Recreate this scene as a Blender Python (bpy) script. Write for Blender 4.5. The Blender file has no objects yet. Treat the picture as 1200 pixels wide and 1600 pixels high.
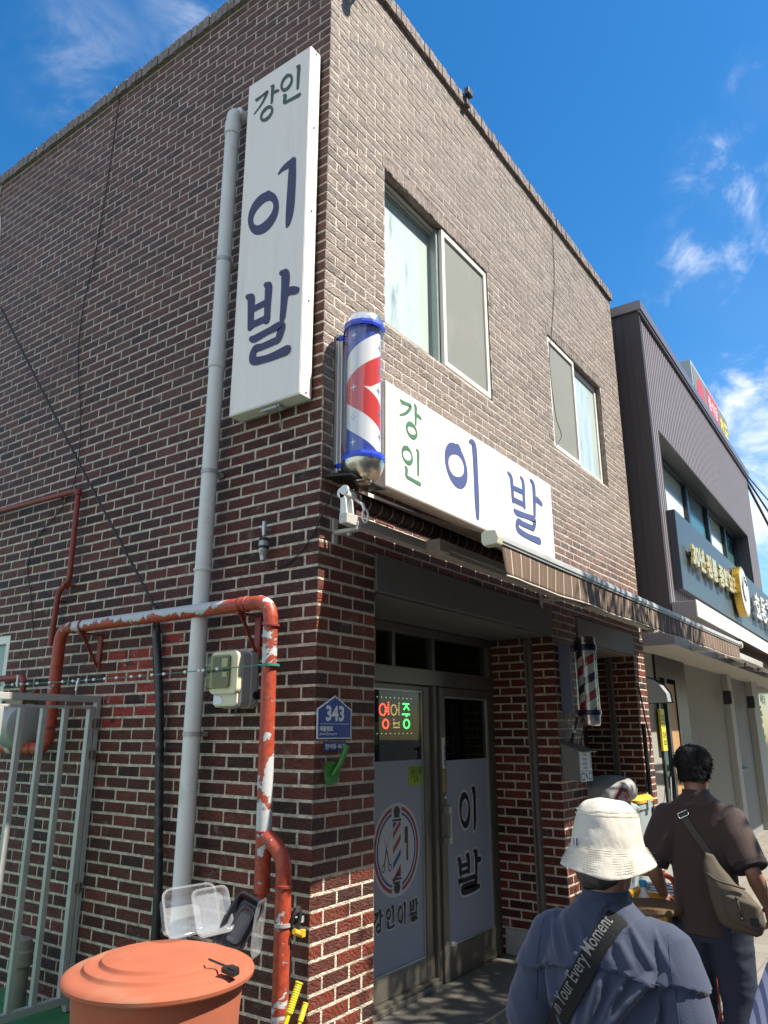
import bpy, bmesh, math, random
from mathutils import Vector, Matrix, noise
from mathutils.bvhtree import BVHTree
random.seed(7)
sc = bpy.context.scene
col = sc.collection
R = math.radians
V3 = Vector

# ------------------------------------------------------------------ camera
CAM = V3((-2.8879, -2.4482, 1.7494))
YAW, PIT, ROLL, FPX = 0.6141, 0.2844, -0.0017, 1175.05
fw = V3((math.cos(YAW)*math.cos(PIT), math.sin(YAW)*math.cos(PIT), math.sin(PIT)))
rt0 = V3((math.sin(YAW), -math.cos(YAW), 0)); up0 = rt0.cross(fw)
rt = rt0*math.cos(ROLL)+up0*math.sin(ROLL); up = up0*math.cos(ROLL)-rt0*math.sin(ROLL)
cd = bpy.data.cameras.new('camera'); cam = bpy.data.objects.new('camera', cd); col.objects.link(cam)
M = Matrix((rt, up, -fw)).transposed().to_4x4(); M.translation = CAM
cam.matrix_world = M
cd.sensor_fit = 'HORIZONTAL'; cd.sensor_width = 36; cd.lens = 36*FPX/1200
cd.clip_start = 0.05; cd.clip_end = 2000
sc.camera = cam

def ray(u, v): return fw+rt*((u-600)/FPX)-up*((v-800)/FPX)
def at(u, v, ax, val):
    """point of the surveyed wall plane (axis ax = val) that a photo measurement refers to"""
    d = ray(u, v); return CAM+d*((val-CAM[ax])/d[ax])
def far(u, v, d):
    r = ray(u, v); return CAM+r*(d/math.hypot(r.x, r.y))

# ------------------------------------------------------------------ light and sky
SUN = V3((0.27, -0.91, 1.25)).normalized()
sl = bpy.data.lights.new('sun', 'SUN'); sl.energy = 4.8; sl.angle = R(0.53); sl.color = (1, .968, .915)
so = bpy.data.objects.new('sun', sl); col.objects.link(so); so.rotation_euler = SUN.to_track_quat('Z', 'Y').to_euler()
so.location = (3, -8, 12)
sc.view_settings.view_transform = 'Standard'; sc.view_settings.look = 'None'
sc.view_settings.exposure = 0.95; sc.view_settings.use_white_balance = True; sc.view_settings.white_balance_temperature = 7000; sc.view_settings.gamma = 1; sc.view_settings.use_curve_mapping = False
sc.cycles.max_bounces = 8; sc.cycles.transparent_max_bounces = 12
try: sc.cycles.use_denoising = True
except Exception: pass
w = bpy.data.worlds.new('World'); sc.world = w; w.use_nodes = True
nt = w.node_tree; nt.nodes.clear()
class NB:
    """small node builder"""
    def __init__(s, nt): s.nt = nt
    def n(s, t, **k):
        nd = s.nt.nodes.new(t)
        for a, b in k.items(): setattr(nd, a, b)
        return nd
    def val(s, sock, x):
        if isinstance(x, bpy.types.NodeSocket): s.nt.links.new(x, sock)
        else: sock.default_value = x
    def math(s, op, a, b=0., c=0.):
        nd = s.n('ShaderNodeMath', operation=op)
        for i, x in enumerate((a, b, c)):
            s.val(nd.inputs[i], x)
        return nd.outputs[0]
    def mix(s, f, a, b, mode='MIX'):
        nd = s.n('ShaderNodeMix', data_type='RGBA', blend_type=mode)
        s.val(nd.inputs[0], f)
        for i, x in ((6, a), (7, b)):
            if not isinstance(x, bpy.types.NodeSocket) and len(x) == 3: x = (*x, 1)
            s.val(nd.inputs[i], x)
        return nd.outputs[2]
    def vmath(s, op, a, b=(0, 0, 0)):
        nd = s.n('ShaderNodeVectorMath', operation=op)
        s.val(nd.inputs[0], a); s.val(nd.inputs[1], b)
        return nd.outputs['Value'] if op in ('DOT_PRODUCT', 'LENGTH', 'DISTANCE') else nd.outputs[0]
    def noise(s, vec, scale, detail=4, rough=.55, dist=0.):
        nd = s.n('ShaderNodeTexNoise'); s.val(nd.inputs['Vector'], vec)
        nd.inputs['Scale'].default_value = scale; nd.inputs['Detail'].default_value = detail
        nd.inputs['Roughness'].default_value = rough; nd.inputs['Distortion'].default_value = dist
        return nd.outputs[0]
    def sep(s, v):
        nd = s.n('ShaderNodeSeparateXYZ'); s.val(nd.inputs[0], v); return nd.outputs
    def com(s, x, y, z):
        nd = s.n('ShaderNodeCombineXYZ')
        for i, q in enumerate((x, y, z)): s.val(nd.inputs[i], q)
        return nd.outputs[0]
    def ramp(s, x, a, b):
        nd = s.n('ShaderNodeMapRange', interpolation_type='SMOOTHSTEP'); s.val(nd.inputs[0], x)
        nd.inputs[1].default_value = a; nd.inputs[2].default_value = b; return nd.outputs[0]
b = NB(nt)
sky = b.n('ShaderNodeTexSky', sky_type='NISHITA'); sky.sun_disc = False
sky.sun_elevation = math.asin(SUN.z); sky.sun_rotation = math.atan2(SUN.x, SUN.y)
sky.air_density = 1.0; sky.dust_density = 0.25; sky.ozone_density = 3.2; sky.altitude = 0
tc = b.n('ShaderNodeTexCoord').outputs['Generated']
nrm = b.vmath('NORMALIZE', tc)
# wispy cirrus: a few streaked patches of cloud in fixed directions of the sky
sx = b.sep(nrm)
wv = b.com(b.math('ADD', b.math('MULTIPLY', sx[0], 2.2), b.math('MULTIPLY', sx[2], -2.2)), b.math('MULTIPLY', sx[1], 5.), b.math('MULTIPLY', sx[2], 4.6))
wisp = b.noise(wv, 2.0, 8, .62, .55)
wisp2 = b.noise(nrm, 3.4, 5, .6, .3)
mask = None
for (u, v, rad, s) in ((1080, 405, .06, .8), (1120, 440, .08, 1.), (1180, 480, .09, 1.), (1110, 265, .055, .8), (1150, 300, .05, .95), (1185, 610, .13, .95), (1195, 760, .16, 1.0), (1195, 150, .05, .6),
                       (140, 115, .085, .30), (230, 150, .07, .22), (330, 40, .09, .26), (1195, 660, .1, 1.)):
    d = ray(u, v).normalized()
    q = b.ramp(b.vmath('DISTANCE', nrm, tuple(d)), rad*1.25, 0.)
    q = b.math('MULTIPLY', q, s)
    mask = q if mask is None else b.math('MAXIMUM', mask, q)
fluff = b.ramp(b.math('ADD', wisp, b.math('MULTIPLY', b.math('SUBTRACT', wisp2, .5), .5)), .44, .80)
cl = b.math('MULTIPLY', mask, b.math('MULTIPLY_ADD', fluff, 1.02, .02))
cl = b.math('MINIMUM', cl, .88)
hsv = b.n('ShaderNodeHueSaturation'); hsv.inputs['Saturation'].default_value = 1.36; hsv.inputs['Value'].default_value = 1.0
nt.links.new(sky.outputs[0], hsv.inputs['Color'])
# added white cloud, out of view, put in to light the shaded side wall evenly
fill_cloud = b.math('MULTIPLY', b.ramp(b.vmath('DOT_PRODUCT', nrm, tuple(V3((-.88, -.22, .40)).normalized())), .36, .62), b.ramp(b.math('ADD', wisp2, b.math('MULTIPLY', wisp, .25)), .42, .60))
cl = b.math('MAXIMUM', cl, b.math('MULTIPLY', fill_cloud, .50))
skyc = b.mix(cl, hsv.outputs[0], (6.8, 7.0, 7.3))
bg = b.n('ShaderNodeBackground'); nt.links.new(skyc, bg.inputs[0]); bg.inputs[1].default_value = 0.12
nt.links.new(bg.outputs[0], b.n('ShaderNodeOutputWorld').inputs[0])

# ------------------------------------------------------------------ mesh helpers
class MB:
    def __init__(s): s.v = []; s.f = []; s.a = []; s.cuts = []
    def cut(s):
        """what follows is another piece: build() makes it an object of its own"""
        s.cuts.append((len(s.v), len(s.f)))
    def add(s, vs, fs, a=0.):
        o = len(s.v); s.v += [V3(p) for p in vs]; s.f += [tuple(i+o for i in f) for f in fs]; s.a += [a]*len(fs)
        return s
    def box(s, x0, x1, y0, y1, z0, z1, a=0.):
        return s.add([(x, y, z) for z in (z0, z1) for y in (y0, y1) for x in (x0, x1)],
                     [(0, 2, 3, 1), (4, 5, 7, 6), (0, 1, 5, 4), (2, 6, 7, 3), (0, 4, 6, 2), (1, 3, 7, 5)], a)
    def obox(s, c, X, Y, Z, a=0.):
        c = V3(c); X, Y, Z = V3(X), V3(Y), V3(Z)
        return s.add([c+X*i+Y*j+Z*k for k in (-1, 1) for j in (-1, 1) for i in (-1, 1)],
                     [(0, 2, 3, 1), (4, 5, 7, 6), (0, 1, 5, 4), (2, 6, 7, 3), (0, 4, 6, 2), (1, 3, 7, 5)], a)
    def quad(s, a, b_, c, d, at_=0.): return s.add([a, b_, c, d], [(0, 1, 2, 3)], at_)
    def tube(s, pts, r, n=10, closed=False, caps=True, a=0., flat=1.):
        pts = [V3(p) for p in pts]; m = len(pts); rs = r if isinstance(r, (list, tuple)) else [r]*m
        T = []
        for i in range(m):
            if closed: t = pts[(i+1) % m]-pts[i-1]
            else: t = pts[min(i+1, m-1)]-pts[max(i-1, 0)]
            T.append(t.normalized() if t.length > 1e-9 else V3((0, 0, 1)))
        N = T[0].orthogonal().normalized()
        if abs(T[0].z) < .9:
            N = (V3((0, 0, 1))-T[0]*T[0].z).normalized()
        vs = []
        for i in range(m):
            N = (N-T[i]*N.dot(T[i])).normalized(); B = T[i].cross(N)
            for k in range(n):
                q = 2*math.pi*k/n
                vs.append(pts[i]+(N*math.cos(q)*flat+B*math.sin(q))*rs[i])
        fs = []
        for i in range(m if closed else m-1):
            for k in range(n):
                k2 = (k+1) % n; j = (i+1) % m
                fs.append((i*n+k, i*n+k2, j*n+k2, j*n+k))
        if caps and not closed:
            fs.append(tuple(range(n))[::-1]); fs.append(tuple((m-1)*n+k for k in range(n)))
        return s.add(vs, fs, a)
    def lathe(s, prof, c, n=32, axis=V3((0, 0, 1)), a=0., caps=True, sx=1., sy=1.):
        axis = V3(axis).normalized(); X = axis.orthogonal().normalized() if abs(axis.z) < .99 else V3((1, 0, 0)); Y = axis.cross(X); c = V3(c)
        vs = [c+X*(r*math.cos(2*math.pi*k/n)*sx)+Y*(r*math.sin(2*math.pi*k/n)*sy)+axis*z for r, z in prof for k in range(n)]
        fs = [(i*n+k, i*n+(k+1) % n, (i+1)*n+(k+1) % n, (i+1)*n+k) for i in range(len(prof)-1) for k in range(n)]
        if caps: fs += [tuple(range(n))[::-1], tuple((len(prof)-1)*n+k for k in range(n))]
        return s.add(vs, fs, a)
    def prism(s, poly, O, U, W, D, a=0.):
        O, U, W, D = V3(O), V3(U), V3(W), V3(D); n = len(poly)
        vs = [O+U*x+W*y for x, y in poly]; vs += [p+D for p in vs]
        return s.add(vs, [tuple(range(n)), tuple(range(n, 2*n))[::-1]]+[(i, i+n, (i+1) % n+n, (i+1) % n) for i in range(n)], a)
    def ball(s, c, r, n=10, a=0., sc_=(1, 1, 1)):
        c = V3(c); m = n//2+1
        vs = [c+V3((r*sc_[0]*math.sin(math.pi*i/m)*math.cos(2*math.pi*k/n), r*sc_[1]*math.sin(math.pi*i/m)*math.sin(2*math.pi*k/n), r*sc_[2]*math.cos(math.pi*i/m))) for i in range(1, m) for k in range(n)]
        t = len(vs); vs += [c+V3((0, 0, r*sc_[2])), c-V3((0, 0, r*sc_[2]))]
        fs = [(i*n+k, (i+1)*n+k, (i+1)*n+(k+1) % n, i*n+(k+1) % n) for i in range(m-2) for k in range(n)]
        fs += [(t, k, (k+1) % n) for k in range(n)]+[(t+1, (m-2)*n+(k+1) % n, (m-2)*n+k) for k in range(n)]
        return s.add(vs, fs, a)
    def loft(s, rings, n=24, a=0., p=2.3):
        """rings: (centre, half-width vector, half-depth vector)"""
        vs = []
        for c, X, Y in rings:
            c, X, Y = V3(c), V3(X), V3(Y)
            for k in range(n):
                q = 2*math.pi*k/n; cx, sy = math.cos(q), math.sin(q)
                vs.append(c+X*(math.copysign(abs(cx)**(2/p), cx))+Y*(math.copysign(abs(sy)**(2/p), sy)))
        m = len(rings)
        fs = [(i*n+k, i*n+(k+1) % n, (i+1)*n+(k+1) % n, (i+1)*n+k) for i in range(m-1) for k in range(n)]
        fs += [tuple(range(n))[::-1], tuple((m-1)*n+k for k in range(n))]
        return s.add(vs, fs, a)
    def mesh(s, name, bevel=0., seg=2, smooth=False, recalc=True, attr=None):
        me = bpy.data.meshes.new(name); me.from_pydata([tuple(p) for p in s.v], [], s.f)
        if attr:
            at_ = me.attributes.new(attr, 'FLOAT', 'FACE'); at_.data.foreach_set('value', s.a)
        if bevel or recalc:
            bm = bmesh.new(); bm.from_mesh(me)
            if recalc: bmesh.ops.recalc_face_normals(bm, faces=bm.faces)
            if bevel:
                es = [e for e in bm.edges if len(e.link_faces) == 2 and e.calc_face_angle(0) > R(35)]
                bmesh.ops.bevel(bm, geom=es, offset=bevel, segments=seg, affect='EDGES', profile=.6, clamp_overlap=True)
            bm.to_mesh(me); bm.free()
        if smooth:
            me.polygons.foreach_set('use_smooth', [True]*len(me.polygons))
            if smooth != 'all':
                try: me.set_sharp_from_angle(angle=R(38))
                except Exception: pass
        me.update(); return me
    def build(s, name, mt, parent=None, **k):
        cs = [(0, 0)]+[c for c in s.cuts if 0 < c[0] < len(s.v)]+[(len(s.v), len(s.f))]
        if len(cs) > 2:
            for (v0, f0), (v1, f1) in zip(cs[:-1], cs[1:]):
                q = MB(); q.v = s.v[v0:v1]; q.f = [tuple(i-v0 for i in f) for f in s.f[f0:f1]]; q.a = s.a[f0:f1]; o = place(name, q.mesh(name, **k), mt, parent)
            return o
        return place(name, s.mesh(name, **k), mt, parent)

def place(name, me, mt, parent=None):
    o = bpy.data.objects.new(name, me); col.objects.link(o)
    if mt is not None: me.materials.clear(); me.materials.append(mt)
    if parent is not None:
        o.parent = parent
        if parent.type == 'EMPTY': o.location = -parent.location
    return o
def thing(name, label, cat, loc=(0, 0, 0), group=None):
    o = bpy.data.objects.new(name, None); col.objects.link(o); o.location = loc; o.empty_display_size = .1
    return tag(o, label, cat, group)
def tag(o, label, cat, group=None):
    o['label'] = label; o['category'] = cat
    if group: o['group'] = group
    return o
def struct(o): o['kind'] = 'structure'; return o
def copy_tree(o, parent=None):
    c = o.copy(); col.objects.link(c)
    if parent is not None: c.parent = parent
    for ch in [x for x in col.objects if x.parent == o]: copy_tree(ch, c)
    return c
def fillet(pts, rad, n=6):
    pts = [V3(p) for p in pts]; out = [pts[0]]
    for i in range(1, len(pts)-1):
        a, p, c = pts[i-1], pts[i], pts[i+1]
        d1, d2 = (a-p), (c-p); r = min(rad, d1.length*.49, d2.length*.49)
        A, B = p+d1.normalized()*r, p+d2.normalized()*r
        for k in range(n+1):
            t = k/n; out.append(A*(1-t)**2+p*2*t*(1-t)+B*t*t)
    return out+[pts[-1]]
def sag(a, b_, s, n=16):
    a, b_ = V3(a), V3(b_)
    return [a.lerp(b_, k/n)-V3((0, 0, 4*s*(k/n)*(1-k/n))) for k in range(n+1)]
def spline(pts, n=8):
    pts = [V3(p) for p in pts]; P = [pts[0]*2-pts[1]]+pts+[pts[-1]*2-pts[-2]]; out = []
    for i in range(1, len(P)-2):
        for k in range(n):
            t = k/n; a, b_, c, d = P[i-1], P[i], P[i+1], P[i+2]
            out.append(.5*((2*b_)+(c-a)*t+(2*a-5*b_+4*c-d)*t*t+(3*b_-a-3*c+d)*t**3))
    return out+[pts[-1]]

_tmp = None
def evaluated(o):
    global _tmp
    if _tmp is None: _tmp = bpy.data.scenes.new('workbench')
    _tmp.collection.objects.link(o); vl = _tmp.view_layers[0]; vl.update(); dg = vl.depsgraph
    me = bpy.data.meshes.new_from_object(o.evaluated_get(dg)); _tmp.collection.objects.unlink(o); return me
def remesh(mb, vox, sm=2, fac=.5):
    me = mb.mesh('raw'); o = bpy.data.objects.new('raw', me)
    m = o.modifiers.new('r', 'REMESH'); m.mode = 'VOXEL'; m.voxel_size = vox
    if sm: q = o.modifiers.new('s', 'SMOOTH'); q.iterations = sm; q.factor = fac
    out = evaluated(o)
    bpy.data.objects.remove(o); bpy.data.meshes.remove(me)
    out.polygons.foreach_set('use_smooth', [True]*len(out.polygons)); out.update()
    return out

# ------------------------------------------------------------------ writing
_fonts = {}
def text_mesh(mb, body, size, O, U, W, N, h=.002, width=None, bold=0., a=0., center=False, z0=0., height=None):
    c = bpy.data.curves.new('t', 'FONT'); c.body = body; c.size = size; c.offset = bold; c.extrude = 0; c.resolution_u = 3
    o = bpy.data.objects.new('t', c)
    me = evaluated(o)
    vs = [v.co.copy() for v in me.vertices]; fs = [tuple(p.vertices) for p in me.polygons]
    bpy.data.objects.remove(o); bpy.data.curves.remove(c); bpy.data.meshes.remove(me)
    if not vs: return
    x0 = min(v.x for v in vs); x1 = max(v.x for v in vs); y0 = min(v.y for v in vs); y1 = max(v.y for v in vs)
    kx = (width/(x1-x0)) if width else 1.; ky = (height/(y1-y0)) if height else 1.
    O, U, W, N = V3(O), V3(U).normalized(), V3(W).normalized(), V3(N).normalized()
    off = -(x1-x0)*kx/2 if center else 0
    P = lambda v, d: O+U*((v.x-x0)*kx+off)+W*((v.y-y0)*ky)+N*d
    if h <= .0025:
        mb.add([P(v, z0+h) for v in vs], fs, a)
    else:
        n = len(vs); ed = {}
        for f in fs:
            for i in range(len(f)):
                e = (f[i], f[(i+1) % len(f)])
                ed[e] = 1
        side = [e for e in ed if (e[1], e[0]) not in ed]
        mb.add([P(v, z0+h) for v in vs]+[P(v, z0) for v in vs], fs+[(e[0], e[0]+n, e[1]+n, e[1]) for e in side], a)

G = {  # brush strokes: (x, y, width) in a unit box; 'o' marks closed rings
 'gang': [[(.10, .90, .03), (.16, .86, .09), (.34, .88, .07), (.50, .90, .085), (.46, .78, .08), (.30, .60, .06), (.08, .46, .03)],
          [(.66, 1., .03), (.72, .95, .09), (.715, .75, .075), (.71, .46, .05)], [(.71, .73, .06), (.84, .74, .075), (.93, .71, .05)],
          ['o', .54, .22, .20, .17, .07]],
 'in': [['o', .30, .70, .22, .20, .075], [(.30, .95, .03), (.33, .90, .07)], [(.72, 1., .03), (.80, .95, .085), (.80, .7, .075), (.79, .30, .05)],
        [(.20, .36, .04), (.26, .30, .085), (.26, .12, .075), (.5, .09, .07), (.86, .07, .095)]],
 'i': [['o', .32, .38, .27, .24, .11], [(.29, .625, .05), (.39, .655, .07), (.45, .63, .03)], [(.62, .885, .012), (.70, .925, .055), (.79, .94, .09), (.88, .955, .085)], [(.90, .965, .09), (.90, .6, .115), (.885, .2, .11), (.86, .02, .06), (.84, -.02, .02)]],
 'ih': [['o', .315, .54, .235, .215, .085], [(.29, .775, .045), (.37, .80, .06), (.42, .785, .03)], [(.68, .97, .015), (.735, .985, .06), (.80, .93, .10), (.815, .6, .09), (.82, .2, .09), (.82, .0, .055)]],
 'bal': [[(.06, .93, .03), (.14, .87, .09), (.15, .70, .075), (.16, .50, .07)], [(.40, .98, .03), (.46, .92, .085), (.46, .70, .075), (.46, .50, .07)], [(.16, .72, .06), (.46, .74, .06)],
         [(.16, .52, .065), (.46, .53, .065)], [(.68, 1.04, .03), (.76, .98, .095), (.76, .72, .08), (.74, .44, .055)], [(.76, .74, .07), (.86, .75, .08), (.97, .72, .06)],
         [(.18, .35, .035), (.26, .33, .07), (.5, .355, .06), (.72, .36, .085), (.70, .24, .075), (.68, .20, .06)], [(.68, .20, .065), (.4, .19, .06), (.26, .19, .075), (.25, .06, .075), (.5, .02, .065), (.84, .03, .095)]],
 # formal upright lettering for the door
 'i2': [['o', .30, .50, .21, .36, .10], [(.68, 1.0, .05), (.78, .97, .11), (.785, .6, .105), (.775, .2, .10), (.72, -.02, .03)]],
 'bal2': [[(.07, .92, .04), (.15, .88, .11), (.16, .52, .10)], [(.40, .97, .04), (.47, .93, .11), (.47, .52, .10)], [(.16, .72, .07), (.47, .73, .07)], [(.16, .54, .07), (.47, .55, .07)],
          [(.68, 1.02, .04), (.77, .98, .12), (.77, .7, .11), (.76, .44, .09)], [(.77, .76, .09), (.92, .77, .12)],
          [(.16, .36, .05), (.22, .34, .08), (.72, .345, .09), (.72, .20, .10)], [(.72, .20, .07), (.24, .19, .07), (.23, .04, .10), (.60, .02, .08), (.84, .07, .10)]],
 'gang2': [[(.10, .88, .05), (.45, .89, .09), (.40, .72, .09), (.10, .46, .04)], [(.66, 1., .05), (.72, .96, .11), (.71, .44, .10)], [(.71, .73, .08), (.9, .74, .11)], ['o', .54, .21, .2, .16, .09]],
 'in2': [['o', .30, .70, .2, .2, .09], [(.70, 1., .05), (.79, .96, .11), (.79, .28, .10)], [(.2, .36, .05), (.25, .3, .11), (.25, .1, .1), (.6, .06, .08), (.86, .1, .11)]],
}
def glyph(mb, key, O, U, W, N, z=.001, grow=None, dz=.0004, a=0.):
    """strokes as thin vinyl ribbons on a surface: box corner O, box sides U and W, surface normal N; each stroke a hair above the last"""
    O, U, W, N = V3(O), V3(U), V3(W), V3(N).normalized(); ul, wl = U.length, W.length; u, w_ = U/ul, W/wl
    if grow is None: grow = .015*wl
    for si, st in enumerate(G[key]):
        h = N*(z+dz*si)
        if st[0] == 'o':
            _, cx, cy, rx, ry, wd = st; n = 40; vs = []
            for k in range(n):
                q = 2*math.pi*k/n; tk = wd*wl*(.5+.22*math.cos(q*2+2.4))+grow
                for sgn in (-1, 1):
                    vs.append(O+u*(cx*ul+(rx*ul+sgn*tk)*math.cos(q))+w_*(cy*wl+(ry*wl+sgn*tk)*math.sin(q))+h)
            mb.add(vs, [(2*k, 2*k+1, 2*((k+1) % n)+1, 2*((k+1) % n)) for k in range(n)], a); continue
        pts = [V3((x*ul, y*wl, t*wl)) for x, y, t in st]
        sp = spline(pts, 6) if len(pts) > 2 else [pts[0].lerp(pts[1], k/4) for k in range(5)]
        L, Rr = [], []
        for i, q in enumerate(sp):
            t = (sp[min(i+1, len(sp)-1)]-sp[max(i-1, 0)]); t.z = 0
            if t.length < 1e-9: continue
            t.normalize(); nn = V3((-t.y, t.x, 0)); hw = max(q.z, .006)/2+grow
            L.append(V3((q.x, q.y, 0))+nn*hw); Rr.append(V3((q.x, q.y, 0))-nn*hw)
        def cap(A, B, sgn):
            c = (A+B)/2; d = (A-B)/2; e = V3((-d.y, d.x, 0))*sgn
            return [c+d*math.cos(q)+e*math.sin(q) for q in (R(45), R(90), R(135))]
        poly_v = []; m = len(L)
        for i in range(m): poly_v += [L[i], Rr[i]]
        fs = [(2*i, 2*i+1, 2*i+3, 2*i+2) for i in range(m-1)]
        o0 = len(poly_v); poly_v += cap(L[0], Rr[0], 1); fs.append((0, o0, o0+1, o0+2, 1))
        o0 = len(poly_v); poly_v += cap(L[-1], Rr[-1], -1); fs.append((2*m-2, o0, o0+1, o0+2, 2*m-1))
        mb.add([O+u*p.x+w_*p.y+h for p in poly_v], fs, a)
# ------------------------------------------------------------------ materials
def mat(name, c, rough=.6, metal=0., var=.12, scale=18., bump=0., bscale=60., coat=0., spec=.5, dirt=0., dirtc=(.16, .13, .10), dscale=3., stretch=None, sheen=0., alpha=None, emit=None, es=1.):
    m = bpy.data.materials.new(name); m.use_nodes = True; nt = m.node_tree; nt.nodes.clear(); b = NB(nt)
    pos = b.n('ShaderNodeTexCoord').outputs['Object']
    pv = b.vmath('MULTIPLY', pos, stretch) if stretch else pos
    nz = b.noise(pv, scale, 4, .6)
    f = b.math('MULTIPLY_ADD', nz, 2*var, 1-var)
    colr = b.vmath('SCALE', c); nt.nodes[-1].inputs['Scale'].default_value = 1
    nt.links.new(f, nt.nodes[-1].inputs['Scale'])
    if dirt:
        dz = b.ramp(b.noise(pv, dscale, 6, .68, .3), .52, .72)
        colr = b.mix(b.math('MULTIPLY', dz, dirt), colr, dirtc)
    p = b.n('ShaderNodeBsdfPrincipled'); nt.links.new(colr, p.inputs['Base Color'])
    p.inputs['Metallic'].default_value = metal; p.inputs['Coat Weight'].default_value = coat
    p.inputs['Specular IOR Level'].default_value = spec
    nt.links.new(b.math('MULTIPLY_ADD', nz, .25*rough, rough*.87), p.inputs['Roughness'])
    if sheen: p.inputs['Sheen Weight'].default_value = sheen; p.inputs['Sheen Roughness'].default_value = .5
    if emit: p.inputs['Emission Color'].default_value = (*emit, 1); p.inputs['Emission Strength'].default_value = es
    if bump:
        bp = b.n('ShaderNodeBump'); bp.inputs['Strength'].default_value = 1; bp.inputs['Distance'].default_value = bump
        nt.links.new(b.noise(pv, bscale, 4, .6), bp.inputs['Height']); nt.links.new(bp.outputs[0], p.inputs['Normal'])
    nt.links.new(p.outputs[0], b.n('ShaderNodeOutputMaterial').inputs[0])
    m['p'] = 1
    return m

def brick_mat(name, wx, g0, g1, g2, gm, b0=(.045, .018, .014), b1=(.225, .044, .022)):
    """glazed dark-red clay bricks with a rough face; upper storey greyed, with sky sheen put into the colour. Face value bv: brick shade 0..1, 2 = mortar, 3+ = brick with red paint"""
    m = bpy.data.materials.new(name); m.use_nodes = True; nt = m.node_tree; nt.nodes.clear(); b = NB(nt)
    geo = b.n('ShaderNodeNewGeometry'); pos = geo.outputs['Position']
    bv = b.n('ShaderNodeAttribute', attribute_name='bv').outputs['Fac']
    z = b.sep(pos)[2]
    n1 = b.noise(pos, 22, 6, .65); n2 = b.noise(pos, 1.3, 5, .6); n3 = b.noise(pos, 90, 3, .6)
    sh = b.math('MODULO', bv, 1.)
    c = b.mix(sh, b0, b1)
    c = b.mix(b.math('MULTIPLY', b.ramp(n1, .5, .7), .55), c, (.075, .042, .04))
    c = b.mix(b.math('MULTIPLY', b.ramp(n3, .56, .74), .35), c, (.30, .13, .09))
    pq = b.vmath('MULTIPLY', pos, (1, 1, 4.5))
    streak = b.math('ADD', n2, b.math('MULTIPLY', b.math('SUBTRACT', n1, .5), .35))
    hz = b.ramp(b.math('ADD', z, b.math('MULTIPLY', b.math('SUBTRACT', n2, .5), 1.6)), *wx)  # grey by height: sky sheen on the bricks put into their colour
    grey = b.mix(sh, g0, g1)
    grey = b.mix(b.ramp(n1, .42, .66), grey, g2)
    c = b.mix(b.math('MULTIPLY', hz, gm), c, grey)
    # soot and water marks
    c = b.mix(b.math('MULTIPLY', b.ramp(b.noise(b.vmath('MULTIPLY', pos, (2.2, 2.2, .5)), 2.1, 5, .62), .56, .72), .42), c, (.055, .045, .04))
    c = b.mix(b.math('MULTIPLY', b.ramp(b.noise(b.vmath('MULTIPLY', pos, (11, 11, .32)), 1.6, 5, .6), .55, .74), .30), c, (.05, .044, .04))
    # pale scuffs and lime bloom
    c = b.mix(b.math('MULTIPLY', b.ramp(b.noise(pos, 5.5, 7, .7, .4), .60, .74), .45), c, (.44, .37, .31))
    red = b.math('GREATER_THAN', bv, 2.9)
    c = b.mix(b.math('MULTIPLY', red, b.ramp(b.noise(pos, 9, 5, .65), .36, .46)), c, (.33, .045, .03))
    c = b.mix(b.math('MULTIPLY', red, b.ramp(b.noise(pos, 13, 6, .7), .60, .68)), c, (.50, .45, .42))
    # mortar
    mz = b.mix(b.ramp(n1, .35, .7), (.76, .68, .55), (.50, .43, .335))
    mz = b.mix(b.math('MULTIPLY', hz, .5), mz, (.56, .50, .44))
    mz = b.mix(b.math('MULTIPLY', b.ramp(n2, .55, .7), .4), mz, (.20, .17, .12))
    ism = b.math('MULTIPLY', b.math('GREATER_THAN', bv, 1.5), b.math('LESS_THAN', bv, 2.5))
    c = b.mix(ism, c, mz)
    p = b.n('ShaderNodeBsdfPrincipled'); nt.links.new(c, p.inputs['Base Color'])
    p.inputs['Specular IOR Level'].default_value = .3
    nt.links.new(b.math('MULTIPLY_ADD', ism, .35, b.math('MULTIPLY_ADD', n1, .3, .36)), p.inputs['Roughness'])
    # rough, dragged brick face: wavy tooling plus grit
    wob = b.noise(b.vmath('MULTIPLY', pos, (9, 9, 16)), 1.6, 3, .5, 1.3)
    wv = b.n('ShaderNodeTexWave', wave_type='RINGS', rings_direction='SPHERICAL')
    off = b.vmath('MULTIPLY', pos, (2, 2, 4))
    nt.links.new(b.vmath('ADD', off, b.com(b.math('MULTIPLY', sh, 9.), b.math('MULTIPLY', wob, .5), b.math('MULTIPLY', wob, .4))), wv.inputs['Vector'])
    wv.inputs['Scale'].default_value = 5; wv.inputs['Distortion'].default_value = 5; wv.inputs['Detail'].default_value = 2
    hgt = b.math('ADD', b.math('MULTIPLY', wv.outputs['Fac'], .5), b.math('ADD', b.math('MULTIPLY', n1, 1.6), b.math('MULTIPLY', n3, .6)))
    bp = b.n('ShaderNodeBump'); bp.inputs['Distance'].default_value = .008; bp.inputs['Strength'].default_value = 1
    nt.links.new(hgt, bp.inputs['Height']); nt.links.new(bp.outputs[0], p.inputs['Normal'])
    nt.links.new(p.outputs[0], b.n('ShaderNodeOutputMaterial').inputs[0])
    return m

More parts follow.
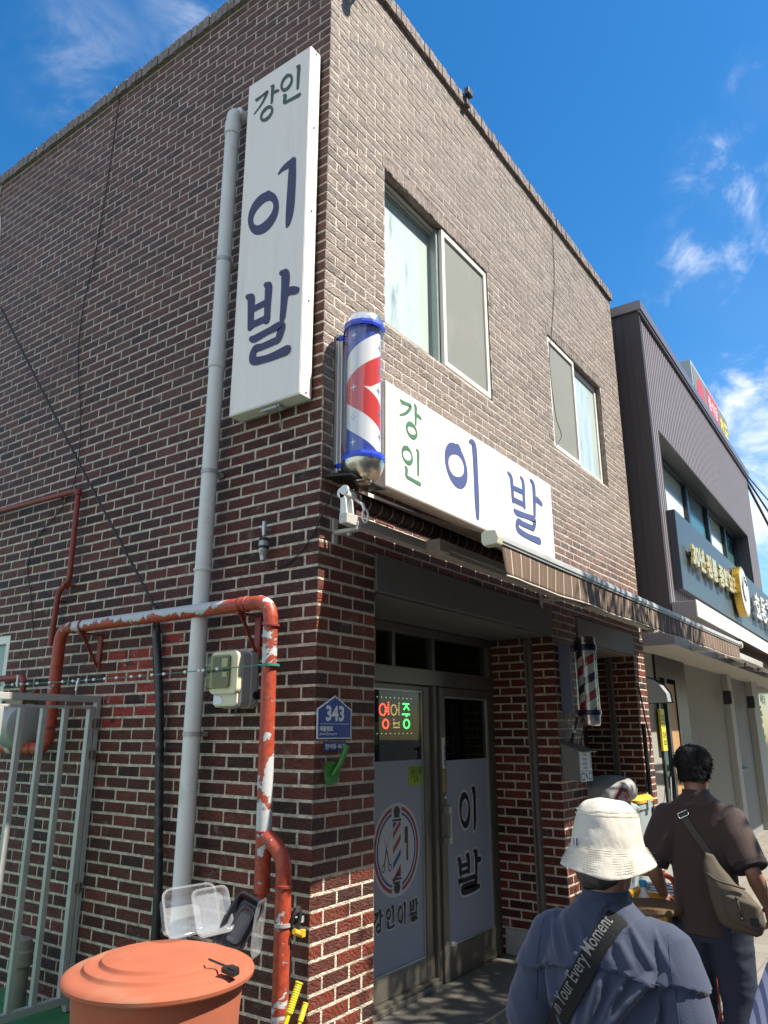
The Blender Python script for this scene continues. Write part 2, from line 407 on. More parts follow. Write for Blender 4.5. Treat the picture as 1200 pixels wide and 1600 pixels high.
def paint_pipe(name):
    """red oxide paint peeling off zinc pipe in ragged patches"""
    m = bpy.data.materials.new(name); m.use_nodes = True; nt = m.node_tree; nt.nodes.clear(); b = NB(nt)
    pos = b.n('ShaderNodeNewGeometry').outputs['Position']; nv = b.n('ShaderNodeNewGeometry').outputs['Normal']
    s = b.sep(pos); n1 = b.noise(pos, 7.5, 8, .66, .6); n2 = b.noise(pos, 34, 5, .6)
    top = b.sep(nv)[2]
    # the exposed level run has lost most of its paint along the crown
    hor = b.math('MULTIPLY', b.ramp(s[1], .42, .62), b.ramp(s[1], 2.02, 1.75))
    hor = b.math('MULTIPLY', hor, b.ramp(s[2], 2.28, 2.34))
    bare = b.math('ADD', n1, b.math('MULTIPLY', hor, b.math('MULTIPLY_ADD', top, .16, .10)))
    mid = b.math('MULTIPLY', b.ramp(s[2], 1.30, 1.38), b.ramp(s[2], 1.78, 1.55))
    bare = b.math('ADD', bare, b.math('MULTIPLY', b.math('MULTIPLY', mid, b.ramp(s[1], .5, .4)), b.math('MULTIPLY_ADD', b.sep(nv)[0], .1, .17)))
    k = b.ramp(bare, .565, .59)
    c = b.mix(b.ramp(n2, .4, .7), (.40, .060, .026), (.27, .036, .02))
    c = b.mix(k, c, b.mix(n2, (.42, .45, .46), (.52, .53, .52)))
    rim = b.math('MULTIPLY', b.ramp(bare, .54, .565), b.ramp(bare, .60, .575))
    c = b.mix(b.math('MULTIPLY', rim, .5), c, (.20, .05, .03))
    p = b.n('ShaderNodeBsdfPrincipled'); nt.links.new(c, p.inputs['Base Color']); p.inputs['Roughness'].default_value = .45
    bp = b.n('ShaderNodeBump'); bp.inputs['Distance'].default_value = .003; bp.inputs['Strength'].default_value = .7
    nt.links.new(b.math('SUBTRACT', b.math('MULTIPLY', n2, .4), k), bp.inputs['Height']); nt.links.new(bp.outputs[0], p.inputs['Normal'])
    nt.links.new(p.outputs[0], b.n('ShaderNodeOutputMaterial').inputs[0]); return m

def glass(name, tint=(.75, .82, .82), refl=.045, rough=.02, spec=.9, milk=0.):
    """thin pane: clear, tinted, mirror-like towards grazing angles"""
    m = bpy.data.materials.new(name); m.use_nodes = True; nt = m.node_tree; nt.nodes.clear(); b = NB(nt)
    tr = b.n('ShaderNodeBsdfTransparent'); tr.inputs[0].default_value = (*tint, 1)
    gl = b.n('ShaderNodeBsdfGlossy'); gl.inputs['Roughness'].default_value = rough; gl.inputs['Color'].default_value = (.95, .97, 1, 1)
    g = b.n('ShaderNodeNewGeometry'); cs = b.math('ABSOLUTE', b.vmath('DOT_PRODUCT', g.outputs['Normal'], g.outputs['Incoming']))
    fr = b.math('MULTIPLY_ADD', b.math('POWER', b.math('SUBTRACT', 1., cs), 5.), spec, refl)
    mx = b.n('ShaderNodeMixShader'); nt.links.new(b.math('MINIMUM', fr, 1.), mx.inputs[0])
    nt.links.new(tr.outputs[0], mx.inputs[1]); nt.links.new(gl.outputs[0], mx.inputs[2])
    res = mx.outputs[0]
    if milk:
        df = b.n('ShaderNodeBsdfDiffuse'); df.inputs[0].default_value = (.75, .78, .80, 1); m2 = b.n('ShaderNodeMixShader'); m2.inputs[0].default_value = milk
        nt.links.new(res, m2.inputs[1]); nt.links.new(df.outputs[0], m2.inputs[2]); res = m2.outputs[0]
    nt.links.new(res, b.n('ShaderNodeOutputMaterial').inputs[0]); return m

def striped(name, fn, rough=.35, coat=0.):
    m = bpy.data.materials.new(name); m.use_nodes = True; nt = m.node_tree; nt.nodes.clear(); b = NB(nt)
    c = fn(b, b.n('ShaderNodeNewGeometry').outputs['Position'])
    p = b.n('ShaderNodeBsdfPrincipled'); nt.links.new(c, p.inputs['Base Color']); p.inputs['Roughness'].default_value = rough; p.inputs['Coat Weight'].default_value = coat
    nt.links.new(p.outputs[0], b.n('ShaderNodeOutputMaterial').inputs[0]); return m

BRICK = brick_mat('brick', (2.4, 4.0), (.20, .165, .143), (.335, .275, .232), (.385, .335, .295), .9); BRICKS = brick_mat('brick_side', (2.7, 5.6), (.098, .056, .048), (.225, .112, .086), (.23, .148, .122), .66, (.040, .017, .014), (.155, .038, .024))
WHITE_SIGN = mat('sign_face', (.84, .79, .72), .42, var=.05, scale=5, dirt=.35, dirtc=(.60, .55, .46), dscale=1.1, stretch=(5, 5, .55))
SIGN_EDGE = mat('sign_metal', (.74, .73, .66), .45, var=.08, dirt=.4, dirtc=(.4, .33, .2), dscale=5)
NAVY = mat('navy_vinyl', (.036, .04, .105), .5, var=.1); GREEN = mat('green_vinyl', (.035, .085, .05), .5, var=.1)
NAVY2 = mat('faded_navy_vinyl', (.075, .098, .235), .5, var=.12); GREEN2 = mat('faded_green_vinyl', (.07, .185, .10), .5, var=.12)
PVC = mat('pvc_pipe', (.66, .67, .64), .5, var=.1, scale=9, dirt=.35, dirtc=(.36, .36, .30), dscale=4, bump=.0006)
PIPE = paint_pipe('peeling_red_pipe')
RED = mat('red_oxide', (.24, .036, .022), .5, var=.2, dirt=.3, dirtc=(.10, .03, .02))
BLACK = mat('black_rubber', (.012, .012, .013), .5, var=.2); CABLE = mat('cable', (.016, .016, .017), .55, var=.2)
CONDUIT = mat('black_conduit', (.018, .019, .021), .35, var=.3, dirt=.3, dirtc=(.28, .28, .28), dscale=9)
WIRE_W = mat('white_wire', (.6, .6, .58), .5)
CREAM = mat('aged_cream_plastic', (.60, .58, .42), .45, var=.06, dirt=.25, dirtc=(.42, .38, .2)); GREYP = mat('grey_plastic', (.33, .33, .31), .5, var=.06, scale=9, dirt=.2)
STEEL = mat('galvanised_steel', (.42, .43, .41), .45, .25, var=.2, scale=14, dirt=.25, dirtc=(.25, .22, .18)); ALU = mat('aluminium', (.52, .52, .50), .38, .7, var=.1, scale=9)
ALUW = mat('powder_coated_bar', (.50, .49, .44), .45, .1, var=.08, dirt=.3, dirtc=(.25, .22, .16)); CHROME = mat('chrome', (.80, .79, .76), .22, 1., var=.1, scale=6)
BRONZE = mat('bronze_frame', (.175, .158, .130), .38, .5, var=.15, scale=7, stretch=(1, 1, .4), dirt=.25, dirtc=(.07, .06, .05))
STONE = mat('granite_lintel', (.135, .132, .125), .65, var=.3, scale=55, bump=.001, dirt=.35, dirtc=(.10, .09, .08), dscale=2)
TERRAZZO = mat('granite_step', (.15, .143, .125), .35, var=.8, scale=110, dirt=.3, dirtc=(.10, .09, .07)); CONC = mat('concrete', (.36, .36, .35), .8, var=.15, scale=12, bump=.002, dirt=.3)
WFRAME = mat('white_window_frame', (.72, .70, .63), .45, var=.06, dirt=.3, dirtc=(.45, .4, .3)); GFRAME = mat('green_grey_frame', (.30, .36, .35), .4, .3, var=.1)
SCREEN = mat('insect_screen', (.21, .22, .20), .8, var=.10, scale=2.2, dirt=.4, dirtc=(.32, .32, .28), dscale=1.5)
ORANGE = mat('orange_plastic', (.36, .107, .058), .8, spec=.25, var=.14, scale=7, dirt=.7, dirtc=(.33, .175, .11), dscale=3.4, bump=.0008, bscale=30)
TRAYB = mat('black_plastic_tray', (.016, .017, .02), .3); YELLOW = mat('yellow_plastic', (.68, .56, .02), .4); YEL2 = mat('amber_plastic', (.72, .38, .03), .45)
GRN = mat('green_enamel', (.045, .22, .035), .4); TURF = mat('green_floor_paint', (.03, .20, .075), .85, var=.5, scale=60, bump=.004, bscale=220, dirt=.3, dirtc=(.02, .07, .03))
PLATE = mat('blue_plate', (.018, .045, .26), .35, coat=.4, var=.05); PLW = mat('plate_white', (.78, .79, .80), .35, var=.03)
BLUEB = mat('blue_plastic_band', (.02, .06, .50), .28, coat=.3); WHITE = mat('white_plastic', (.74, .74, .72), .4, var=.05)
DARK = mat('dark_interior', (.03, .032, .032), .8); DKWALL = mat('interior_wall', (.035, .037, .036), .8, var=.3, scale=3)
FILM = mat('frosted_film', (.34, .385, .48), .55, var=.05, scale=2); INK = mat('black_vinyl', (.015, .015, .022), .5); VWHITE = mat('white_vinyl', (.62, .64, .68), .5)
VRED = mat('red_vinyl', (.35, .03, .04), .5); VBLUE = mat('blue_vinyl', (.02, .06, .30), .5); LIME = mat('lime_vinyl', (.33, .48, .02), .5)
SKIN = mat('skin', (.36, .175, .11), .5, var=.10, scale=20, bump=.0006, bscale=160); HAIR = mat('black_hair', (.012, .011, .011), .75, spec=.2, var=.4, scale=120, bump=.004, bscale=140, stretch=(1, 1, .35))
GHAIR = mat('grey_hair', (.05, .045, .042), .5, var=.5, scale=90, bump=.003, bscale=150, stretch=(1, 1, .3))
SHIRT = mat('slate_blue_cotton', (.026, .036, .072), .85, var=.10, scale=30, bump=.0012, bscale=300, sheen=.25); POLO = mat('maroon_knit', (.044, .025, .021), .9, var=.14, scale=60, bump=.0012, bscale=260, sheen=.2)
CUFF = mat('dark_rib', (.02, .014, .016), .9); DENIM = mat('dark_denim', (.015, .021, .042), .85, var=.35, scale=10, bump=.0014, bscale=320, dirt=.45, dirtc=(.05, .07, .11), dscale=4)
HATM = mat('cream_cotton', (.52, .485, .415), .85, var=.06, scale=40, bump=.0008, bscale=350); STITCH = mat('hat_thread', (.42, .39, .33), .9)
STRAPM = mat('black_webbing', (.010, .0105, .011), .75, spec=.2, var=.2, scale=60, bump=.0008, bscale=400); STRAPT = mat('grey_print', (.15, .16, .16), .6)
BAGM = mat('olive_canvas', (.078, .062, .042), .85, var=.16, scale=26, bump=.0012, bscale=260, dirt=.3, dirtc=(.11, .095, .07)); BAGD = mat('bag_trim', (.05, .042, .03), .7)
LEAF = mat('street_tree_leaf', (.06, .10, .03), .55, var=.5, scale=3); BARK = mat('tree_bark', (.10, .08, .06), .85, bump=.01, bscale=30, var=.3)
LILAC = None
SHOE = mat('dark_shoe', (.03, .028, .027), .6); GLASS = glass('clear_glass', (.93, .96, .95)); DGLASS = glass('shop_glass', (.80, .84, .82), .015, .02, .6)
NGLASS = glass('upper_pane', (.95, .96, .95), .01, .05, .22); TUBE = glass('clear_tube', (.97, .98, .98), .05, .05, .9, .025)
CLEARP = glass('clear_plastic_box', (.90, .92, .94), .05, .12, .8, .13); YCOVER = glass('yellowed_cover', (.74, .72, .50), .04, .12)
PWALL = mat('grey_render', (.30, .29, .255), .85, var=.10, scale=6, bump=.002, bscale=90, dirt=.25, dirtc=(.19, .185, .17), dscale=1.2)
LILG = mat('shade_tinted_metal', (.28, .27, .30), .6, var=.06); CANOPY = mat('cream_canopy', (.74, .74, .66), .5, var=.04, dirt=.2)  # lilac tint puts the bluish shade of the soffit beam into the colour
BOARD = mat('slate_sign_board', (.055, .076, .085), .42, var=.12, scale=1.3, dirt=.2, dirtc=(.08, .10, .105)); GOLD = mat('brass_letters', (.78, .62, .26), .3, .6); GOLD2 = mat('gold_side', (.62, .40, .06), .28, .8)
DKMETAL = mat('brown_black_metal', (.045, .036, .038), .5, var=.12, stretch=(6, 6, .3)); NAVYF = mat('navy_window_frame', (.03, .05, .075), .4); BLIND = mat('pale_blind', (.72, .76, .68), .8, var=.05)
TEALG = mat('teal_curtain', (.05, .16, .16), .5, var=.3, stretch=(6, 6, .2)); WOOD = mat('light_wood_panel', (.42, .24, .10), .6, var=.15, stretch=(1, 1, .2)); SACK = mat('grey_sack', (.30, .295, .29), .7, var=.2, scale=9, bump=.004, bscale=22)
BINGREY = mat('grey_bin', (.27, .32, .33), .5, var=.08); PAPER = mat('paper', (.70, .73, .74), .6, var=.04)
def ground_mat():
    m = bpy.data.materials.new('pavement_tiles'); m.use_nodes = True; nt = m.node_tree; nt.nodes.clear(); b = NB(nt)
    pos = b.n('ShaderNodeNewGeometry').outputs['Position']
    t = b.n('ShaderNodeTexBrick'); nt.links.new(pos, t.inputs['Vector']); t.offset = .5
    for k, v in (('Color1', (.245, .225, .185, 1)), ('Color2', (.205, .185, .15, 1)), ('Mortar', (.17, .155, .135, 1))): t.inputs[k].default_value = v
    t.inputs['Scale'].default_value = 1; t.inputs['Brick Width'].default_value = .30; t.inputs['Row Height'].default_value = .20; t.inputs['Mortar Size'].default_value = .006
    c = b.mix(b.math('MULTIPLY', b.ramp(b.noise(pos, 2.5, 6, .65), .45, .7), .4), t.outputs[0], (.26, .24, .21))
    p = b.n('ShaderNodeBsdfPrincipled'); nt.links.new(c, p.inputs['Base Color']); p.inputs['Roughness'].default_value = .85
    bp = b.n('ShaderNodeBump'); bp.inputs['Distance'].default_value = .004; nt.links.new(b.math('SUBTRACT', b.noise(pos, 60, 3), b.math('MULTIPLY', t.outputs['Fac'], 2.)), bp.inputs['Height']); nt.links.new(bp.outputs[0], p.inputs['Normal'])
    nt.links.new(p.outputs[0], b.n('ShaderNodeOutputMaterial').inputs[0]); return m
def awning_fn(b, pos, ax=0, base=(.048, .028, .020), line=(.40, .33, .26), per=.105, base2=(.06, .036, .025)):
    u = b.math('FRACT', b.math('MULTIPLY', b.sep(pos)[ax], 1/per))
    k = b.math('LESS_THAN', u, .085)
    k2 = b.math('MULTIPLY', b.math('GREATER_THAN', u, .48), b.math('LESS_THAN', u, .52))
    c = b.mix(b.noise(pos, 4, 4), base, base2)
    c = b.mix(b.math('MULTIPLY', k2, .25), c, line)
    return b.mix(k, c, line)
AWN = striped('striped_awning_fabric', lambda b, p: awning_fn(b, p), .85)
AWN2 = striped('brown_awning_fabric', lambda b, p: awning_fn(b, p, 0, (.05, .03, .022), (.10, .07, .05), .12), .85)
# ------------------------------------------------------------------ ground
GZ = -.05
mb = MB(); mb.quad((-150, -150, GZ-.02), (150, -150, GZ-.02), (150, 150, GZ-.02), (-150, 150, GZ-.02))
struct(mb.build('ground', mat('asphalt', (.055, .055, .056), .9, var=.25, bump=.003)))
mb = MB(); mb.box(-20, 60, -4.6, .62, GZ-.12, GZ)
struct(mb.build('pavement', ground_mat(), bevel=.01))
mb = MB(); mb.box(-3.5, .008, 1.02, 12, GZ+.001, .272)
struct(mb.build('alley_floor', TURF))

# ------------------------------------------------------------------ brick walls
Z0, ZR = GZ, 6.88
PH, CH, BL = .027, .067, .20
def sub(iv, a, c):
    out = []
    for s, e in iv:
        if c <= s or a >= e: out.append((s, e)); continue
        if a > s: out.append((s, a))
        if c < e: out.append((c, e))
    return out
def brick_wall(mb, P, u0, u1, z0, z1, holes=(), par=0, red=None, rng=None, mort=.0032, soldiers=()):
    rng = rng or random.Random(3)
    def fr(a, c, lo, hi, val):
        j = rng.uniform(-.0012, .0012); i = .0011
        jz = rng.uniform(-.0012, .0012); ju = rng.uniform(-.0012, .0012)
        a += ju; c += ju; lo += jz; hi += jz
        vs = [P(a, lo, -mort), P(c, lo, -mort), P(c, hi, -mort), P(a, hi, -mort),
              P(a+i, lo+i, -.0009+j), P(c-i, lo+i, -.0009+j), P(c-i, hi-i, -.0009+j), P(a+i, hi-i, -.0009+j),
              P(a+3*i, lo+3*i, j), P(c-3*i, lo+3*i, j), P(c-3*i, hi-3*i, j), P(a+3*i, hi-3*i, j)]
        fs = []
        for b_ in (0, 4): fs += [(b_+k, b_+(k+1) % 4, b_+4+(k+1) % 4, b_+4+k) for k in range(4)]
        fs.append((8, 9, 10, 11)); mb.add(vs, fs, val)
    us = sorted({u0, u1, *[h[i] for h in holes for i in (0, 1) if u0 < h[i] < u1]}); zs = sorted({z0, z1, *[h[i] for h in holes for i in (2, 3) if z0 < h[i] < z1]})
    for i in range(len(us)-1):
        for j in range(len(zs)-1):
            um, zm = (us[i]+us[i+1])/2, (zs[j]+zs[j+1])/2
            if any(h[0] < um < h[1] and h[2] < zm < h[3] for h in holes): continue
            mb.quad(P(us[i], zs[j], -mort), P(us[i+1], zs[j], -mort), P(us[i+1], zs[j+1], -mort), P(us[i], zs[j+1], -mort), 2.)
    k = math.floor((z0-PH)/CH)
    H = list(holes)+[(s[0], s[1], s[2], s[3]) for s in soldiers]
    while PH+CH*k < z1:
        lo, hi = max(PH+CH*k+.0072, z0), min(PH+CH*(k+1)-.0072, z1)
        if hi-lo > .012:
            off = (BL/2 if (k+par) % 2 else 0); m = math.floor((u0-off)/BL)-1
            while off+BL*m < u1:
                a, c = off+BL*m+.0015, off+BL*(m+1)-.012; m += 1
                wl = rng.uniform(-.0018, .0018)
                iv = [(max(a, u0), min(c+wl, u1))]
                if iv[0][1]-iv[0][0] < .012: continue
                l2, h2 = lo, hi; pieces = [(iv[0][0], iv[0][1], lo, hi)]
                for h in H:
                    nx = []
                    for (s, e, q, r_) in pieces:
                        if h[1] <= s or h[0] >= e or h[3] <= q or h[2] >= r_: nx.append((s, e, q, r_)); continue
                        if h[0] > s: nx.append((s, h[0]-.0, q, r_))
                        if h[1] < e: nx.append((h[1]+.0, e, q, r_))
                        if h[2] > q: nx.append((max(s, h[0]), min(e, h[1]), q, h[2]-.004))
                        if h[3] < r_: nx.append((max(s, h[0]), min(e, h[1]), h[3]+.004, r_))
                    pieces = nx
                v = min(.98, max(.02, rng.gauss(.52, .25)))
                for s, e, q, r_ in pieces:
                    if e-s > .012 and r_-q > .012:
                        vv = v
                        if red and red((s+e)/2, (q+r_)/2, rng): vv = 3+v
                        fr(s, e, q, r_, vv)
        k += 1
    for (a, c, lo, hi, wd) in soldiers:
        n = round((c-a)/wd); wd = (c-a)/n
        for i in range(n): fr(a+wd*i+.004, a+wd*(i+1)-.004, lo+.004, hi-.002, min(.98, max(.02, rng.gauss(.5, .22))))

FX = lambda u, z, d: (u, -d, z)
SX = lambda u, z, d: (-d, u, z)
L = 5.443
W1 = (.60, 2.09, 4.26, 5.44); W2 = (3.318, 4.775, 4.26, 5.44)
DO = (.495, 2.97, -.06, 2.505); RO = (3.512, 5.07, -.06, 2.505)
LT = 2.725
bld = thing('brick_building', 'two storey dark red brick barber shop building on the street corner', 'building', (0, 0, GZ))
mb = MB()
brick_wall(mb, FX, 0, L, Z0, ZR, [W1, W2, DO, RO, (DO[0], DO[1], 2.5, LT), (RO[0], RO[1], 2.5, LT)], 0, None, random.Random(5),
           soldiers=[(W1[0]-.03, W1[1]+.03, 5.44, 5.545, .067), (W2[0]-.03, W2[1]+.03, 5.44, 5.545, .067)])
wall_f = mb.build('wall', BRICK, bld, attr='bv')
mb = MB()
def redp(y, z, rng):
    if 1.0 < y < 1.75 and 1.72 < z < 2.36:
        e = min(y-1.0, 1.75-y, z-1.72, 2.36-z)
        return rng.random() < (.30+.55*min(1, e/.18))
    return False
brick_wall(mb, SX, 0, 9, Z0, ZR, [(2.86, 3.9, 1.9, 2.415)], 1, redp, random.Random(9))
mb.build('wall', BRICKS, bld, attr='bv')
# reveals of the two shop openings (brick) and hidden back of the shell
RD = .55
mb = MB()
rx = lambda X, s: (lambda u, z, d: (X+s*d, u, z))
for X, s in ((DO[0], 1), (DO[1], -1), (RO[0], 1), (RO[1], -1)):
    brick_wall(mb, rx(X, s), .0, RD+.02, .11, 2.505, (), 1, None, random.Random(int(X*100))); mb.cut()
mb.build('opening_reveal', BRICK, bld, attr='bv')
mb = MB()
for a in (W1, W2):
    mb.box(a[0], a[0]+.004, .0075, .2, a[2], a[3], .4); mb.box(a[1]-.004, a[1], .0075, .2, a[2], a[3], .4); mb.box(a[0]+.004, a[1]-.004, .0075, .2, a[3]-.004, a[3], .4); mb.box(a[0]+.004, a[1]-.004, .004, .2, a[2], a[2]+.004, .4); mb.cut()
mb.build('window_reveal', BRICK, bld, attr='bv')
mb = MB(); mb.box(.05, L-.05, .05, 9, 6.55, 6.6); mb.box(L-.06, L-.01, .05, 9, Z0, 6.55); mb.box(.05, L-.05, 8.95, 9, Z0, 6.55); mb.box(.05, L-.05, .6, 9, 2.9, 2.96)
mb.build('roof', CONC, bld)
# parapet course of bricks on edge
mb = MB(); rng = random.Random(4)
def cope(P, u0, u1):
    mb.add([P(u0, ZR, .022), P(u1, ZR, .022), P(u1, ZR+.092, .022), P(u0, ZR+.092, .022), P(u0, ZR, -.22), P(u1, ZR, -.22), P(u1, ZR+.092, -.22), P(u0, ZR+.092, -.22)],
           [(0, 1, 2, 3), (3, 2, 6, 7), (0, 4, 5, 1), (4, 7, 6, 5), (0, 3, 7, 4), (1, 5, 6, 2)], 2.)
    n = round((u1-u0)/.067); wd = (u1-u0)/n
    for i in range(n):
        j = rng.uniform(-.004, .004); t = rng.uniform(-.004, .004)
        a, c = u0+wd*i+.004, u0+wd*(i+1)-.004
        q = [(a, c, ZR-.004, ZR+.10+t, .032+j)]
        for a, c, lo, hi, d in q:
            mb.add([P(x, z, dd) for dd in (-.21, d) for z in (lo, hi) for x in (a, c)], [(0, 2, 3, 1), (4, 5, 7, 6), (0, 1, 5, 4), (2, 6, 7, 3), (0, 4, 6, 2), (1, 3, 7, 5)], rng.uniform(.1, .7))
cope(FX, -.03, L+.02); mb.cut(); cope(SX, .24, 9)
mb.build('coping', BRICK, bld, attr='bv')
# lintels, recess soffit, step, plinth
for o in (DO, RO):
    mb = MB(); mb.box(o[0]+.002, o[1]-.002, -.014, RD+.02, o[3]+.004, LT-.003); mb.box(o[0]+.03, o[1]-.03, .012, RD, o[3]-.012, o[3]+.002)
    mb.build('lintel', STONE, bld, bevel=.006)
mb = MB(); mb.box(DO[0]-.0, DO[1]+.0, .004, 1.0, GZ-.02, .112); mb.cut(); mb.box(RO[0], RO[1], .004, 1.0, GZ-.02, .112)
mb.build('step', TERRAZZO, bld, bevel=.008)
mb = MB(); mb.box(DO[1]-.016, DO[1]+.002, .03, RD-.02, .114, .29); mb.build('plinth', CONC, bld, bevel=.004)
# shutter guide rails on the reveals
for X, y in ((DO[1]-.02, .21), (RO[1]-.02, .26)):
    mb = MB(); mb.box(X-.022, X+.018, y-.03, y-.012, .114, 2.49); mb.box(X-.022, X+.018, y+.012, y+.03, .114, 2.49); mb.box(X+.004, X+.018, y-.012, y+.012, .114, 2.49)
    mb.build('shutter_rail', mat('old_rail', (.20, .19, .17), .5, .3, var=.3), bld)
# second opening: dark shop front panel behind the bins
mb = MB(); mb.box(RO[0]+.01, RO[1]-.01, RD, RD+.04, .114, 2.5); mb.build('shop_panel', DARK, bld)

# ------------------------------------------------------------------ upper windows
def window(a, flip):
    x0, x1, z0, z1 = a; xm = (x0+x1)/2+(.02 if not flip else -.03)
    mb = MB(); t = .045
    mb.box(x0+.005, x1-.005, .085, .19, z1-t-.005, z1-.005); mb.box(x0+.005, x1-.005, .085, .19, z0+.005, z0+t)
    mb.box(x0+.005, x0+t, .085, .19, z0+t, z1-t-.005); mb.box(x1-t, x1-.005, .085, .19, z0+t, z1-t-.005)
    mb.box(x0+.005, x1-.005, .06, .085, z1-.03, z1-.012); mb.box(x0+.005, x1-.005, .045, .19, z0+.005, z0+.02)
    f = mb.build('window_frame', ALUW, bld, bevel=.003)
    def sash(a0, a1, y, wd, mt, pane, name, inner):
        mb = MB(); lo, hi = z0+.022, z1-.014
        mb.box(a0, a1, y, y+.03, hi-wd, hi); mb.box(a0, a1, y, y+.03, lo, lo+wd); mb.box(a0, a0+wd, y, y+.03, lo+wd, hi-wd); mb.box(a1-wd, a1, y, y+.03, lo+wd, hi-wd)
        s = mb.build('window_sash', mt, bld, bevel=.003)
        mb = MB(); mb.box(a0+wd-.004, a1-wd+.004, y+.016, y+.02, lo+wd-.004, hi-wd+.004); mb.build(name, pane, s)
        if inner:
            mb = MB(); mb.box(a0+wd-.002, a1-wd+.002, y+.034, y+.04, lo+wd, hi-wd); mb.build('frosted_backing', inner, s)
    sc0, sc1, g0, g1 = (xm, x1-.008, x0+.006, xm+.02) if not flip else (x0+.008, xm, xm-.02, x1-.006)
    mb = MB(); mb.box(xm-.03, xm+.05, .046, .098, z0+.022, z1-.014); mb.build('meeting_stile', GFRAME, bld, bevel=.004)
    sash(sc0, sc1, .012, .042, WFRAME, SCREEN, 'insect_screen', None)
    sash(g0, g1, .10 if not flip else .055, .05, GFRAME if not flip else WFRAME, FROST, 'glass', None)
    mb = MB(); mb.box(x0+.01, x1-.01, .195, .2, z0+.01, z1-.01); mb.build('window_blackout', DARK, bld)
FROST = mat('frosted_pane', (.50, .585, .53), .5, var=.2, scale=2.4, stretch=(2.6, 1, .6), dirt=.9, dirtc=(.17, .25, .24), dscale=2.6, coat=1.)  # stretched dark streaks paint reflections into the pane colour
window(W1, False); window(W2, True)
# ground floor side window at the alley
mb = MB(); mb.box(.0, .05, 2.862, 2.91, 1.9, 2.415); mb.box(.0,   .05, 2.91, 3.9, 2.36, 2.415); mb.box(0,   .05, 2.91, 3.9, 1.9, 1.95)
sw = mb.build('window_frame', WFRAME, bld, bevel=.004)
mb = MB(); mb.box(.03, .034, 2.91, 3.9, 1.95, 2.36); mb.build('glass', mat('dusty_pane', (.18, .25, .23), .2), sw)

# ------------------------------------------------------------------ shop doors
DY = .55
mb = MB(); y0, y1 = DY+.005, DY+.085
mb.box(DO[0]+.008, DO[1]-.008, y0, y1, 2.43, 2.492); mb.box(DO[0]+.008, DO[1]-.008, y0-.012, y1, 2.075, 2.19)
mb.box(DO[0]+.008, DO[0]+.06, y0, y1, .114, 2.43); mb.box(DO[1]-.075, DO[1]-.008, y0, y1, .114, 2.43)
mb.box(1.12, 1.17, y0, y1, .114, 2.075)
for x in (1.27, 1.50, 2.03): mb.box(x-.022, x+.022, y0+.01, y1-.01, 2.19, 2.43)
mb.box(2.0, 2.055, y0, y1, .114, 2.075); mb.box(DO[0]+.06, 2.0, y0-.03, y1, .114, .145); mb.box(DO[0]+.06, 2.0, y0-.012, y1, .145, .165)
df = mb.build('door_frame', BRONZE, bld, bevel=.004)
mb = MB(); mb.box(DO[0]+.06, DO[1]-.075, DY+.045, DY+.05, 2.19, 2.43); mb.build('transom_glass', DGLASS, df)
mb = MB(); mb.box(DO[0]+.06, 1.12, DY+.045, DY+.05, .165, 2.075); mb.build('side_glass', DGLASS, df)
def leaf(x0, x1, z0, z1, y, gx0, gx1, gz0, gz1, film_top):
    mb = MB(); y2 = y+.045
    mb.box(x0, gx0, y, y2, z0, z1); mb.box(gx1, x1, y, y2, z0, z1); mb.box(gx0, gx1, y, y2, z0, gz0); mb.box(gx0, gx1, y, y2, gz1, z1)
    d = mb.build('door', BRONZE, bld, bevel=.004)
    mb = MB(); mb.box(gx0-.003, gx1+.003, y+.02, y+.025, gz0-.003, gz1+.003); mb.build('door_glass', DGLASS, d)
    mb = MB(); mb.quad((gx0, y+.0185, gz0), (gx1, y+.0185, gz0), (gx1, y+.0185, film_top), (gx0, y+.0185, film_top)); mb.build('frosted_film', FILM, d)
    mb = MB()
    for bx in ((gx0, gx0+.012, gz0, gz1), (gx1-.012, gx1, gz0, gz1)): mb.box(bx[0], bx[1], y+.008, y+.019, bx[2], bx[3])
    mb.box(gx0+.012, gx1-.012, y+.008, y+.019, gz1-.012, gz1); mb.box(gx0+.012, gx1-.012, y+.008, y+.019, gz0, gz0+.012)
    mb.build('glazing_bead', ALU, d)
    return d
LY = DY+.028
dl = leaf(1.172, 1.998, .168, 2.07, LY, 1.25, 1.90, .30, 2.035, 1.56)
dr = leaf(2.06, 2.888, .118, 2.07, DY-.012, 2.135, 2.815, .318, 2.005, 1.545)
N_ = V3((0, -1, 0))
def pbox(u0, v0, u1, v1, val, ax=1):
    """box on a wall: lower-left and upper-right photo measurements -> origin, right vector, up vector"""
    a, c = at(u0, v0, ax, val), at(u1, v1, ax, val)
    if ax == 1: return V3((a.x, val, a.z)), V3((c.x-a.x, 0, 0)), V3((0, 0, c.z-a.z))
    return V3((val, a.y, a.z)), V3((0, c.y-a.y, 0)), V3((0, 0, c.z-a.z))
FL = LY+.0175; FR = DY-.012+.0175
def corner_box(x0, x1, z0, z1, y): return V3((x0, y, z0)), V3((x1-x0, 0, 0)), V3((0, 0, z1-z0))
mbW, mbK = MB(), MB()
for key, q in (('i2', (717, 1300, 747, 1231)), ('bal2', (713, 1400, 752, 1328))):
    O, U, W = pbox(*q, FR); glyph(mbW, key, O, U, W, N_, .0006, .023); glyph(mbK, key, O, U, W, N_, .0034, .005)
mbW.build('lettering_outline', VWHITE, dr); mbK.build('lettering', INK, dr)
mbW, mbK = MB(), MB()
for i, key in enumerate(('gang2', 'in2', 'i2', 'bal2')):
    O, U, W = corner_box(1.30+.136*i, 1.30+.136*i+.108, .548, .672, FL); glyph(mbW, key, O, U, W, N_, .0006, .013); glyph(mbK, key, O, U, W, N_, .0034, .003)
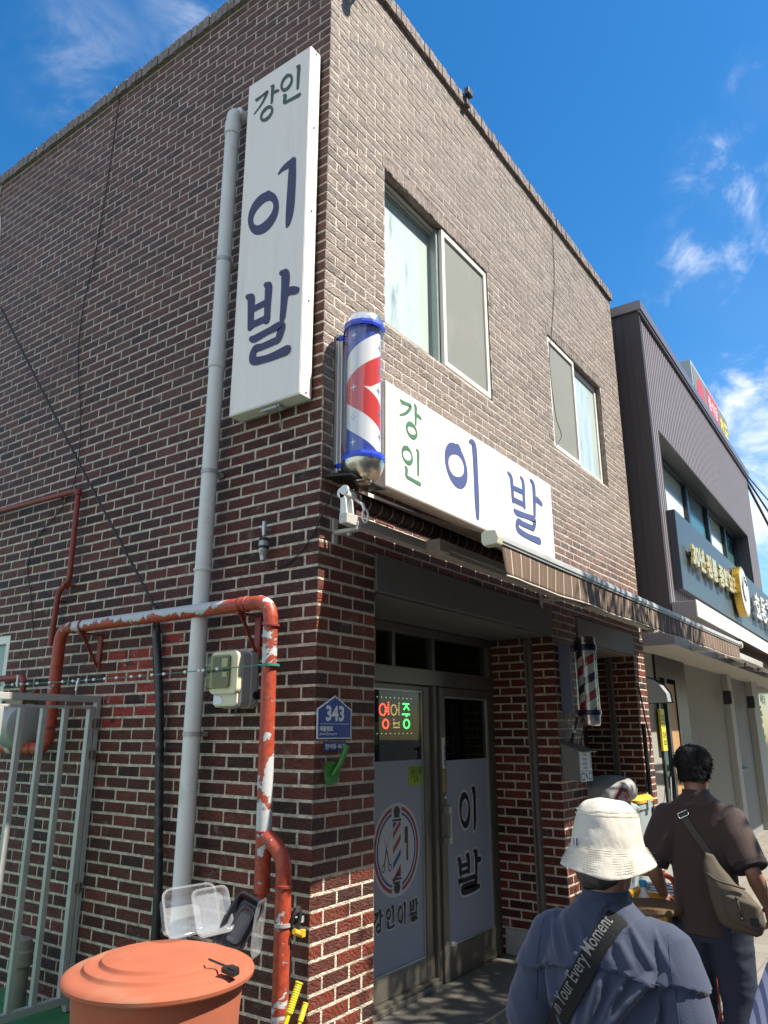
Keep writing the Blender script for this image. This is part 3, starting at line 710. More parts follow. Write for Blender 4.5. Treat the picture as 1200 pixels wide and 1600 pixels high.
mbW.build('lettering_outline', VWHITE, dl); mbK.build('lettering', INK, dl)
# round barber emblem
c = V3((1.568, FL, 1.005)); rx_, rz_ = .265, .27
def ring(mb, r0, r1, z, n=56):
    vs = [c+V3((math.cos(2*math.pi*k/n)*rx_*r, -z, math.sin(2*math.pi*k/n)*rz_*r)) for k in range(n) for r in (r0, r1)]
    mb.add(vs, [(2*k, 2*k+1, 2*((k+1) % n)+1, 2*((k+1) % n)) for k in range(n)])
def flat(mb, pts, z): mb.add([c+V3((x*rx_, -z, y*rz_)) for x, y in pts], [tuple(range(len(pts)))])
mb = MB(); ring(mb, 0.001, 1.06, .0006); mb.build('emblem_disc', VWHITE, dl)
mb = MB(); ring(mb, .90, .985, .001); mr = mb
mb = MB(); ring(mb, .80, .86, .001); mbl = mb
mw = MB(); flat(mw, [(-.22, -.97), (.22, -.97), (.22, .97), (-.22, .97)], .0014)
mw.build('emblem_pole_ground', VWHITE, dl)
for i in range(4):
    y = .52-.34*i; (mbl if i % 2 == 0 and i else mr).add([c+V3((x*rx_, -.0019, yy*rz_)) for x, yy in ((-.17, y-.28), (.17, y+.02), (.17, y+.16), (-.17, y-.14))], [(0, 1, 2, 3)])
mbl.add([c+V3((x*rx_, -.0019, yy*rz_)) for x, yy in ((-.17, .62), (.02, .62), (-.17, .46))], [(0, 1, 2)]); mbl.add([c+V3((x*rx_, -.0019, yy*rz_)) for x, yy in ((.17, -.62), (-.05, -.62), (.17, -.46))], [(0, 1, 2)])
mr.build('emblem_red', VRED, dl); mbl.build('emblem_blue', VBLUE, dl)
mk = MB()
for s in (1, -1):
    flat(mk, [(x, s*y) for x, y in ((-.2, .64), (.2, .64), (.2, .69), (-.2, .69))], .0024); flat(mk, [(x, s*y) for x, y in ((-.14, .72), (.14, .72), (.11, .78), (-.11, .78))], .0024)
    flat(mk, [(.145*math.cos(q), s*(.86+.12*math.sin(q))) for q in [i*math.pi/8 for i in range(16)]], .0026)
for s in (1, -1):   # scissors
    x = -.45; flat(mk, [(x+s*.02, -.02), (x-s*.19, .46), (x-s*.15, .36), (x+s*.06, -.05)], .0022+.0003*s); flat(mk, [(x-s*.01, .03), (x+s*.03, 0), (x+s*.13, -.30), (x+s*.09, -.31)], .0023+.0003*s)
    n = 16; vs = [(x+s*.14+(.075*r)*math.cos(2*math.pi*k/n), -.37+(.085*r)*math.sin(2*math.pi*k/n)) for k in range(n) for r in (.68, 1)]
    mk.add([c+V3((a*rx_, -.0022, y*rz_)) for a, y in vs], [(2*k, 2*k+1, 2*((k+1) % n)+1, 2*((k+1) % n)) for k in range(n)])
flat(mk, [(.36, .48), (.50, .48), (.50, .10), (.36, .10)], .0022); flat(mk, [(.43, .10), (.50, .10), (.50, -.28), (.46, -.33), (.42, -.28)], .0022)
mk.build('emblem_black', INK, dl)
# lime permit sticker
O, U, W = pbox(638, 1228, 663, 1195, FL)
mb = MB(); mb.prism([(0, 0), (.7, 0), (.9, .06), (1, .2), (1, .8), (.9, .94), (.7, 1), (0, 1)], O-V3((0, .0006, 0)), U, W, (0, -.0008, 0)); st = mb.build('permit_sticker', LIME, dl)
mb = MB()
for zz, k, s in ((.60, '모두가 함께', .75), (.40, '만드는 가게', .7), (.18, 'LA', .3)): text_mesh(mb, k, .05, O+U*.5+W*zz, (1, 0, 0), (0, 0, 1), N_, .0004, U.x*s, .0006, center=True, z0=.0018)
mb.build('sticker_print', mat('dark_green_ink', (.03, .08, .02), .5), dl)
# price strip and yellow label on the stile, pull handle
fy = DY-.012
mb = MB(); mb.box(2.078, 2.118, fy-.0012, fy+.0002, 1.49, 1.71); mb.build('white_label', PAPER, dr)
mb = MB(); text_mesh(mb, '20 80 00', .03, V3((2.104, fy-.0012, 1.655)), (0, 0, -1), (1, 0, 0), N_, .0006, .14, .0008); mb.build('label_print', NAVY, dr)
mb = MB(); mb.box(2.08, 2.116, fy-.0014, fy+.0002, 1.33, 1.485); mb.build('amber_label', mat('amber_tape', (.48, .30, .08), .5), dr)
mb = MB(); mb.tube([(2.098, fy+.004, 1.295), (2.098, fy-.012, 1.295)], .012, 14); mb.build('lock', CHROME, dr, smooth=True)
mb = MB(); mb.box(2.078, 2.125, fy-.05, fy, 1.19, 1.235); mb.box(2.078, 2.125, fy-.05, fy, .985, 1.03); mb.box(2.078, 2.10, fy-.062, fy-.04, 1.03, 1.19); mb.build('handle', ALU, dr, bevel=.006)
# shop interior
mb = MB(); mb.box(.5, 3.4, 2.9, 2.95, .1, 2.6); mb.box(.48, .5, .7, 2.9, .1, 2.6); mb.box(3.4, 3.42, .7, 2.9, .1, 2.6); mb.box(.5, 3.4, .7, 2.9, .08, .1); mb.box(.5, 3.4, .64, 2.9, 2.6, 2.64)
mb.build('shop_interior', DKWALL, bld)
# ------------------------------------------------------------------ signs on the building
vs = thing('wall_sign', 'tall white vertical lightbox sign with lettering on the shaded side wall', 'sign', (-.055, .335, 3.5))
mb = MB(); mb.box(-.108, -.012, .066, .612, 3.504, 5.898); mb.build('sign_box', SIGN_EDGE, vs, bevel=.006)
mb = MB(); mb.box(-.1105, -.1078, .072, .606, 3.512, 5.892); mb.build('sign_face', WHITE_SIGN, vs)
fx = -.1108; NS = V3((-1, 0, 0))
mb = MB()
for key, q in (('gang', (394, 189, 438, 140)), ('in', (436, 160, 474, 110))):
    a, c = at(q[0], q[1], 0, fx), at(q[2], q[3], 0, fx); zc = (a.z+c.z)/2; h = .30 if key == 'gang' else .29
    um = (q[0]+q[2])/2; z0_, z1_ = at(um, q[1], 0, fx).z, at(um, q[3], 0, fx).z; glyph(mb, key, V3((fx, a.y, z0_)), V3((0, c.y-a.y, 0)), V3((0, 0, z1_-z0_)), NS); mb.cut()
mb.build('small_lettering', GREEN, vs)
mb = MB()
for key, (ya, yb, za, zb) in (('i', (at(390, 315, 0, fx).y, at(463, 300, 0, fx).y, at(452, 350, 0, fx).z, at(456, 249, 0, fx).z)), ('bal', (.54, .10, 3.78, 4.30))):
    glyph(mb, key, (fx, ya, za), (0, yb-ya, 0), (0, 0, zb-za), NS); mb.cut()
mb.build('large_lettering', NAVY, vs)
mb = MB(); mb.box(-.085, -.035, .24, .36, 3.482, 3.503); mb.tube([(-.1, .24, 3.478), (-.1, .36, 3.478)], .008); mb.tube([(-.02, .3, 3.49), (-.005, .3, 3.47), (-.005, .3, 3.40)], .004); mb.build('bracket', STEEL, vs, bevel=.003)
mb = MB()
for z in (3.53, 4.1, 4.7, 5.3, 5.87):
    mb.ball((-.06, .0645, z), .007, 6); mb.cut()
mb.build('screw', STEEL, vs)

HS_ = hs = thing('wall_sign', 'wide white lightbox sign with lettering mounted above the awning', 'sign', (1.65, -.06, 3.09))
SX0, SX1, SZ0, SZ1 = .432, 2.855, 3.088, 3.752
mb = MB(); mb.box(SX0, SX1, -.118, -.012, SZ0, SZ1); mb.build('sign_box', SIGN_EDGE, hs, bevel=.006)
mb = MB(); mb.box(SX0+.006, SX1-.006, -.1205, -.1178, SZ0+.008, SZ1-.008); mb.build('sign_face', WHITE_SIGN, hs)
fy = -.1208; NF = V3((0, -1, 0))
def gl(mb, key, q):
    O, U, W = pbox(*q, fy); glyph(mb, key, O, U, W, NF)
def gbox(u0, u1, ul, vb, ut, vt):
    """glyph box from photo columns u0..u1 and the rows vb, vt read at columns ul, ut"""
    x0, x1 = at(u0, (vb+vt)/2, 1, fy).x, at(u1, (vb+vt)/2, 1, fy).x; z0, z1 = at(ul, vb, 1, fy).z, at(ut, vt, 1, fy).z
    return V3((x0, fy, z0)), V3((x1-x0, 0, 0)), V3((0, 0, z1-z0))
mb = MB(); glyph(mb, 'gang', *gbox(622, 660, 647, 687, 650, 634), NF); mb.cut(); glyph(mb, 'in', *gbox(626, 660, 655, 760, 651, 703), NF); mb.build('small_lettering', GREEN2, hs)
mb = MB(); glyph(mb, 'ih', (1.08, fy, 3.157), (.54, 0, 0), (0, 0, .543), NF); mb.cut(); glyph(mb, 'bal', *gbox(793, 848, 838, 846, 826, 752), NF); mb.build('large_lettering', NAVY2, hs)

# ------------------------------------------------------------------ barber poles
def pole_large():
    cx, cy, r = .158, -.165, .094; z0, z1 = 3.155, 3.925
    t = thing('barber_pole', 'large barber pole with red, white and blue chevrons on the upper wall beside the corner', 'barber pole', (cx, cy, 3.03))
    va = math.atan2(CAM.y-cy, CAM.x-cx)
    def fn(b, p):
        s = b.sep(p); ang = b.math('SUBTRACT', b.math('ARCTAN2', b.math('SUBTRACT', s[1], cy), b.math('SUBTRACT', s[0], cx)), va-math.pi/2)
        ph = b.math('MULTIPLY', b.math('WRAP', ang, 2*math.pi, 0.), 1/math.pi)
        d = b.math('ABSOLUTE', b.math('SUBTRACT', s[2], 3.545)); q = b.math('SUBTRACT', b.math('SUBTRACT', d, b.math('MULTIPLY', b.math('LESS_THAN', s[2], 3.545), .028)), b.math('MULTIPLY', ph, .205))
        q = b.math('ADD', q, .18)   # red 0.05-.209, white to .33, blue to .54
        wv = (.74, .74, .75); rd = (.58, .035, .03); bl = (.02, .055, .34)
        c = b.mix(b.math('GREATER_THAN', q, .05), wv, rd); c = b.mix(b.math('GREATER_THAN', q, .209), c, wv); c = b.mix(b.math('GREATER_THAN', q, .355), c, bl); return b.mix(b.math('GREATER_THAN', q, .535), c, wv)
    mb = MB(); mb.lathe([(r, z0), (r, z1)], (cx, cy, 0), 48); dr_ = mb.build('striped_drum', striped('chevron_stripes', fn, .22, .6), t, smooth=True)
    mb = MB()
    for ph, z in ((.30, 3.86), (.30, 3.545), (.30, 3.37), (.30, 3.225), (.86, 3.80), (.86, 3.66), (.82, 3.535), (.86, 3.405), (.86, 3.27)):
        a0 = va-math.pi/2+ph*math.pi; P = lambda x, y: (cx+(r+.0018)*math.cos(a0+x/r), cy+(r+.0018)*math.sin(a0+x/r), z+y)
        n = 4; vs_ = [P(0, 0)]
        for k in range(8):
            rr = (.026 if k % 2 == 0 else .0065); vs_.append(P(rr*.8*math.cos(k*math.pi/4), rr*1.15*math.sin(k*math.pi/4)))
        mb.add(vs_, [(0, k, k % 8+1) for k in range(1, 9)])
    mb.build('star', mat('silver_star', (.50, .50, .56), .25, .7), dr_)
    mb = MB(); mb.lathe([(.1085, z0-.01), (.1085, z1+.01)], (cx, cy, 0), 48, caps=False); mb.build('clear_tube', TUBE, t, smooth=True)
    mb = MB()
    for za, zb in ((z0-.022, z0+.016), (z1-.012, z1+.024)): mb.lathe([(.09, za), (.118, za+.002), (.120, (za+zb)/2), (.117, zb), (.09, zb+.001)], (cx, cy, 0), 12); mb.cut()
    mb.build('blue_band', BLUEB, t)
    mb = MB(); mb.lathe([(.112, 0), (.111, .024), (.104, .030), (.103, .044), (.096, .052), (.082, .068), (.055, .083), (.02, .09), (.001, .091)], (cx, cy, z1+.02), 40); mb.build('top_cap', CHROME, t, smooth=True)
    mb = MB(); mb.lathe([(.001, -.118), (.03, -.117), (.045, -.113), (.047, -.103), (.066, -.096), (.088, -.076), (.103, -.048), (.112, -.02), (.113, 0)], (cx, cy, z0-.018), 40); mb.build('bottom_bowl', mat('mottled_chrome', (.66, .62, .52), .3, 1., var=.35, scale=30, bump=.002, bscale=40), t, smooth=True)
    mb = MB(); mb.box(.105, .155, -.052, .0, 3.10, 3.925); mb.box(.10, .16, -.03, -.002, 3.09, 3.935); mb.build('back_rail', ALU, t, bevel=.006)
    mb = MB(); mb.box(.108, .152, -.115, -.045, 3.872, 3.90); mb.box(.10, .158, -.06, -.004, 3.885, 3.915); mb.cut(); mb.box(.108, .152, -.115, -.045, 3.128, 3.15); mb.box(.10, .158, -.06, -.004, 3.115, 3.145); mb.build('wall_bracket', BLUEB, t, bevel=.005)
pole_large()
def pole_small():
    cx, cy, r = 3.262, -.16, .074; z0, z1 = 1.915, 2.395
    t = thing('barber_pole', 'small slim barber pole with diagonal red, white and black bands on the shaded pillar', 'barber pole', (cx, cy, 1.8))
    va = math.atan2(CAM.y-cy, CAM.x-cx)
    def fn(b, p):
        s = b.sep(p); ang = b.math('SUBTRACT', b.math('ARCTAN2', b.math('SUBTRACT', s[1], cy), b.math('SUBTRACT', s[0], cx)), va-math.pi/2)
        q = b.math('SUBTRACT', s[2], b.math('MULTIPLY', ang, .12/math.pi)); q = b.math('FRACT', b.math('MULTIPLY_ADD', q, 1/.285, 100.27))
        c = b.mix(b.math('GREATER_THAN', q, .25), (.40, .03, .045), (.62, .62, .61)); c = b.mix(b.math('GREATER_THAN', q, .5), c, (.018, .022, .045)); c = b.mix(b.math('GREATER_THAN', q, .73), c, (.62, .62, .61))
        f = b.math('FRACT', b.math('MULTIPLY', q, 12.)); return b.mix(b.math('MULTIPLY', b.math('LESS_THAN', f, .06), .5), c, (.05, .05, .06))
    mb = MB(); mb.lathe([(r, z0), (r, z1)], (cx, cy, 0), 40); mb.build('striped_drum', striped('diagonal_stripes', fn, .3, .5), t, smooth=True)
    mb = MB(); mb.lathe([(.089, z0), (.089, z1)], (cx, cy, 0), 40, caps=False); mb.build('clear_tube', GLASS, t, smooth=True)
    mb = MB(); mb.lathe([(.07, z0-.04), (.096, z0-.038), (.096, z0), (.07, z0+.004)], (cx, cy, 0), 40); mb.cut(); mb.lathe([(.07, z1-.004), (.096, z1), (.096, z1+.045), (.07, z1+.047)], (cx, cy, 0), 40); mb.build('blue_band', mat('navy_band', (.012, .016, .06), .3), t, smooth=True)
    mb = MB(); mb.lathe([(.08, 0), (.088, .004), (.089, .018), (.083, .022), (.083, .06), (.078, .066), (.02, .07)], (cx, cy, z1+.045), 40); mb.build('top_cap', mat('dull_chrome', (.28, .28, .27), .25, .9), t, smooth=True)
    mb = MB(); mb.lathe([(.05, -.085), (.074, -.083), (.08, -.075), (.083, -.02), (.088, -.002), (.088, 0)], (cx, cy, z0-.038), 40); mb.build('bottom_cap', CHROME, t, smooth=True)
    mb = MB(); mb.box(3.075, 3.10, -.10, 0, 1.90, 2.44); mb.box(3.10, 3.18, -.10, -.085, 1.885, 1.92); mb.cut(); mb.box(3.10, 3.18, -.10, -.085, 2.40, 2.43); mb.build('wall_bracket', mat('blue_grey_bracket', (.20, .23, .30), .4, .4), t, bevel=.004)
    mb = MB(); mb.tube(spline([(3.16, -.09, 1.86), (3.17, -.07, 1.80), (3.16, -.05, 1.74), (3.165, -.03, 1.66)], 5), .011, 8); mb.cut(); mb.tube(spline([(3.30, -.10, 1.80), (3.305, -.06, 1.70), (3.30, -.05, 1.6)], 5), .005, 6); mb.build('power_cable', CABLE, t, smooth=True)
    mb = MB(); mb.box(3.145, 3.185, -.062, -.052, 1.74, 1.80); mb.build('cable_tag', PAPER, t)
pole_small()

# ------------------------------------------------------------------ awning of the barber shop
def awning():
    t = thing('awning', 'brown striped retractable awning stretched over the barber shop front', 'awning', (2.9, 0, 2.8))
    ax0, ax1 = .055, 5.40; fy_, fz = -.955, 2.562; ry, rz, rr = -.13, 2.925, .046
    mb = MB(); mb.tube([(ax0+.07, ry, rz), (ax1-.07, ry, rz)], rr, 20); mb.build('roller', AWN, t, smooth=True)
    # fabric sheet from the roller to the front bar, sagging a little
    n, m = 60, 14; vs_ = []
    for i in range(n+1):
        x = ax0+.08+(ax1-ax0-.16)*i/n
        for j in range(m+1):
            s = j/m; y = ry-.02+(fy_+.015-ry)*s; z = rz+rr-.004+(fz+.045-rz-rr)*s-.05*s*(1-s)+.006*math.sin(i*.9+s*5)*s*(1-s)*2
            vs_.append((x, y, z))
    fs = [(i*(m+1)+j, (i+1)*(m+1)+j, (i+1)*(m+1)+j+1, i*(m+1)+j+1) for i in range(n) for j in range(m)]
    mb = MB(); mb.add(vs_, fs); me = mb.mesh('fabric', smooth='all'); o = place('fabric', me, AWN, t); sd = o.modifiers.new('s', 'SOLIDIFY'); sd.thickness = .0015
    mb = MB(); mb.box(ax0+.03, ax1-.03, fy_-.03, fy_+.022, fz, fz+.045); mb.box(ax0+.03, ax1-.03, fy_-.036, fy_-.03, fz+.012, fz+.036); mb.build('front_bar', mat('white_bar', (.44, .45, .44), .5, .0, dirt=.3, dirtc=(.2, .2, .19)), t, bevel=.006)
    mb = MB()
    for x in (ax0-.02, ax1-.04): mb.prism([(-.042, -.014), (.024, -.018), (.036, .0), (.036, .042), (.016, .056), (-.038, .05), (-.048, .018)], (x, fy_, fz), (0, 1, 0), (0, 0, 1), (.055, 0, 0)); mb.cut()
    mb.build('end_cap', CREAM, t, bevel=.006)
    # hanging valance with a rippled lower edge
    n, m = 110, 8; vs_ = []
    for i in range(n+1):
        x = ax0+.06+(ax1-ax0-.14)*i/n; dep = .142-.004*abs(math.sin(i*.22))
        for j in range(m+1):
            s = j/m; vs_.append((x+(.035*s*math.exp(-i/4.)), fy_-.022-.009*s*math.sin(i*.31+.6)+.012*s*s*math.exp(-((i-6)/3.)**2), fz+.006-dep*s))
    fs = [(i*(m+1)+j, (i+1)*(m+1)+j, (i+1)*(m+1)+j+1, i*(m+1)+j+1) for i in range(n) for j in range(m)]
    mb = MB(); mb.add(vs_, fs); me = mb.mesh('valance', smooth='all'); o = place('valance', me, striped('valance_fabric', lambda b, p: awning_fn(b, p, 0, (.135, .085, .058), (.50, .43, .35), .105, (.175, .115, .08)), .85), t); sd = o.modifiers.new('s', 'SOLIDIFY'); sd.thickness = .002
    e = MB(); e.tube([V3(vs_[i*(m+1)+m])-V3((0, 0, .002)) for i in range(n+1)], .0045, 6); e.build('hem', mat('pale_hem', (.60, .55, .48), .8), o, smooth=True)
    # square torsion bar, brackets, folding arms, crank hook
    mb = MB(); mb.box(.02, 5.5, -.165, -.115, 2.775, 2.83); mb.build('torsion_bar', ALUW, t, bevel=.005)
    mb = MB()
    for x in (.10, 2.75, 5.3): mb.box(x, x+.04, -.17, .0, 2.752, 2.772); mb.box(x, x+.04, -.015, 0, 2.70, 2.84); mb.box(x+.004, x+.036, -.174, -.166, 2.75, 2.80); mb.tube([(x+.025, -.10, 2.735), (x+.025, -.10, 2.76)], .014, 8); mb.cut()
    mb.build('wall_bracket', ALUW, t, bevel=.004)
    mb = MB()
    mb.box(.78, .90, -.26, -.165, 2.762, 2.835); mb.tube([(.86, -.215, 2.752), (.86, -.215, 2.845)], .03, 14)
    for a, c in (((.88, -.215, 2.795), (2.55, -.25, 2.77)), ((3.2, -.215, 2.795), (4.9, -.25, 2.77))):
        a, c = V3(a), V3(c); d = (c-a); ln = d.length; d.normalize(); s_ = d.cross(V3((0, 0, 1))).normalized(); u_ = s_.cross(d)
        mb.obox((a+c)/2, d*ln/2, s_*.034, u_*.042); mb.obox((a+c)/2, d*ln/2, s_*.038, u_*.012)
        mb.tube([c-u_*.06, c+u_*.06], .038, 14); mb.cut()
    for a, c in (((2.55, -.25, 2.77), (1.75, -.925, 2.56)), ((4.9, -.25, 2.77), (4.1, -.925, 2.56))):
        a, c = V3(a), V3(c); d = (c-a); ln = d.length; d.normalize(); s_ = d.cross(V3((0, 0, 1))).normalized(); u_ = s_.cross(d)
        mb.obox((a+c)/2, d*ln/2, s_*.024, u_*.03); mb.cut()
    mb.build('folding_arm', ALUW, t, bevel=.004)
    mb = MB()
    for x in (.03, .085): mb.prism([(-.022, 0), (.022, 0), (.012, .08), (-.012, .125), (-.028, .12), (-.02, .07)], (x, -.135, 2.828), (0, -1, 0), (0, 0, 1), (.008, 0, 0))
    mb.tube([(.03, -.12, 2.945), (.145, -.12, 2.945)], .029, 16); mb.lathe([(.016, 0), (.026, .0), (.026, .012), (.016, .012)], (.012, -.15, 2.95), 16, (1, 0, 0))
    mb.tube([(.125, -.135, 2.93), (.135, -.18, 2.895), (.14, -.19, 2.86)], .009, 10)
    hp = [V3((.142+.016*math.cos(q), -.192-.006*math.cos(q), 2.832+.036*math.sin(q))) for q in [i*math.pi/8 for i in range(16)]]; mb.tube(hp, .006, 8, closed=True)
    mb.build('crank_gear', WHITE, t, smooth=True)
    # black rain flap above the roller
    mb = MB(); mb.add([(.02, -.002, 3.06), (.34, -.002, 3.06), (.34, -.19, 3.035), (.02, -.19, 3.035), (.02, -.002, 3.052), (.34, -.002, 3.052), (.34, -.19, 3.027), (.02, -.19, 3.027)], [(0, 1, 2, 3), (4, 5, 6, 7), (3, 2, 6, 7), (0, 3, 7, 4), (1, 2, 6, 5), (0, 1, 5, 4)]); mb.build('rain_flap', BLACK, t)
    mb = MB(); mb.box(.36, 5.5, -.05, -.002, 3.02, 3.045); mb.build('wall_rail', WFRAME, t, bevel=.003)
awning()

# ------------------------------------------------------------------ pipes and cables on the side wall
dp = thing('downpipe', 'pale grey plastic downpipe running down the side wall behind the red pipe', 'drain pipe', (-.095, .77, GZ))
mb = MB(); X = -.092; Yp = .765
mb.tube([(X, Yp, .27), (X, Yp, 5.66)], .0455, 24)
mb.tube(fillet([(X, Yp, 5.62), (X, Yp, 5.775), (-.0, Yp, 5.79)], .085, 8), .0455, 24); mb.build('pipe', PVC, dp, smooth=True)
mb = MB()
for z, hh in ((5.64, .10), (3.93, .13), (2.62, .02)): mb.lathe([(.046, -hh/2), (.0520, -hh/2+.004), (.0520, hh/2-.004), (.046, hh/2)], (X, Yp, z), 24); mb.cut()
mb.lathe([(.046, -.07), (.052, -.066), (.052, -.02), (.046, -.016)], (.0, Yp, 5.79), 24, (1, 0, 0)); mb.build('socket', PVC, dp, smooth=True)
mb = MB()
for z in (4.62, 3.2, 1.74): mb.lathe([(.0457, -.012), (.0495, -.012), (.0495, .012), (.0457, .012)], (X, Yp, z), 24); mb.box(-.04, 0, Yp-.02, Yp+.02, z-.012, z+.012); mb.cut()
mb.build('clamp', STEEL, dp, smooth=True)

gp = thing('gas_pipe', 'thick red gas pipe with peeling paint bending along the side wall to the corner', 'gas pipe', (-.13, 1., GZ))
PX = -.135; pr_ = .037
mb = MB(); mb.tube(fillet([(PX, 2.72, 1.655), (PX, 2.02, 1.655), (PX, 2.02, 2.385), (PX, .19, 2.385), (PX, .175, 1.05)], .10, 8), pr_, 20)
mb.build('main_run', PIPE, gp, smooth=True)
mb = MB(); mb.tube(fillet([(PX, .178, 1.30), (PX, .045, 1.215), (PX, .04, GZ)], .10, 8), pr_*.98, 20); mb.lathe([(.037, 0), (.037, -.05), (.034, -.10), (.012, -.235), (.008, -.24)], (PX, .175, 1.22), 20); mb.build('branch', PIPE, gp, smooth=True)
mb = MB()
for c, ax_ in (((PX, 1.88, 2.385), (0, 1, 0)), ((PX, .36, 2.385), (0, 1, 0)), ((PX, .182, 2.26), (0, 0, 1)), ((PX, .178, 1.305), (0, 0, 1)), ((PX, 2.02, 1.78), (0, 0, 1)), ((PX, 2.17, 1.655), (0, 1, 0)), ((PX, .041, 1.09), (0, 0, 1))):
    mb.lathe([(.036, -.008), (.0415, -.005), (.0415, .005), (.036, .008)], c, 20, ax_); mb.cut()
mb.build('joint_collar', RED, gp, smooth=True)
mb = MB()
for y in (1.78, .40):
    mb.box(-.012, 0, y-.02, y+.02, 2.13, 2.345); mb.box(-.17, -.012, y-.016, y+.016, 2.335, 2.345)
    mb.prism([(-.15, 2.335), (-.12, 2.335), (-.012, 2.16), (-.012, 2.13)], (0, y-.004, 0), (1, 0, 0), (0, 0, 1), (0, .008, 0))
    mb.lathe([(.0385, -.01), (.0415, -.01), (.0415, .01), (.0385, .01)], (PX, y, 2.385), 20, (0, 1, 0)); mb.cut()
mb.build('wall_bracket', RED, gp, bevel=.002)
mb = MB(); mb.tube([(PX, .040, .93), (PX, .040, .945)], .040, 18); mb.box(-.10, 0, .03, .05, .925, .95); mb.build('pipe_clip', STEEL, gp, smooth=True)

tp = thing('gas_pipe', 'thin red gas pipe with two elbows climbing the side wall above the gate', 'gas pipe', (-.05, 2.2, 2.3))
mb = MB(); mb.tube(fillet([(-.05, 4.6, 3.42), (-.05, 2.145, 3.362), (-.05, 2.13, 2.72), (-.05, 2.24, 2.665), (-.05, 2.262, 2.30)], .045, 5), .0185, 14); mb.build('pipe', RED, tp, smooth=True)
mb = MB(); mb.lathe([(.018, -.02), (.025, -.018), (.025, .018), (.018, .02)], (-.05, 2.145, 3.345), 14); mb.cut(); mb.lathe([(.018, -.02), (.025, -.018), (.025, .018), (.018, .02)], (-.05, 2.165, 2.70), 14, (0, 1, .4)); mb.cut()
for y, z in ((2.4, 3.37), (2.14, 2.70), (2.24, 2.6)): mb.box(-.05, 0, y-.006, y+.006, z-.012, z+.004); mb.cut()
mb.build('clip', RED, tp, smooth=True)
lp = thing('gas_pipe', 'short red pipe loop beside the grey gas meter', 'gas pipe', (-.08, 2.5, 1.95))
mb = MB(); mb.tube(fillet([(-.08, 3.2, 2.105), (-.08, 2.475, 2.105), (-.08, 2.475, 1.80)], .05, 5), .021, 14); mb.tube(fillet([(-.08, 2.36, 1.80), (-.08, 2.36, 1.99), (-.08, 2.30, 2.0)], .03, 5), .018, 12); mb.build('pipe', RED, lp, smooth=True)
gm = thing('gas_meter', 'round grey gas meter on the wall behind the steel gate', 'gas meter', (-.14, 2.42, 1.78))
mb = MB(); mb.lathe([(.02, -.13), (.11, -.13), (.135, -.115), (.14, -.09), (.14, .03), (.13, .05), (.02, .055)], (-.15, 2.36, 1.79), 28, (0, 1, 0)); mb.build('meter_drum', GREYP, gm, smooth=True)
mb = MB(); mb.box(-.20, -.09, 2.25, 2.45, 1.90, 1.95); mb.tube([(-.12, 2.30, 1.9), (-.12, 2.30, 2.0)], .02, 12); mb.tube([(-.12, 2.44, 1.9), (-.12, 2.44, 2.0)], .02, 12); mb.build('meter_head', mat('dull_brass', (.16, .13, .06), .4, .6), gm, bevel=.006)

cdt = thing('cable_conduit', 'black taped cable conduit running down the brick between gate and downpipe', 'conduit', (-.04, 1.05, GZ))
mb = MB(); mb.tube(spline([(-.035, 1.21, 2.42), (-.04, 1.19, 2.30), (-.045, 1.13, 2.05), (-.05, 1.08, 1.75), (-.05, 1.03, 1.3), (-.05, .99, .9), (-.05, .985, .25)], 8), [.020]*6+[.0235]*43, 14); mb.build('conduit', CONDUIT, cdt, smooth=True)
mb = MB(); mb.tube(spline([(-.03, 1.24, 2.36), (-.03, 1.2, 2.1), (-.04, 1.125, 1.85), (-.045, 1.09, 1.6)], 6), .006, 8); mb.lathe([(.024, -.015), (.0265, -.012), (.0265, .012), (.024, .015)], (-.049, 1.068, 1.655), 14); mb.build('tape', BLACK, cdt, smooth=True)
oc = MB(); a = at(242, 948, 0, -.04); oc.tube(sag(a, a+(at(-40, 395, 0, -.6)-a), .03, 30), .0085, 8); oc.tube(spline([a, a+V3((0, -.03, -.04)), (-.04, 1.2, 2.36)], 4), .012, 8)
tag(oc.build('overhead_cable', CABLE, smooth=True), 'black overhead cable slanting down across the side wall', 'cable')
def wire(name, pts, r, mt, label, cat='wire'):
    m = MB(); m.tube(spline(pts, 8), r, 6); return tag(m.build(name, mt, smooth=True), label, cat)
W0 = lambda u, v, o=-.008: at(u, v, 0, o)
wire('thin_wire', [(-.03, 2.27, 6.99)]+[W0(*q) for q in ((186, 158), (170, 270), (148, 400), (130, 480), (122, 560), (126, 660), (118, 745), (95, 795), (62, 835), (44, 880), (48, 930), (52, 985))], .0035, CABLE, 'thin black wire hanging down the whole side wall')
wire('thin_wire', [W0(12, 278), W0(2, 292), W0(-2, 320), W0(1, 352), W0(-4, 400)], .006, WIRE_W, 'short white wire dropping from the roofline of the side wall')
wire('thin_wire', [at(862, 340, 1, -.008), at(866, 430, 1, -.008), at(862, 520, 1, -.008), at(858, 560, 1, -.01), at(868, 648, 1, -.012), at(877, 680, 1, -.02), at(868, 697, 1, -.01)], .0035, CABLE, 'thin black wire dangling in front of the second upper window')
wire('thin_wire', [at(520, 768, 1, -.012), (0.02, -.012, 2.86), (-.008, .01, 2.78), W0(497, 820), W0(470, 862), W0(440, 884), W0(416, 880)], .0035, CABLE, 'thin black lamp wire crossing the corner under the awning')
lm = thing('wall_lamp', 'small clear glass bulb lamp with black bands hanging on the side wall', 'lamp', (-.05, .345, 2.7))
mb = MB(); mb.lathe([(.010, .02), (.014, .06), (.012, .10)], (-.05, .345, 2.745), 14); mb.lathe([(.006, -.03), (.014, -.026), (.018, .0)], (-.05, .345, 2.655), 14); mb.box(-.05, 0, .339, .351, 2.80, 2.815); mb.build('lamp_holder', ALU, lm, smooth=True)
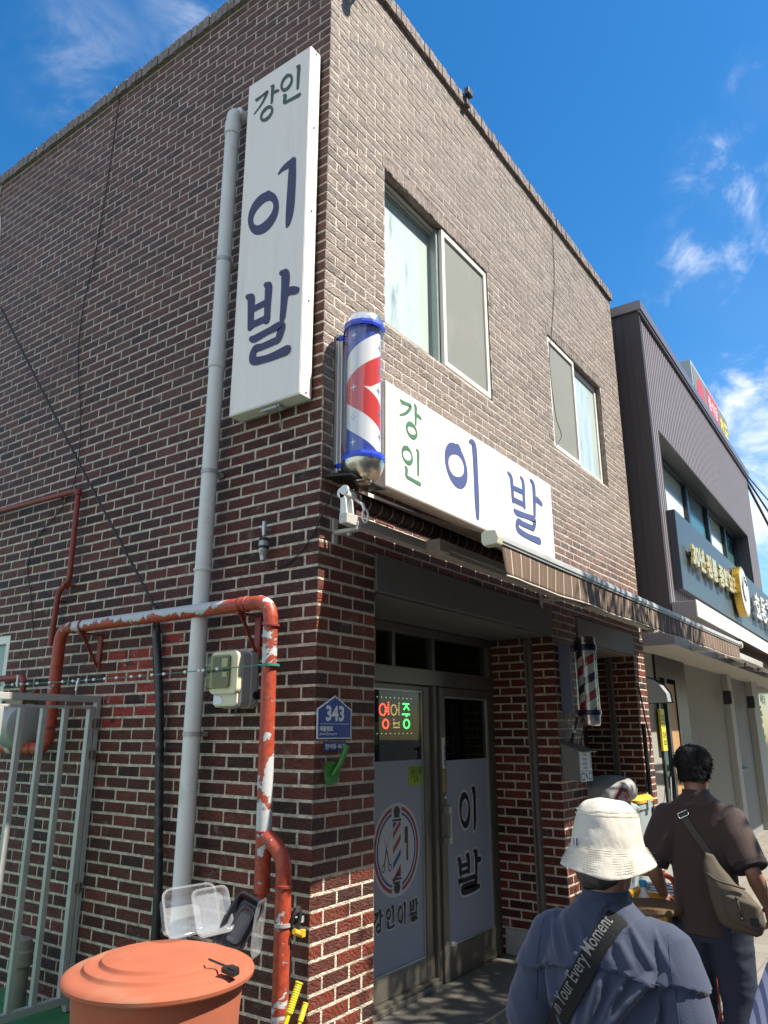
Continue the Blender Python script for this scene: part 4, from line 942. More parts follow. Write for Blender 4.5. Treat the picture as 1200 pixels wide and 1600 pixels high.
mb = MB(); mb.lathe([(.019, -.045), (.026, -.02), (.028, .01), (.026, .035)], (-.05, .345, 2.70), 18); mb.build('bulb', mat('cloudy_glass', (.36, .37, .36), .1, .3), lm, smooth=True)
mb = MB(); mb.lathe([(.022, -.007), (.031, -.007), (.031, .007), (.022, .007)], (-.05, .345, 2.70), 18); mb.lathe([(.014, -.006), (.028, -.006), (.024, .012), (.014, .014)], (-.05, .345, 2.742), 18); mb.build('band', BLACK, lm, smooth=True)

# electricity meter box
em = thing('electric_meter', 'yellowed electric meter box with a clear window between downpipe and red pipe', 'meter', (-.08, .47, 1.87))
def rprism(mb, y0, y1, z0, z1, x0, x1, r, n=5):
    pts = []
    for cy_, cz_, q0 in ((y1-r, z1-r, 0), (y0+r, z1-r, 90), (y0+r, z0+r, 180), (y1-r, z0+r, 270)):
        for k in range(n+1): q = R(q0+90*k/n); pts.append((cy_+r*math.cos(q), cz_+r*math.sin(q)))
    mb.prism(pts, (x0, 0, 0), (0, 1, 0), (0, 0, 1), (x1-x0, 0, 0))
mb = MB(); rprism(mb, .385, .60, 1.865, 2.155, -.055, -.004, .03); rprism(mb, .39, .595, 1.87, 2.15, -.115, -.055, .03); mb.build('case', GREYP, em, bevel=.006)
mb = MB(); rprism(mb, .392, .593, 1.935, 2.15, -.150, -.1152, .03); rprism(mb, .405, .575, 1.875, 1.96, -.132, -.1152, .02); mb.build('front', CREAM, em, bevel=.008)
mb = MB(); rprism(mb, .44, .572, 1.97, 2.125, -.1515, -.1502, .015); mb.build('dial_recess', mat('meter_dark', (.075, .075, .05), .5, var=.3), em)
mb = MB(); mb.box(-.158, -.152, .46, .495, 2.02, 2.045); mb.box(-.158, -.152, .458, .50, 2.07, 2.115); mb.build('dial', CREAM, em, bevel=.002)
mb = MB(); rprism(mb, .432, .606, 1.962, 2.132, -.168, -.1522, .02); mb.build('clear_cover', YCOVER, em, bevel=.006)
mb = MB(); mb.prism([(0, 0), (.055, 0), (.07, .018), (.05, .04), (0, .05)], (-.1335, .57, 1.885), (0, -1, 0), (0, 0, 1), (-.0015, 0, 0)); mb.build('paper_tag', PAPER, em)
mb = MB(); mb.tube([(-.07, .46, 1.865), (-.07, .46, 1.845)], .014, 10); mb.cut(); mb.tube([(-.02, .384, 1.93), (-.02, .378, 1.93)], .02, 12); mb.build('cable_gland', BLACK, em, smooth=True)

# clothesline with white stops and two pegs
ln = thing('clothesline', 'green clothesline with white stops tied to the red pipe', 'clothesline', (-.18, .18, 2.06))
pts = sag(V3((-.182, .20, 2.065)), at(-30, 1072, 0, -.30), .012, 24); mb = MB(); mb.tube(pts, .0028, 6); mb.lathe([(.040, -.006), (.044, -.006), (.044, .006), (.040, .006)], (PX, .177, 2.065), 16)
for k in range(5): mb.ball(V3((-.165+.004*k, .20+.007*k, 2.065)), .006, 6)
mb.build('line', mat('green_line', (.03, .22, .16), .5), ln, smooth=True)
mb = MB(); rng = random.Random(2)
for i in range(3, 25):
    p = pts[i-1].lerp(pts[i], rng.uniform(.1, .9)); d = (pts[i]-pts[i-1]).normalized(); mb.tube([p-d*.008, p+d*.008], [.006, .0085], 8); mb.cut()
mb.build('line_stop', WHITE, ln)
for i, (u, v, lab, rot) in enumerate(((121, 1066, 'white clothes peg clipped upright on the clothesline', 0), (27, 1063, 'white clothes peg lying sideways on the clothesline', 1.2))):
    k = min(range(len(pts)), key=lambda k: abs((lambda p: 600+FPX*((p-CAM).dot(rt))/((p-CAM).dot(fw)))(pts[k])-u)); p = pts[k]
    mb = MB(); d = V3((0, math.cos(.3+rot), math.sin(.3+rot))) if rot else V3((0, .22, -1)).normalized()
    for s in (-1, 1): mb.obox(p+V3((s*.005, 0, 0))+d*.022+V3((0, s*.006, 0)), V3((.003, 0, 0)), d.cross(V3((1, 0, 0)))*.006, d*.036)
    mb.tube([p+V3((-.01, 0, 0))+d*.01, p+V3((.01, 0, 0))+d*.01], .006, 8)
    tag(mb.build('clothes_peg', WHITE, bevel=.0015), lab, 'clothes peg', 'pegs on the clothesline')

# steel gate across the alley
gt = thing('steel_gate', 'galvanised steel bar gate across the alley at the side wall', 'gate', (-.1, 1.71, .27))
gy = 1.71; gx = lambda u, v: at(u, v, 1, gy).x
g1, g0 = gx(152, 1085), -1.35
mb = MB(); mb.box(g0, g1+.02, gy-.02, gy+.02, 1.925, 1.962); mb.cut(); mb.box(g0, g1, gy-.012, gy+.012, 1.885, 1.90); mb.cut(); mb.box(g0, g1, gy-.018, gy+.018, .32, .36); mb.build('rail', STEEL, gt, bevel=.003)
mb = MB(); mb.box(g1-.008, g1+.022, gy-.018, gy+.018, .28, 1.93); mb.cut(); mb.box(g1-.052, g1-.014, gy-.018, gy+.018, .36, 1.885); mb.build('post', STEEL, gt, bevel=.003)
bars = [gx(u, 1105) for u in (103, 69, 34, 0, -36, -72, -108)]
for x in bars:
    mb = MB(); mb.box(x-.0155, x+.0155, gy-.015, gy+.015, .36, 1.885); mb.build('bar', STEEL, gt, bevel=.003)
mb = MB()
for z in (1.80, 1.62, .9): mb.tube([(g1-.008, gy-.024, z-.03), (g1-.008, gy-.024, z+.03)], .008, 8); mb.box(g1-.03, g1+.014, gy-.022, gy-.018, z-.024, z+.024); mb.cut()
mb.build('hinge', mat('rusty_hinge', (.20, .16, .13), .6, .5, var=.4), gt)
# clay vent pipe on the alley floor
mb = MB(); mb.lathe([(.045, .27), (.05, .29), (.05, .48), (.062, .49), (.062, .56), (.05, .57), (.05, .62), (.035, .63)], (-.16, 1.99, 0), 16)
tag(mb.build('vent_pipe', mat('weathered_pipe', (.26, .24, .19), .8, var=.3, dirt=.5), smooth=True), 'stubby weathered pipe stump standing behind the gate', 'pipe')

# ------------------------------------------------------------------ things round the pillar
ap = thing('address_plate', 'blue house number plate reading 343 on the brick pillar', 'address plate', (.145, 0, 1.8))
mb = MB(); P5 = [(.010, 1.716), (.280, 1.716), (.282, 1.858), (.146, 1.926), (.008, 1.858)]
mb.prism(P5, (0, -.004, 0), (1, 0, 0), (0, 0, 1), (0, -.004, 0)); mb.build('plate', PLW, ap, bevel=.003)
c5 = (.146, 1.80); mb = MB(); mb.prism([(c5[0]+(x-c5[0])*.935, c5[1]+(z-c5[1])*.925) for x, z in P5], (0, -.0079, 0), (1, 0, 0), (0, 0, 1), (0, -.0012, 0)); mb.build('blue_field', PLATE, ap)
mb = MB(); text_mesh(mb, '343', .1, (.145, -.0092, 1.800), (1, 0, 0), (0, 0, 1), NF, .0006, .145, .0035, center=True, height=.076); mb.box(.03, .26, -.0098, -.0092, 1.7865, 1.7885)
text_mesh(mb, '제물량로', .03, (.026, -.0092, 1.752), (1, 0, 0), (0, 0, 1), NF, .0006, .105, .001, height=.025); text_mesh(mb, 'Jemullyang-ro', .03, (.026, -.0092, 1.732), (1, 0, 0), (0, 0, 1), NF, .0006, .135, .0004, height=.015)
mb.build('lettering', PLW, ap)
a2 = thing('address_plate', 'narrow old blue plate below the house number plate', 'address plate', (.15, 0, 1.68))
mb = MB(); mb.box(.064, .242, -.007, -.003, 1.659, 1.704); mb.build('plate', mat('old_blue_plate', (.03, .035, .16), .45, var=.2, dirt=.3), a2, bevel=.001)
mb = MB(); text_mesh(mb, '만석동 48-7', .03, (.153, -.0072, 1.668), (1, 0, 0), (0, 0, 1), NF, .0006, .15, .0006, center=True, height=.026); mb.build('lettering', PLW, a2)
sh = thing('garden_trowel', 'small green metal trowel hung on the pillar below the blue plates', 'trowel', (.13, -.02, 1.56))
mb = MB(); mb.add([(.058, -.014, 1.605), (.074, -.026, 1.617), (.150, -.024, 1.607), (.180, -.018, 1.622), (.187, -.014, 1.575), (.168, -.024, 1.51), (.06, -.014, 1.497), (.12, -.020, 1.50), (.115, -.008, 1.56)], [(0, 1, 8), (1, 2, 8), (2, 3, 8), (3, 4, 8), (4, 5, 8), (5, 7, 8), (7, 6, 8), (6, 0, 8)])
me = mb.mesh('blade'); o = place('blade', me, GRN, sh); q = o.modifiers.new('s', 'SOLIDIFY'); q.thickness = .004; q.offset = 0; o.modifiers.new('b', 'SUBSURF').levels = 2; o.modifiers['b'].render_levels = 2
mb = MB(); mb.tube([(.115, -.020, 1.545), (.165, -.03, 1.60), (.212, -.034, 1.682)], [.008, .0125, .014], 12); mb.build('handle', GRN, sh, smooth=True)

# LED sign in the window
ls = thing('led_sign', 'glowing red and green board of dotted lights inside the door glass', 'neon sign', (1.55, .78, 1.95))
ly = .70
def dots(mb, pts, z=0, r=.0058, step=.0155):
    for a, c in zip(pts[:-1], pts[1:]):
        n = max(1, round(math.dist(a, c)/step))
        for i in range(n): mb.ball((a[0]+(c[0]-a[0])*i/n, ly, a[1]+(c[1]-a[1])*i/n), r, 6)
def circ(cx, cz, rx, rz): return [(cx+rx*math.cos(k*math.pi/8), cz+rz*math.sin(k*math.pi/8)) for k in range(17)]
LX, LZ = at(592, 1100, 1, ly).x, at(592, 1138, 1, ly).z; LW = (at(640, 1100, 1, ly).x-LX); LH = at(592, 1097, 1, ly).z-LZ
em_r = mat('red_led', (.3, .01, .01), emit=(1, .05, .03), es=2.6); em_y = mat('amber_led', (.3, .2, .05), emit=(1, .75, .25), es=.35); em_g = mat('green_led', (.01, .3, .05), emit=(.03, 1, .18), es=2.2)
X_ = lambda t: LX+LW*t
Z_ = lambda t: LZ+LH*t
c1 = MB(); dots(c1, circ(X_(.12), Z_(.72), LW*.10, LH*.22)); dots(c1, [(X_(.30), Z_(1.)), (X_(.30), Z_(.46))]); dots(c1, [(X_(.20), Z_(.80)), (X_(.30), Z_(.80))]); dots(c1, [(X_(.2), Z_(.66)), (X_(.3), Z_(.66))]); dots(c1, circ(X_(.21), Z_(.17), LW*.085, LH*.17))
c1.build('red_lights', em_r, ls)
c2 = MB(); dots(c2, circ(X_(.47), Z_(.72), LW*.09, LH*.20)); dots(c2, [(X_(.64), Z_(1.)), (X_(.64), Z_(.46))]); dots(c2, [(X_(.57), Z_(.72)), (X_(.64), Z_(.72))]); dots(c2, [(X_(.47), Z_(.34)), (X_(.47), Z_(.04)), (X_(.64), Z_(.04)), (X_(.64), Z_(.34))]); dots(c2, [(X_(.47), Z_(.2)), (X_(.64), Z_(.2))])
c2.build('amber_lights', em_y, ls)
c3 = MB(); dots(c3, [(X_(.78), Z_(.98)), (X_(1.0), Z_(.98))]); dots(c3, [(X_(.9), Z_(.95)), (X_(.78), Z_(.70))]); dots(c3, [(X_(.9), Z_(.88)), (X_(1.0), Z_(.70))]); dots(c3, [(X_(.76), Z_(.56)), (X_(1.02), Z_(.56))]); dots(c3, [(X_(.89), Z_(.56)), (X_(.89), Z_(.42))]); dots(c3, circ(X_(.89), Z_(.18), LW*.095, LH*.17))
c3.build('green_lights', em_g, ls)
bl_ = MB()
for k in range(9):
    for z in (LZ-.035, LZ+LH+.035): bl_.ball((LX-.02+k*(LW+.04)/8, ly, z), .0045, 6)
bl_.build('border_lights', mat('dim_led', (.2, .2, .15), emit=(.7, .8, .45), es=.4), ls)
sf = thing('display_shelf', 'pale boxes on a low shelf behind the door glass', 'shelf', (1.6, 1.1, .1))
mb = MB(); mb.box(1.2, 2.0, 1.0, 1.3, 1.62, 1.65); mb.box(1.2, 1.23, 1.0, 1.3, .1, 1.62); mb.box(1.97, 2.0, 1.0, 1.3, .1, 1.62); mb.build('shelf_board', DARK, sf)
mb = MB(); mb.box(1.62, 1.82, 1.02, 1.18, 1.652, 1.86); mb.box(1.86, 1.95, 1.02, 1.1, 1.652, 1.82); mb.box(1.36, 1.5, 1.02, 1.18, 1.652, 1.78); mb.build('box', mat('pale_box', (.35, .38, .38), .6, var=.3), sf, bevel=.006)

# mailbox and notice on the shaded pillar
mx = thing('mailbox', 'steel mailbox with sloping lid and white notice on the shaded pillar', 'mailbox', (3.12, -.07, 1.4))
mb = MB(); y0 = -.145
mb.prism([(0, 1.385), (y0, 1.385), (y0, 1.605), (0, 1.665)], (3.0, 0, 0), (0, 1, 0), (0, 0, 1), (.26, 0, 0)); mb.build('box', mat('scratched_steel', (.30, .30, .27), .45, .5, var=.15, scale=10), mx, bevel=.004)
mb = MB(); mb.prism([(.0, 1.668), (y0-.045, 1.598), (y0-.045, 1.592), (0, 1.660)], (2.985, 0, 0), (0, 1, 0), (0, 0, 1), (.30, 0, 0)); mb.build('lid', mat('dark_steel_lid', (.20, .195, .18), .5, .5), mx, bevel=.002)
mb = MB(); mb.box(3.008, 3.25, y0-.004, y0-.001, 1.375, 1.60); mb.build('notice', PAPER, mx)
mb = MB()
for i, s in enumerate(('안내문', '우편물은 여기에', '넣어 주세요', '감사합니다')): text_mesh(mb, s, .02, (3.11, y0-.004, 1.565-.033*i), (1, 0, 0), (0, 0, 1), NF, .0006, .06+.03*(i > 0), .0006, center=True, height=.018)
mb.box(3.02, 3.235, y0-.0046, y0-.004, 1.449, 1.452); mb.box(3.02, 3.085, y0-.0046, y0-.004, 1.385, 1.44); mb.box(3.17, 3.235, y0-.0046, y0-.004, 1.385, 1.44); mb.box(3.225, 3.235, y0-.0046, y0-.004, 1.47, 1.585)
mb.prism([(3.10, 1.43), (3.12, 1.44), (3.15, 1.395), (3.13, 1.385)], (0, y0-.0046, 0), (1, 0, 0), (0, 0, 1), (0, .0006, 0)); mb.build('notice_print', mat('teal_ink', (.02, .06, .06), .6), mx)
mb = MB()
for bx in ((3.03, 3.075, 1.395, 1.43), (3.18, 3.225, 1.395, 1.43)): mb.box(bx[0], bx[1], y0-.0052, y0-.0047, bx[2], bx[3])
mb.build('notice_picture', PAPER, mx)

# loose black cord and rods in the second opening
wire('hanging_wire', [(5.12, -.01, 2.2), (5.2, -.02, 1.9), (5.27, -.03, 1.62), (5.15, -.02, 1.40), (5.05, -.02, 1.25), (5.0, -.04, 1.18)], .008, CABLE, 'black power cord hanging down the last brick pier beside the dark rod', 'wire')
mb = MB(); mb.tube([(5.09, -.03, 1.82), (5.12, -.035, .6)], .022, 10); mb.build('rod', BLACK); tag(bpy.data.objects['rod'], 'dark upright rod standing at the last brick pier behind the bins', 'rod')

# roofline floodlight
fl = thing('floodlight', 'small dark floodlight clamped on the roofline', 'floodlight', (1.765, -.04, 6.95))
mb = MB(); mb.box(1.725, 1.805, -.085, -.04, 6.97, 7.035); mb.build('lamp_head', DKMETAL, fl, bevel=.008)
mb = MB(); mb.tube([(1.765, -.04, 6.90), (1.765, -.05, 7.0)], .014, 8); mb.box(1.735, 1.795, -.06, -.025, 6.87, 6.93); mb.build('clamp', DKMETAL, fl, bevel=.004)
# wire bracket at the roof corner which throws the small slanting shadow near the corner
pb = thing('wire_bracket', 'steel wire bracket jutting from the roof corner above the vertical sign', 'bracket', (.1, -.05, 6.9))
mb = MB(); mb.tube([(.08, 0, 6.84), (.28, -.42, 6.98)], .02, 8); mb.tube([(.36, 0.0, 6.82), (.28, -.42, 6.98)], .012, 8); mb.build('arm', DKMETAL, pb)
mb = MB(); mb.lathe([(.01, 0), (.045, .01), (.045, .05), (.02, .06), (.045, .07), (.045, .11), (.01, .12)], (.28, -.42, 6.97), 14); mb.build('insulator', mat('brown_ceramic', (.10, .05, .03), .25), pb, smooth=True)
# ------------------------------------------------------------------ orange tub and what lies on it
BC = V3((-.95, -.14, 0)); LZ_ = .985
bn = thing('plastic_bin', 'big round orange plastic bin with stepped lid by the corner', 'bin', (BC.x, BC.y, GZ))
mb = MB(); mb.lathe([(.22, GZ), (.245, GZ+.01), (.27, .40), (.292, .84), (.300, .92), (.300, .948), (.285, .948)], BC, 56); mb.v = [BC+V3(((p.x-BC.x)*.94, (p.y-BC.y)*.94, p.z)) for p in mb.v]; mb.build('body', ORANGE, bn, smooth=True)
mb = MB(); mb.lathe([(.315, -.040), (.328, -.040), (.338, -.033), (.340, -.022), (.335, -.014), (.322, -.007), (.300, -.002), (.276, -.001), (.271, .002), (.268, .009), (.264, .014), (.256, .016), (.232, .016), (.218, .015), (.213, .018), (.210, .025), (.206, .030), (.197, .032), (.12, .033), (.05, .034), (.001, .034)], BC+V3((0, 0, LZ_)), 72); mb.v = [BC+V3(((p.x-BC.x)*.94, (p.y-BC.y)*.94, p.z)) for p in mb.v]; mb.build('lid', ORANGE, bn, smooth=True)
mb = MB()
for q in (-2.35, -.2, 1.9): c = BC+V3((.28*math.cos(q), .28*math.sin(q), .80)); mb.obox(c, V3((-math.sin(q), math.cos(q), 0))*.035, V3((math.cos(q), math.sin(q), 0))*.02, (0, 0, .02))
mb.build('handle_lug', ORANGE, bn, bevel=.008)
def onlid(u, v, z): return at(u, v, 2, z)
def tub(mb, c, X, Y, D, r=.28, rim=1.08):
    """open food tub: mouth centre c, half sides X and Y, depth vector D"""
    c, X, Y, D = V3(c), V3(X), V3(Y), V3(D)
    def rr(k, off, n=5):
        out = []
        for sx, sy, q0 in ((1, 1, 0), (-1, 1, 90), (-1, -1, 180), (1, -1, 270)):
            for i in range(n+1):
                q = R(q0+90*i/n); out.append(c+(X*(sx*(1-r)+r*math.cos(q))+Y*(sy*(1-r)+r*math.sin(q)))*k+D*off)
        return out
    L_ = [rr(rim, .0), rr(rim, .03), rr(1, .03), rr(.97, .12), rr(.84, .93), rr(.78, 1.)]; n = len(L_[0])
    vs_ = [p for l in L_ for p in l]; mb.add(vs_, [(i*n+k, i*n+(k+1) % n, (i+1)*n+(k+1) % n, (i+1)*n+k) for i in range(len(L_)-1) for k in range(n)]+[tuple((len(L_)-1)*n+k for k in range(n))])
U = V3((0, 0, 1)); RT = V3((rt.x, rt.y, 0)).normalized(); FWH = V3((fw.x, fw.y, 0)).normalized()
DW = 3.22
tubs = [('food_tub', (300, 1421), .108, .080, RT*.70-FWH*.7, .075, CLEARP, 'clear plastic food tub leaning against the downpipe on the bin lid'),
        ('food_tub', (333, 1423), .080, .078, RT*.75-FWH*.66, .020, CLEARP, 'shallow clear tub lid standing between clear tub and black tray'),
        ('food_tray', (373, 1443), .058, .098, -FWH*.95-RT*.12, .034, TRAYB, 'black oblong plastic tray standing on the bin lid')]
for nm, (u, v), hx, hy, nn, dp_, mt, lab in tubs:
    c = far(u, v, DW); nn = V3(nn).normalized(); nn = (nn+V3((0, 0, .42))).normalized(); X = U.cross(nn).normalized(); Y = nn.cross(X)
    if mt is TRAYB: X2 = (X*math.cos(-.42)+Y*math.sin(-.42)); Y2 = Y*math.cos(-.42)-X*math.sin(-.42); X, Y = X2, Y2
    mb = MB(); tub(mb, c, X*hx, Y*hy, -nn*dp_, .35)
    me = mb.mesh(nm, smooth=True); o = place(nm, me, mt); q = o.modifiers.new('s', 'SOLIDIFY'); q.thickness = .0018
    tag(o, lab, 'food container', 'food tubs on the orange bin')
    if mt is TRAYB:
        m2 = MB(); tub(m2, c-nn*(dp_*.55), X*hx*.5, Y*hy*.62, -nn*.008, .5); place('moulded_well', m2.mesh('moulded_well', smooth=True), mat('tray_gloss', (.03, .032, .036), .15), o)
c = far(405, 1450, DW-.02); mb = MB(); nn = (RT*.95-FWH*.2+U*.25).normalized(); X = U.cross(nn).normalized(); Y = nn.cross(X); Y = (Y*.93+RT*.30).normalized(); tub(mb, c, X*.05, Y*.09, -nn*.012, .35)
tag(place('food_tub', mb.mesh('food_tub', smooth=True), CLEARP), 'flat clear lid propped edge-on beside the black tray', 'food container', 'food tubs on the orange bin')
c = onlid(352, 1517, LZ_+.015); mb = MB(); d = (at(366, 1522, 2, LZ_+.012)-at(330, 1507, 2, LZ_+.03)).normalized(); s_ = d.cross(U).normalized()
mb.obox(c+d*.02+U*.006, d*.025, s_*.018, U*.008); mb.obox(c-d*.035+U*.014, d*.035, s_*.004, U*.003); mb.obox(c+d*.03+U*.018, d*.016, s_*.014, U*.004)
tag(mb.build('bag_clip', TRAYB, bevel=.003), 'small black clip lying on the front of the orange lid', 'clip')

# cord bundle on the branch pipe and the yellow handled tools below
cb = thing('cable_bundle', 'coiled black extension cable with yellow plug tied to the red pipe', 'cable', (-.10, .0, .95))
mb = MB(); cc = at(464, 1437, 1, -.005)
for i in range(5):
    rr_ = .036+.005*i; pts = [cc+V3((rr_*.55*math.cos(q)+.006*i-.01, -.012*math.sin(q*1)+.005*i, rr_*1.0*math.sin(q)-.002*i)) for q in [k*math.pi/10 for k in range(20)]]; mb.tube(pts, .0065, 8, closed=True)
mb.tube(spline([cc+V3((-.01, 0, .05)), (-.10, .035, .93), (-.10, .02, .80), (-.10, .03, .70)], 6), .006, 8)
mb.build('coil', CABLE, cb, smooth=True)
mb = MB(); p_ = cc+V3((.0, -.01, -.052)); mb.tube([p_+V3((-.03, 0, .012)), p_+V3((.024, 0, -.010))], .013, 10); mb.obox(p_+V3((.022, -.004, -.004)), (.012, 0, 0), (0, .010, 0), (0, 0, .015)); mb.build('plug', YEL2, cb, bevel=.003)
for (a, c, r_, lab) in (((468, 1534), (446, 1600), .013, 'yellow ribbed tool handle, the taller of two by the red pipe'), ((478, 1567), (466, 1606), .010, 'yellow tool handle, the shorter of two by the red pipe')):
    p0, p1 = far(*a, 2.98), far(*c, 2.95); d = (p1-p0); p1 = p0+d*2.6; t = thing('garden_tool', lab, 'garden tool', tuple(p1), 'yellow handled tools at the pillar')
    if p1.z < GZ+.1: p1 = p0+(p1-p0)*((p0.z-GZ-.1)/(p0.z-p1.z))
    mb = MB(); k = 26; mb.tube([p0.lerp(p0+d*.75, i/k) for i in range(k+1)], [r_*(1.0 if i % 2 else .9)*(1.12 if i < 2 else 1) for i in range(k+1)], 14); mb.build('grip', YELLOW, t)
    mb = MB(); mb.tube([p0+d*.72, p1], r_*.65, 12); mb.build('shaft', YELLOW, t, smooth=True)
    mb = MB(); mb.obox(p1, (.02, 0, 0), (0, .004, 0), (0, 0, .09)); mb.build('blade', STEEL, t, bevel=.002)

# bins, sack and vendor things in front of the second opening
def dustbin(cx, cy, z0, w, d_, h, lab, lid, body):
    t = thing('dustbin', lab, 'dustbin', (cx, cy, z0))
    mb = MB(); mb.loft([((cx, cy, z0+.02), (w*.40, 0, 0), (0, d_*.40, 0)), ((cx, cy, z0+h*.5), (w*.45, 0, 0), (0, d_*.45, 0)), ((cx, cy, z0+h-.06), (w*.49, 0, 0), (0, d_*.49, 0)), ((cx, cy, z0+h-.055), (w*.52, 0, 0), (0, d_*.52, 0)), ((cx, cy, z0+h), (w*.52, 0, 0), (0, d_*.52, 0))], 36, p=6); mb.build('body', body, t, smooth=True)
    mb = MB(); mb.loft([((cx, cy, z0+h), (w*.535, 0, 0), (0, d_*.54, 0)), ((cx, cy, z0+h+.025), (w*.54, 0, 0), (0, d_*.545, 0)), ((cx, cy, z0+h+.05), (w*.49, 0, 0), (0, d_*.5, 0)), ((cx, cy, z0+h+.075), (w*.40, 0, 0), (0, d_*.40, 0))], 36, p=6); mb.build('lid', lid, t, smooth=True)
    mb = MB()
    for s in (-1, 1): mb.tube(fillet([(cx+s*w*.53, cy-.06, z0+h-.02), (cx+s*w*.62, cy-.06, z0+h-.03), (cx+s*w*.62, cy+.06, z0+h-.03), (cx+s*w*.53, cy+.06, z0+h-.02)], .02), .011, 8)
    mb.box(cx-.04, cx+.04, cy-d_*.56, cy-d_*.5, z0+h-.07, z0+h+.02); mb.build('handle', body, t, smooth=True)
    mb = MB()
    for s in (-1, 1): mb.lathe([(.07, -.02), (.075, -.015), (.075, .015), (.07, .02)], (cx+s*w*.38, cy+d_*.4, z0+.075), 18, (1, 0, 0))
    mb.build('wheel', BLACK, t, smooth=True)
dustbin(4.70, .12, .112, .46, .46, 1.0, 'grey wheeled dustbin with amber lid at the last brick pier', YEL2, BINGREY)
dustbin(3.86, .02, .112, .52, .5, .98, 'grey dustbin under the cloth sack', BINGREY, BINGREY)
sk = MB(); c = V3((3.83, -.04, 1.175))
n, m = 28, 14
sk.loft([(c+V3((-.34, 0, .03)), (0, .05, 0), (0, 0, .03)), (c+V3((-.31, 0, .06)), (0, .15, 0), (0, 0, .075)), (c+V3((-.15, -.02, .085)), (0, .22, 0), (0, 0, .105)), (c+V3((.08, -.02, .10)), (0, .23, 0), (0, 0, .115)), (c+V3((.26, 0, .075)), (0, .19, 0), (0, 0, .085)), (c+V3((.40, .0, .05)), (0, .12, 0), (0, 0, .045)), (c+V3((.50, 0, .05)), (0, .07, 0), (0, 0, .012))], 28, p=2.2)
me = remesh(sk, .012, 3)
for v in me.vertices: v.co += v.normal*(.010*noise.noise(v.co*V3((9, 9, 16))[0]) if False else .014*noise.noise(V3((v.co.x*6, v.co.y*9, v.co.z*14))))
sko = place('sack', me, SACK); tag(sko, 'lumpy grey sack with a red print lying on the dustbin', 'sack')
bv = BVHTree.FromObject(sko, bpy.context.evaluated_depsgraph_get()) if False else BVHTree.FromPolygons([v.co for v in me.vertices], [tuple(p.vertices) for p in me.polygons])
mb = MB()
def decal(mb, poly, org, X, Y, dirv, off):
    pts = []
    for x, y in poly:
        h = bv.ray_cast(org+X*x+Y*y-dirv*1., dirv)
        if h[0] is None: return
        pts.append(h[0]-dirv*off)
    mb.add(pts, [tuple(range(len(pts)))])
og = far(940, 1218, 6.7); og = V3((3.60, -.30, 1.245)); dv = V3((.78, .62, -.08)).normalized(); Xd = V3((.62, -.78, 0)).normalized(); Yd = V3((0, 0, 1))
for a, c_ in (((-.10, -.04), (-.03, .05)), ((-.03, .05), (.02, .045)), ((.02, .045), (.07, -.02)), ((.0, .0), (.06, -.03))):
    a, c_ = V3((*a, 0)), V3((*c_, 0)); nn = (c_-a).normalized().cross(V3((0, 0, 1)))*.014
    for i in range(6):
        p, q = a.lerp(c_, i/6), a.lerp(c_, (i+1)/6); decal(mb, [(p+nn)[:2], (q+nn)[:2], (q-nn)[:2], (p-nn)[:2]], og, Xd, Yd, dv, .004)
for i in range(8): decal(mb, [(-.14+.03*i, -.065-.004*i), (-.11+.03*i, -.068-.004*i), (-.11+.03*i, -.058-.004*i), (-.14+.03*i, -.055-.004*i)], og, Xd, Yd, dv, .004)
if mb.v: mb.build('red_print', mat('sack_red', (.30, .03, .045), .7), sko)

ct = thing('hand_cart', 'red hand cart with an amber crate of goods half hidden between the two men', 'cart', (2.2, -1.0, GZ))
cx, cy = 2.12, -.93
mb = MB(); mb.box(cx-.30, cx+.30, cy-.22, cy+.22, .50, .53)
for x in (-.28, .28):
    for y in (-.2, .2): mb.tube([(cx+x, cy+y, GZ+.12), (cx+x, cy+y, .5)], .014, 8)
mb.tube(fillet([(cx-.30, cy-.2, .5), (cx-.36, cy-.2, .98), (cx-.36, cy+.2, .98), (cx-.30, cy+.2, .5)], .06), .014, 10); mb.build('frame', mat('red_enamel', (.45, .05, .02), .4), ct, smooth=True)
mb = MB()
for x in (-.26, .26):
    for y in (-.22, .22): mb.lathe([(.05, -.016), (.085, -.016), (.085, .016), (.05, .016)], (cx+x, cy+y, GZ+.085), 20, (0, 1, 0))
mb.build('wheel', BLACK, ct, smooth=True)
cr = thing('crate', 'amber plastic crate riding on the red hand cart', 'crate', (cx, cy, .53))
mb = MB(); mb.box(cx-.26, cx+.26, cy-.19, cy-.17, .532, .80); mb.box(cx-.26, cx+.26, cy+.17, cy+.19, .532, .80); mb.box(cx-.26, cx-.24, cy-.17, cy+.17, .532, .80); mb.box(cx+.24, cx+.26, cy-.17, cy+.17, .532, .80); mb.box(cx-.24, cx+.24, cy-.17, cy+.17, .532, .545)
mb.box(cx-.275, cx+.275, cy-.205, cy-.19, .77, .805); mb.box(cx-.275, cx+.275, cy+.19, cy+.205, .77, .805); mb.box(cx-.275, cx-.26, cy-.19, cy+.19, .77, .805)
for k in range(5): mb.box(cx-.27, cx-.26, cy-.16+.07*k, cy-.12+.07*k, .57, .74)
mb.build('shell', YEL2, cr, bevel=.004)
mb = MB(); mb.lathe([(.035, .55), (.04, .56), (.04, .80), (.018, .84), (.018, .87)], (cx-.13, cy+.05, 0), 16); b1 = mb.build('bottle', PAPER, smooth=True); tag(b1, 'pale bottle with a bright blue cap in the amber crate', 'bottle')
mb = MB(); mb.lathe([(.02, .868), (.022, .87), (.022, .90), (.018, .903)], (cx-.13, cy+.05, 0), 16); mb.build('cap', mat('cyan_cap', (.02, .32, .62), .35), b1, smooth=True)
mb = MB(); rng = random.Random(5)
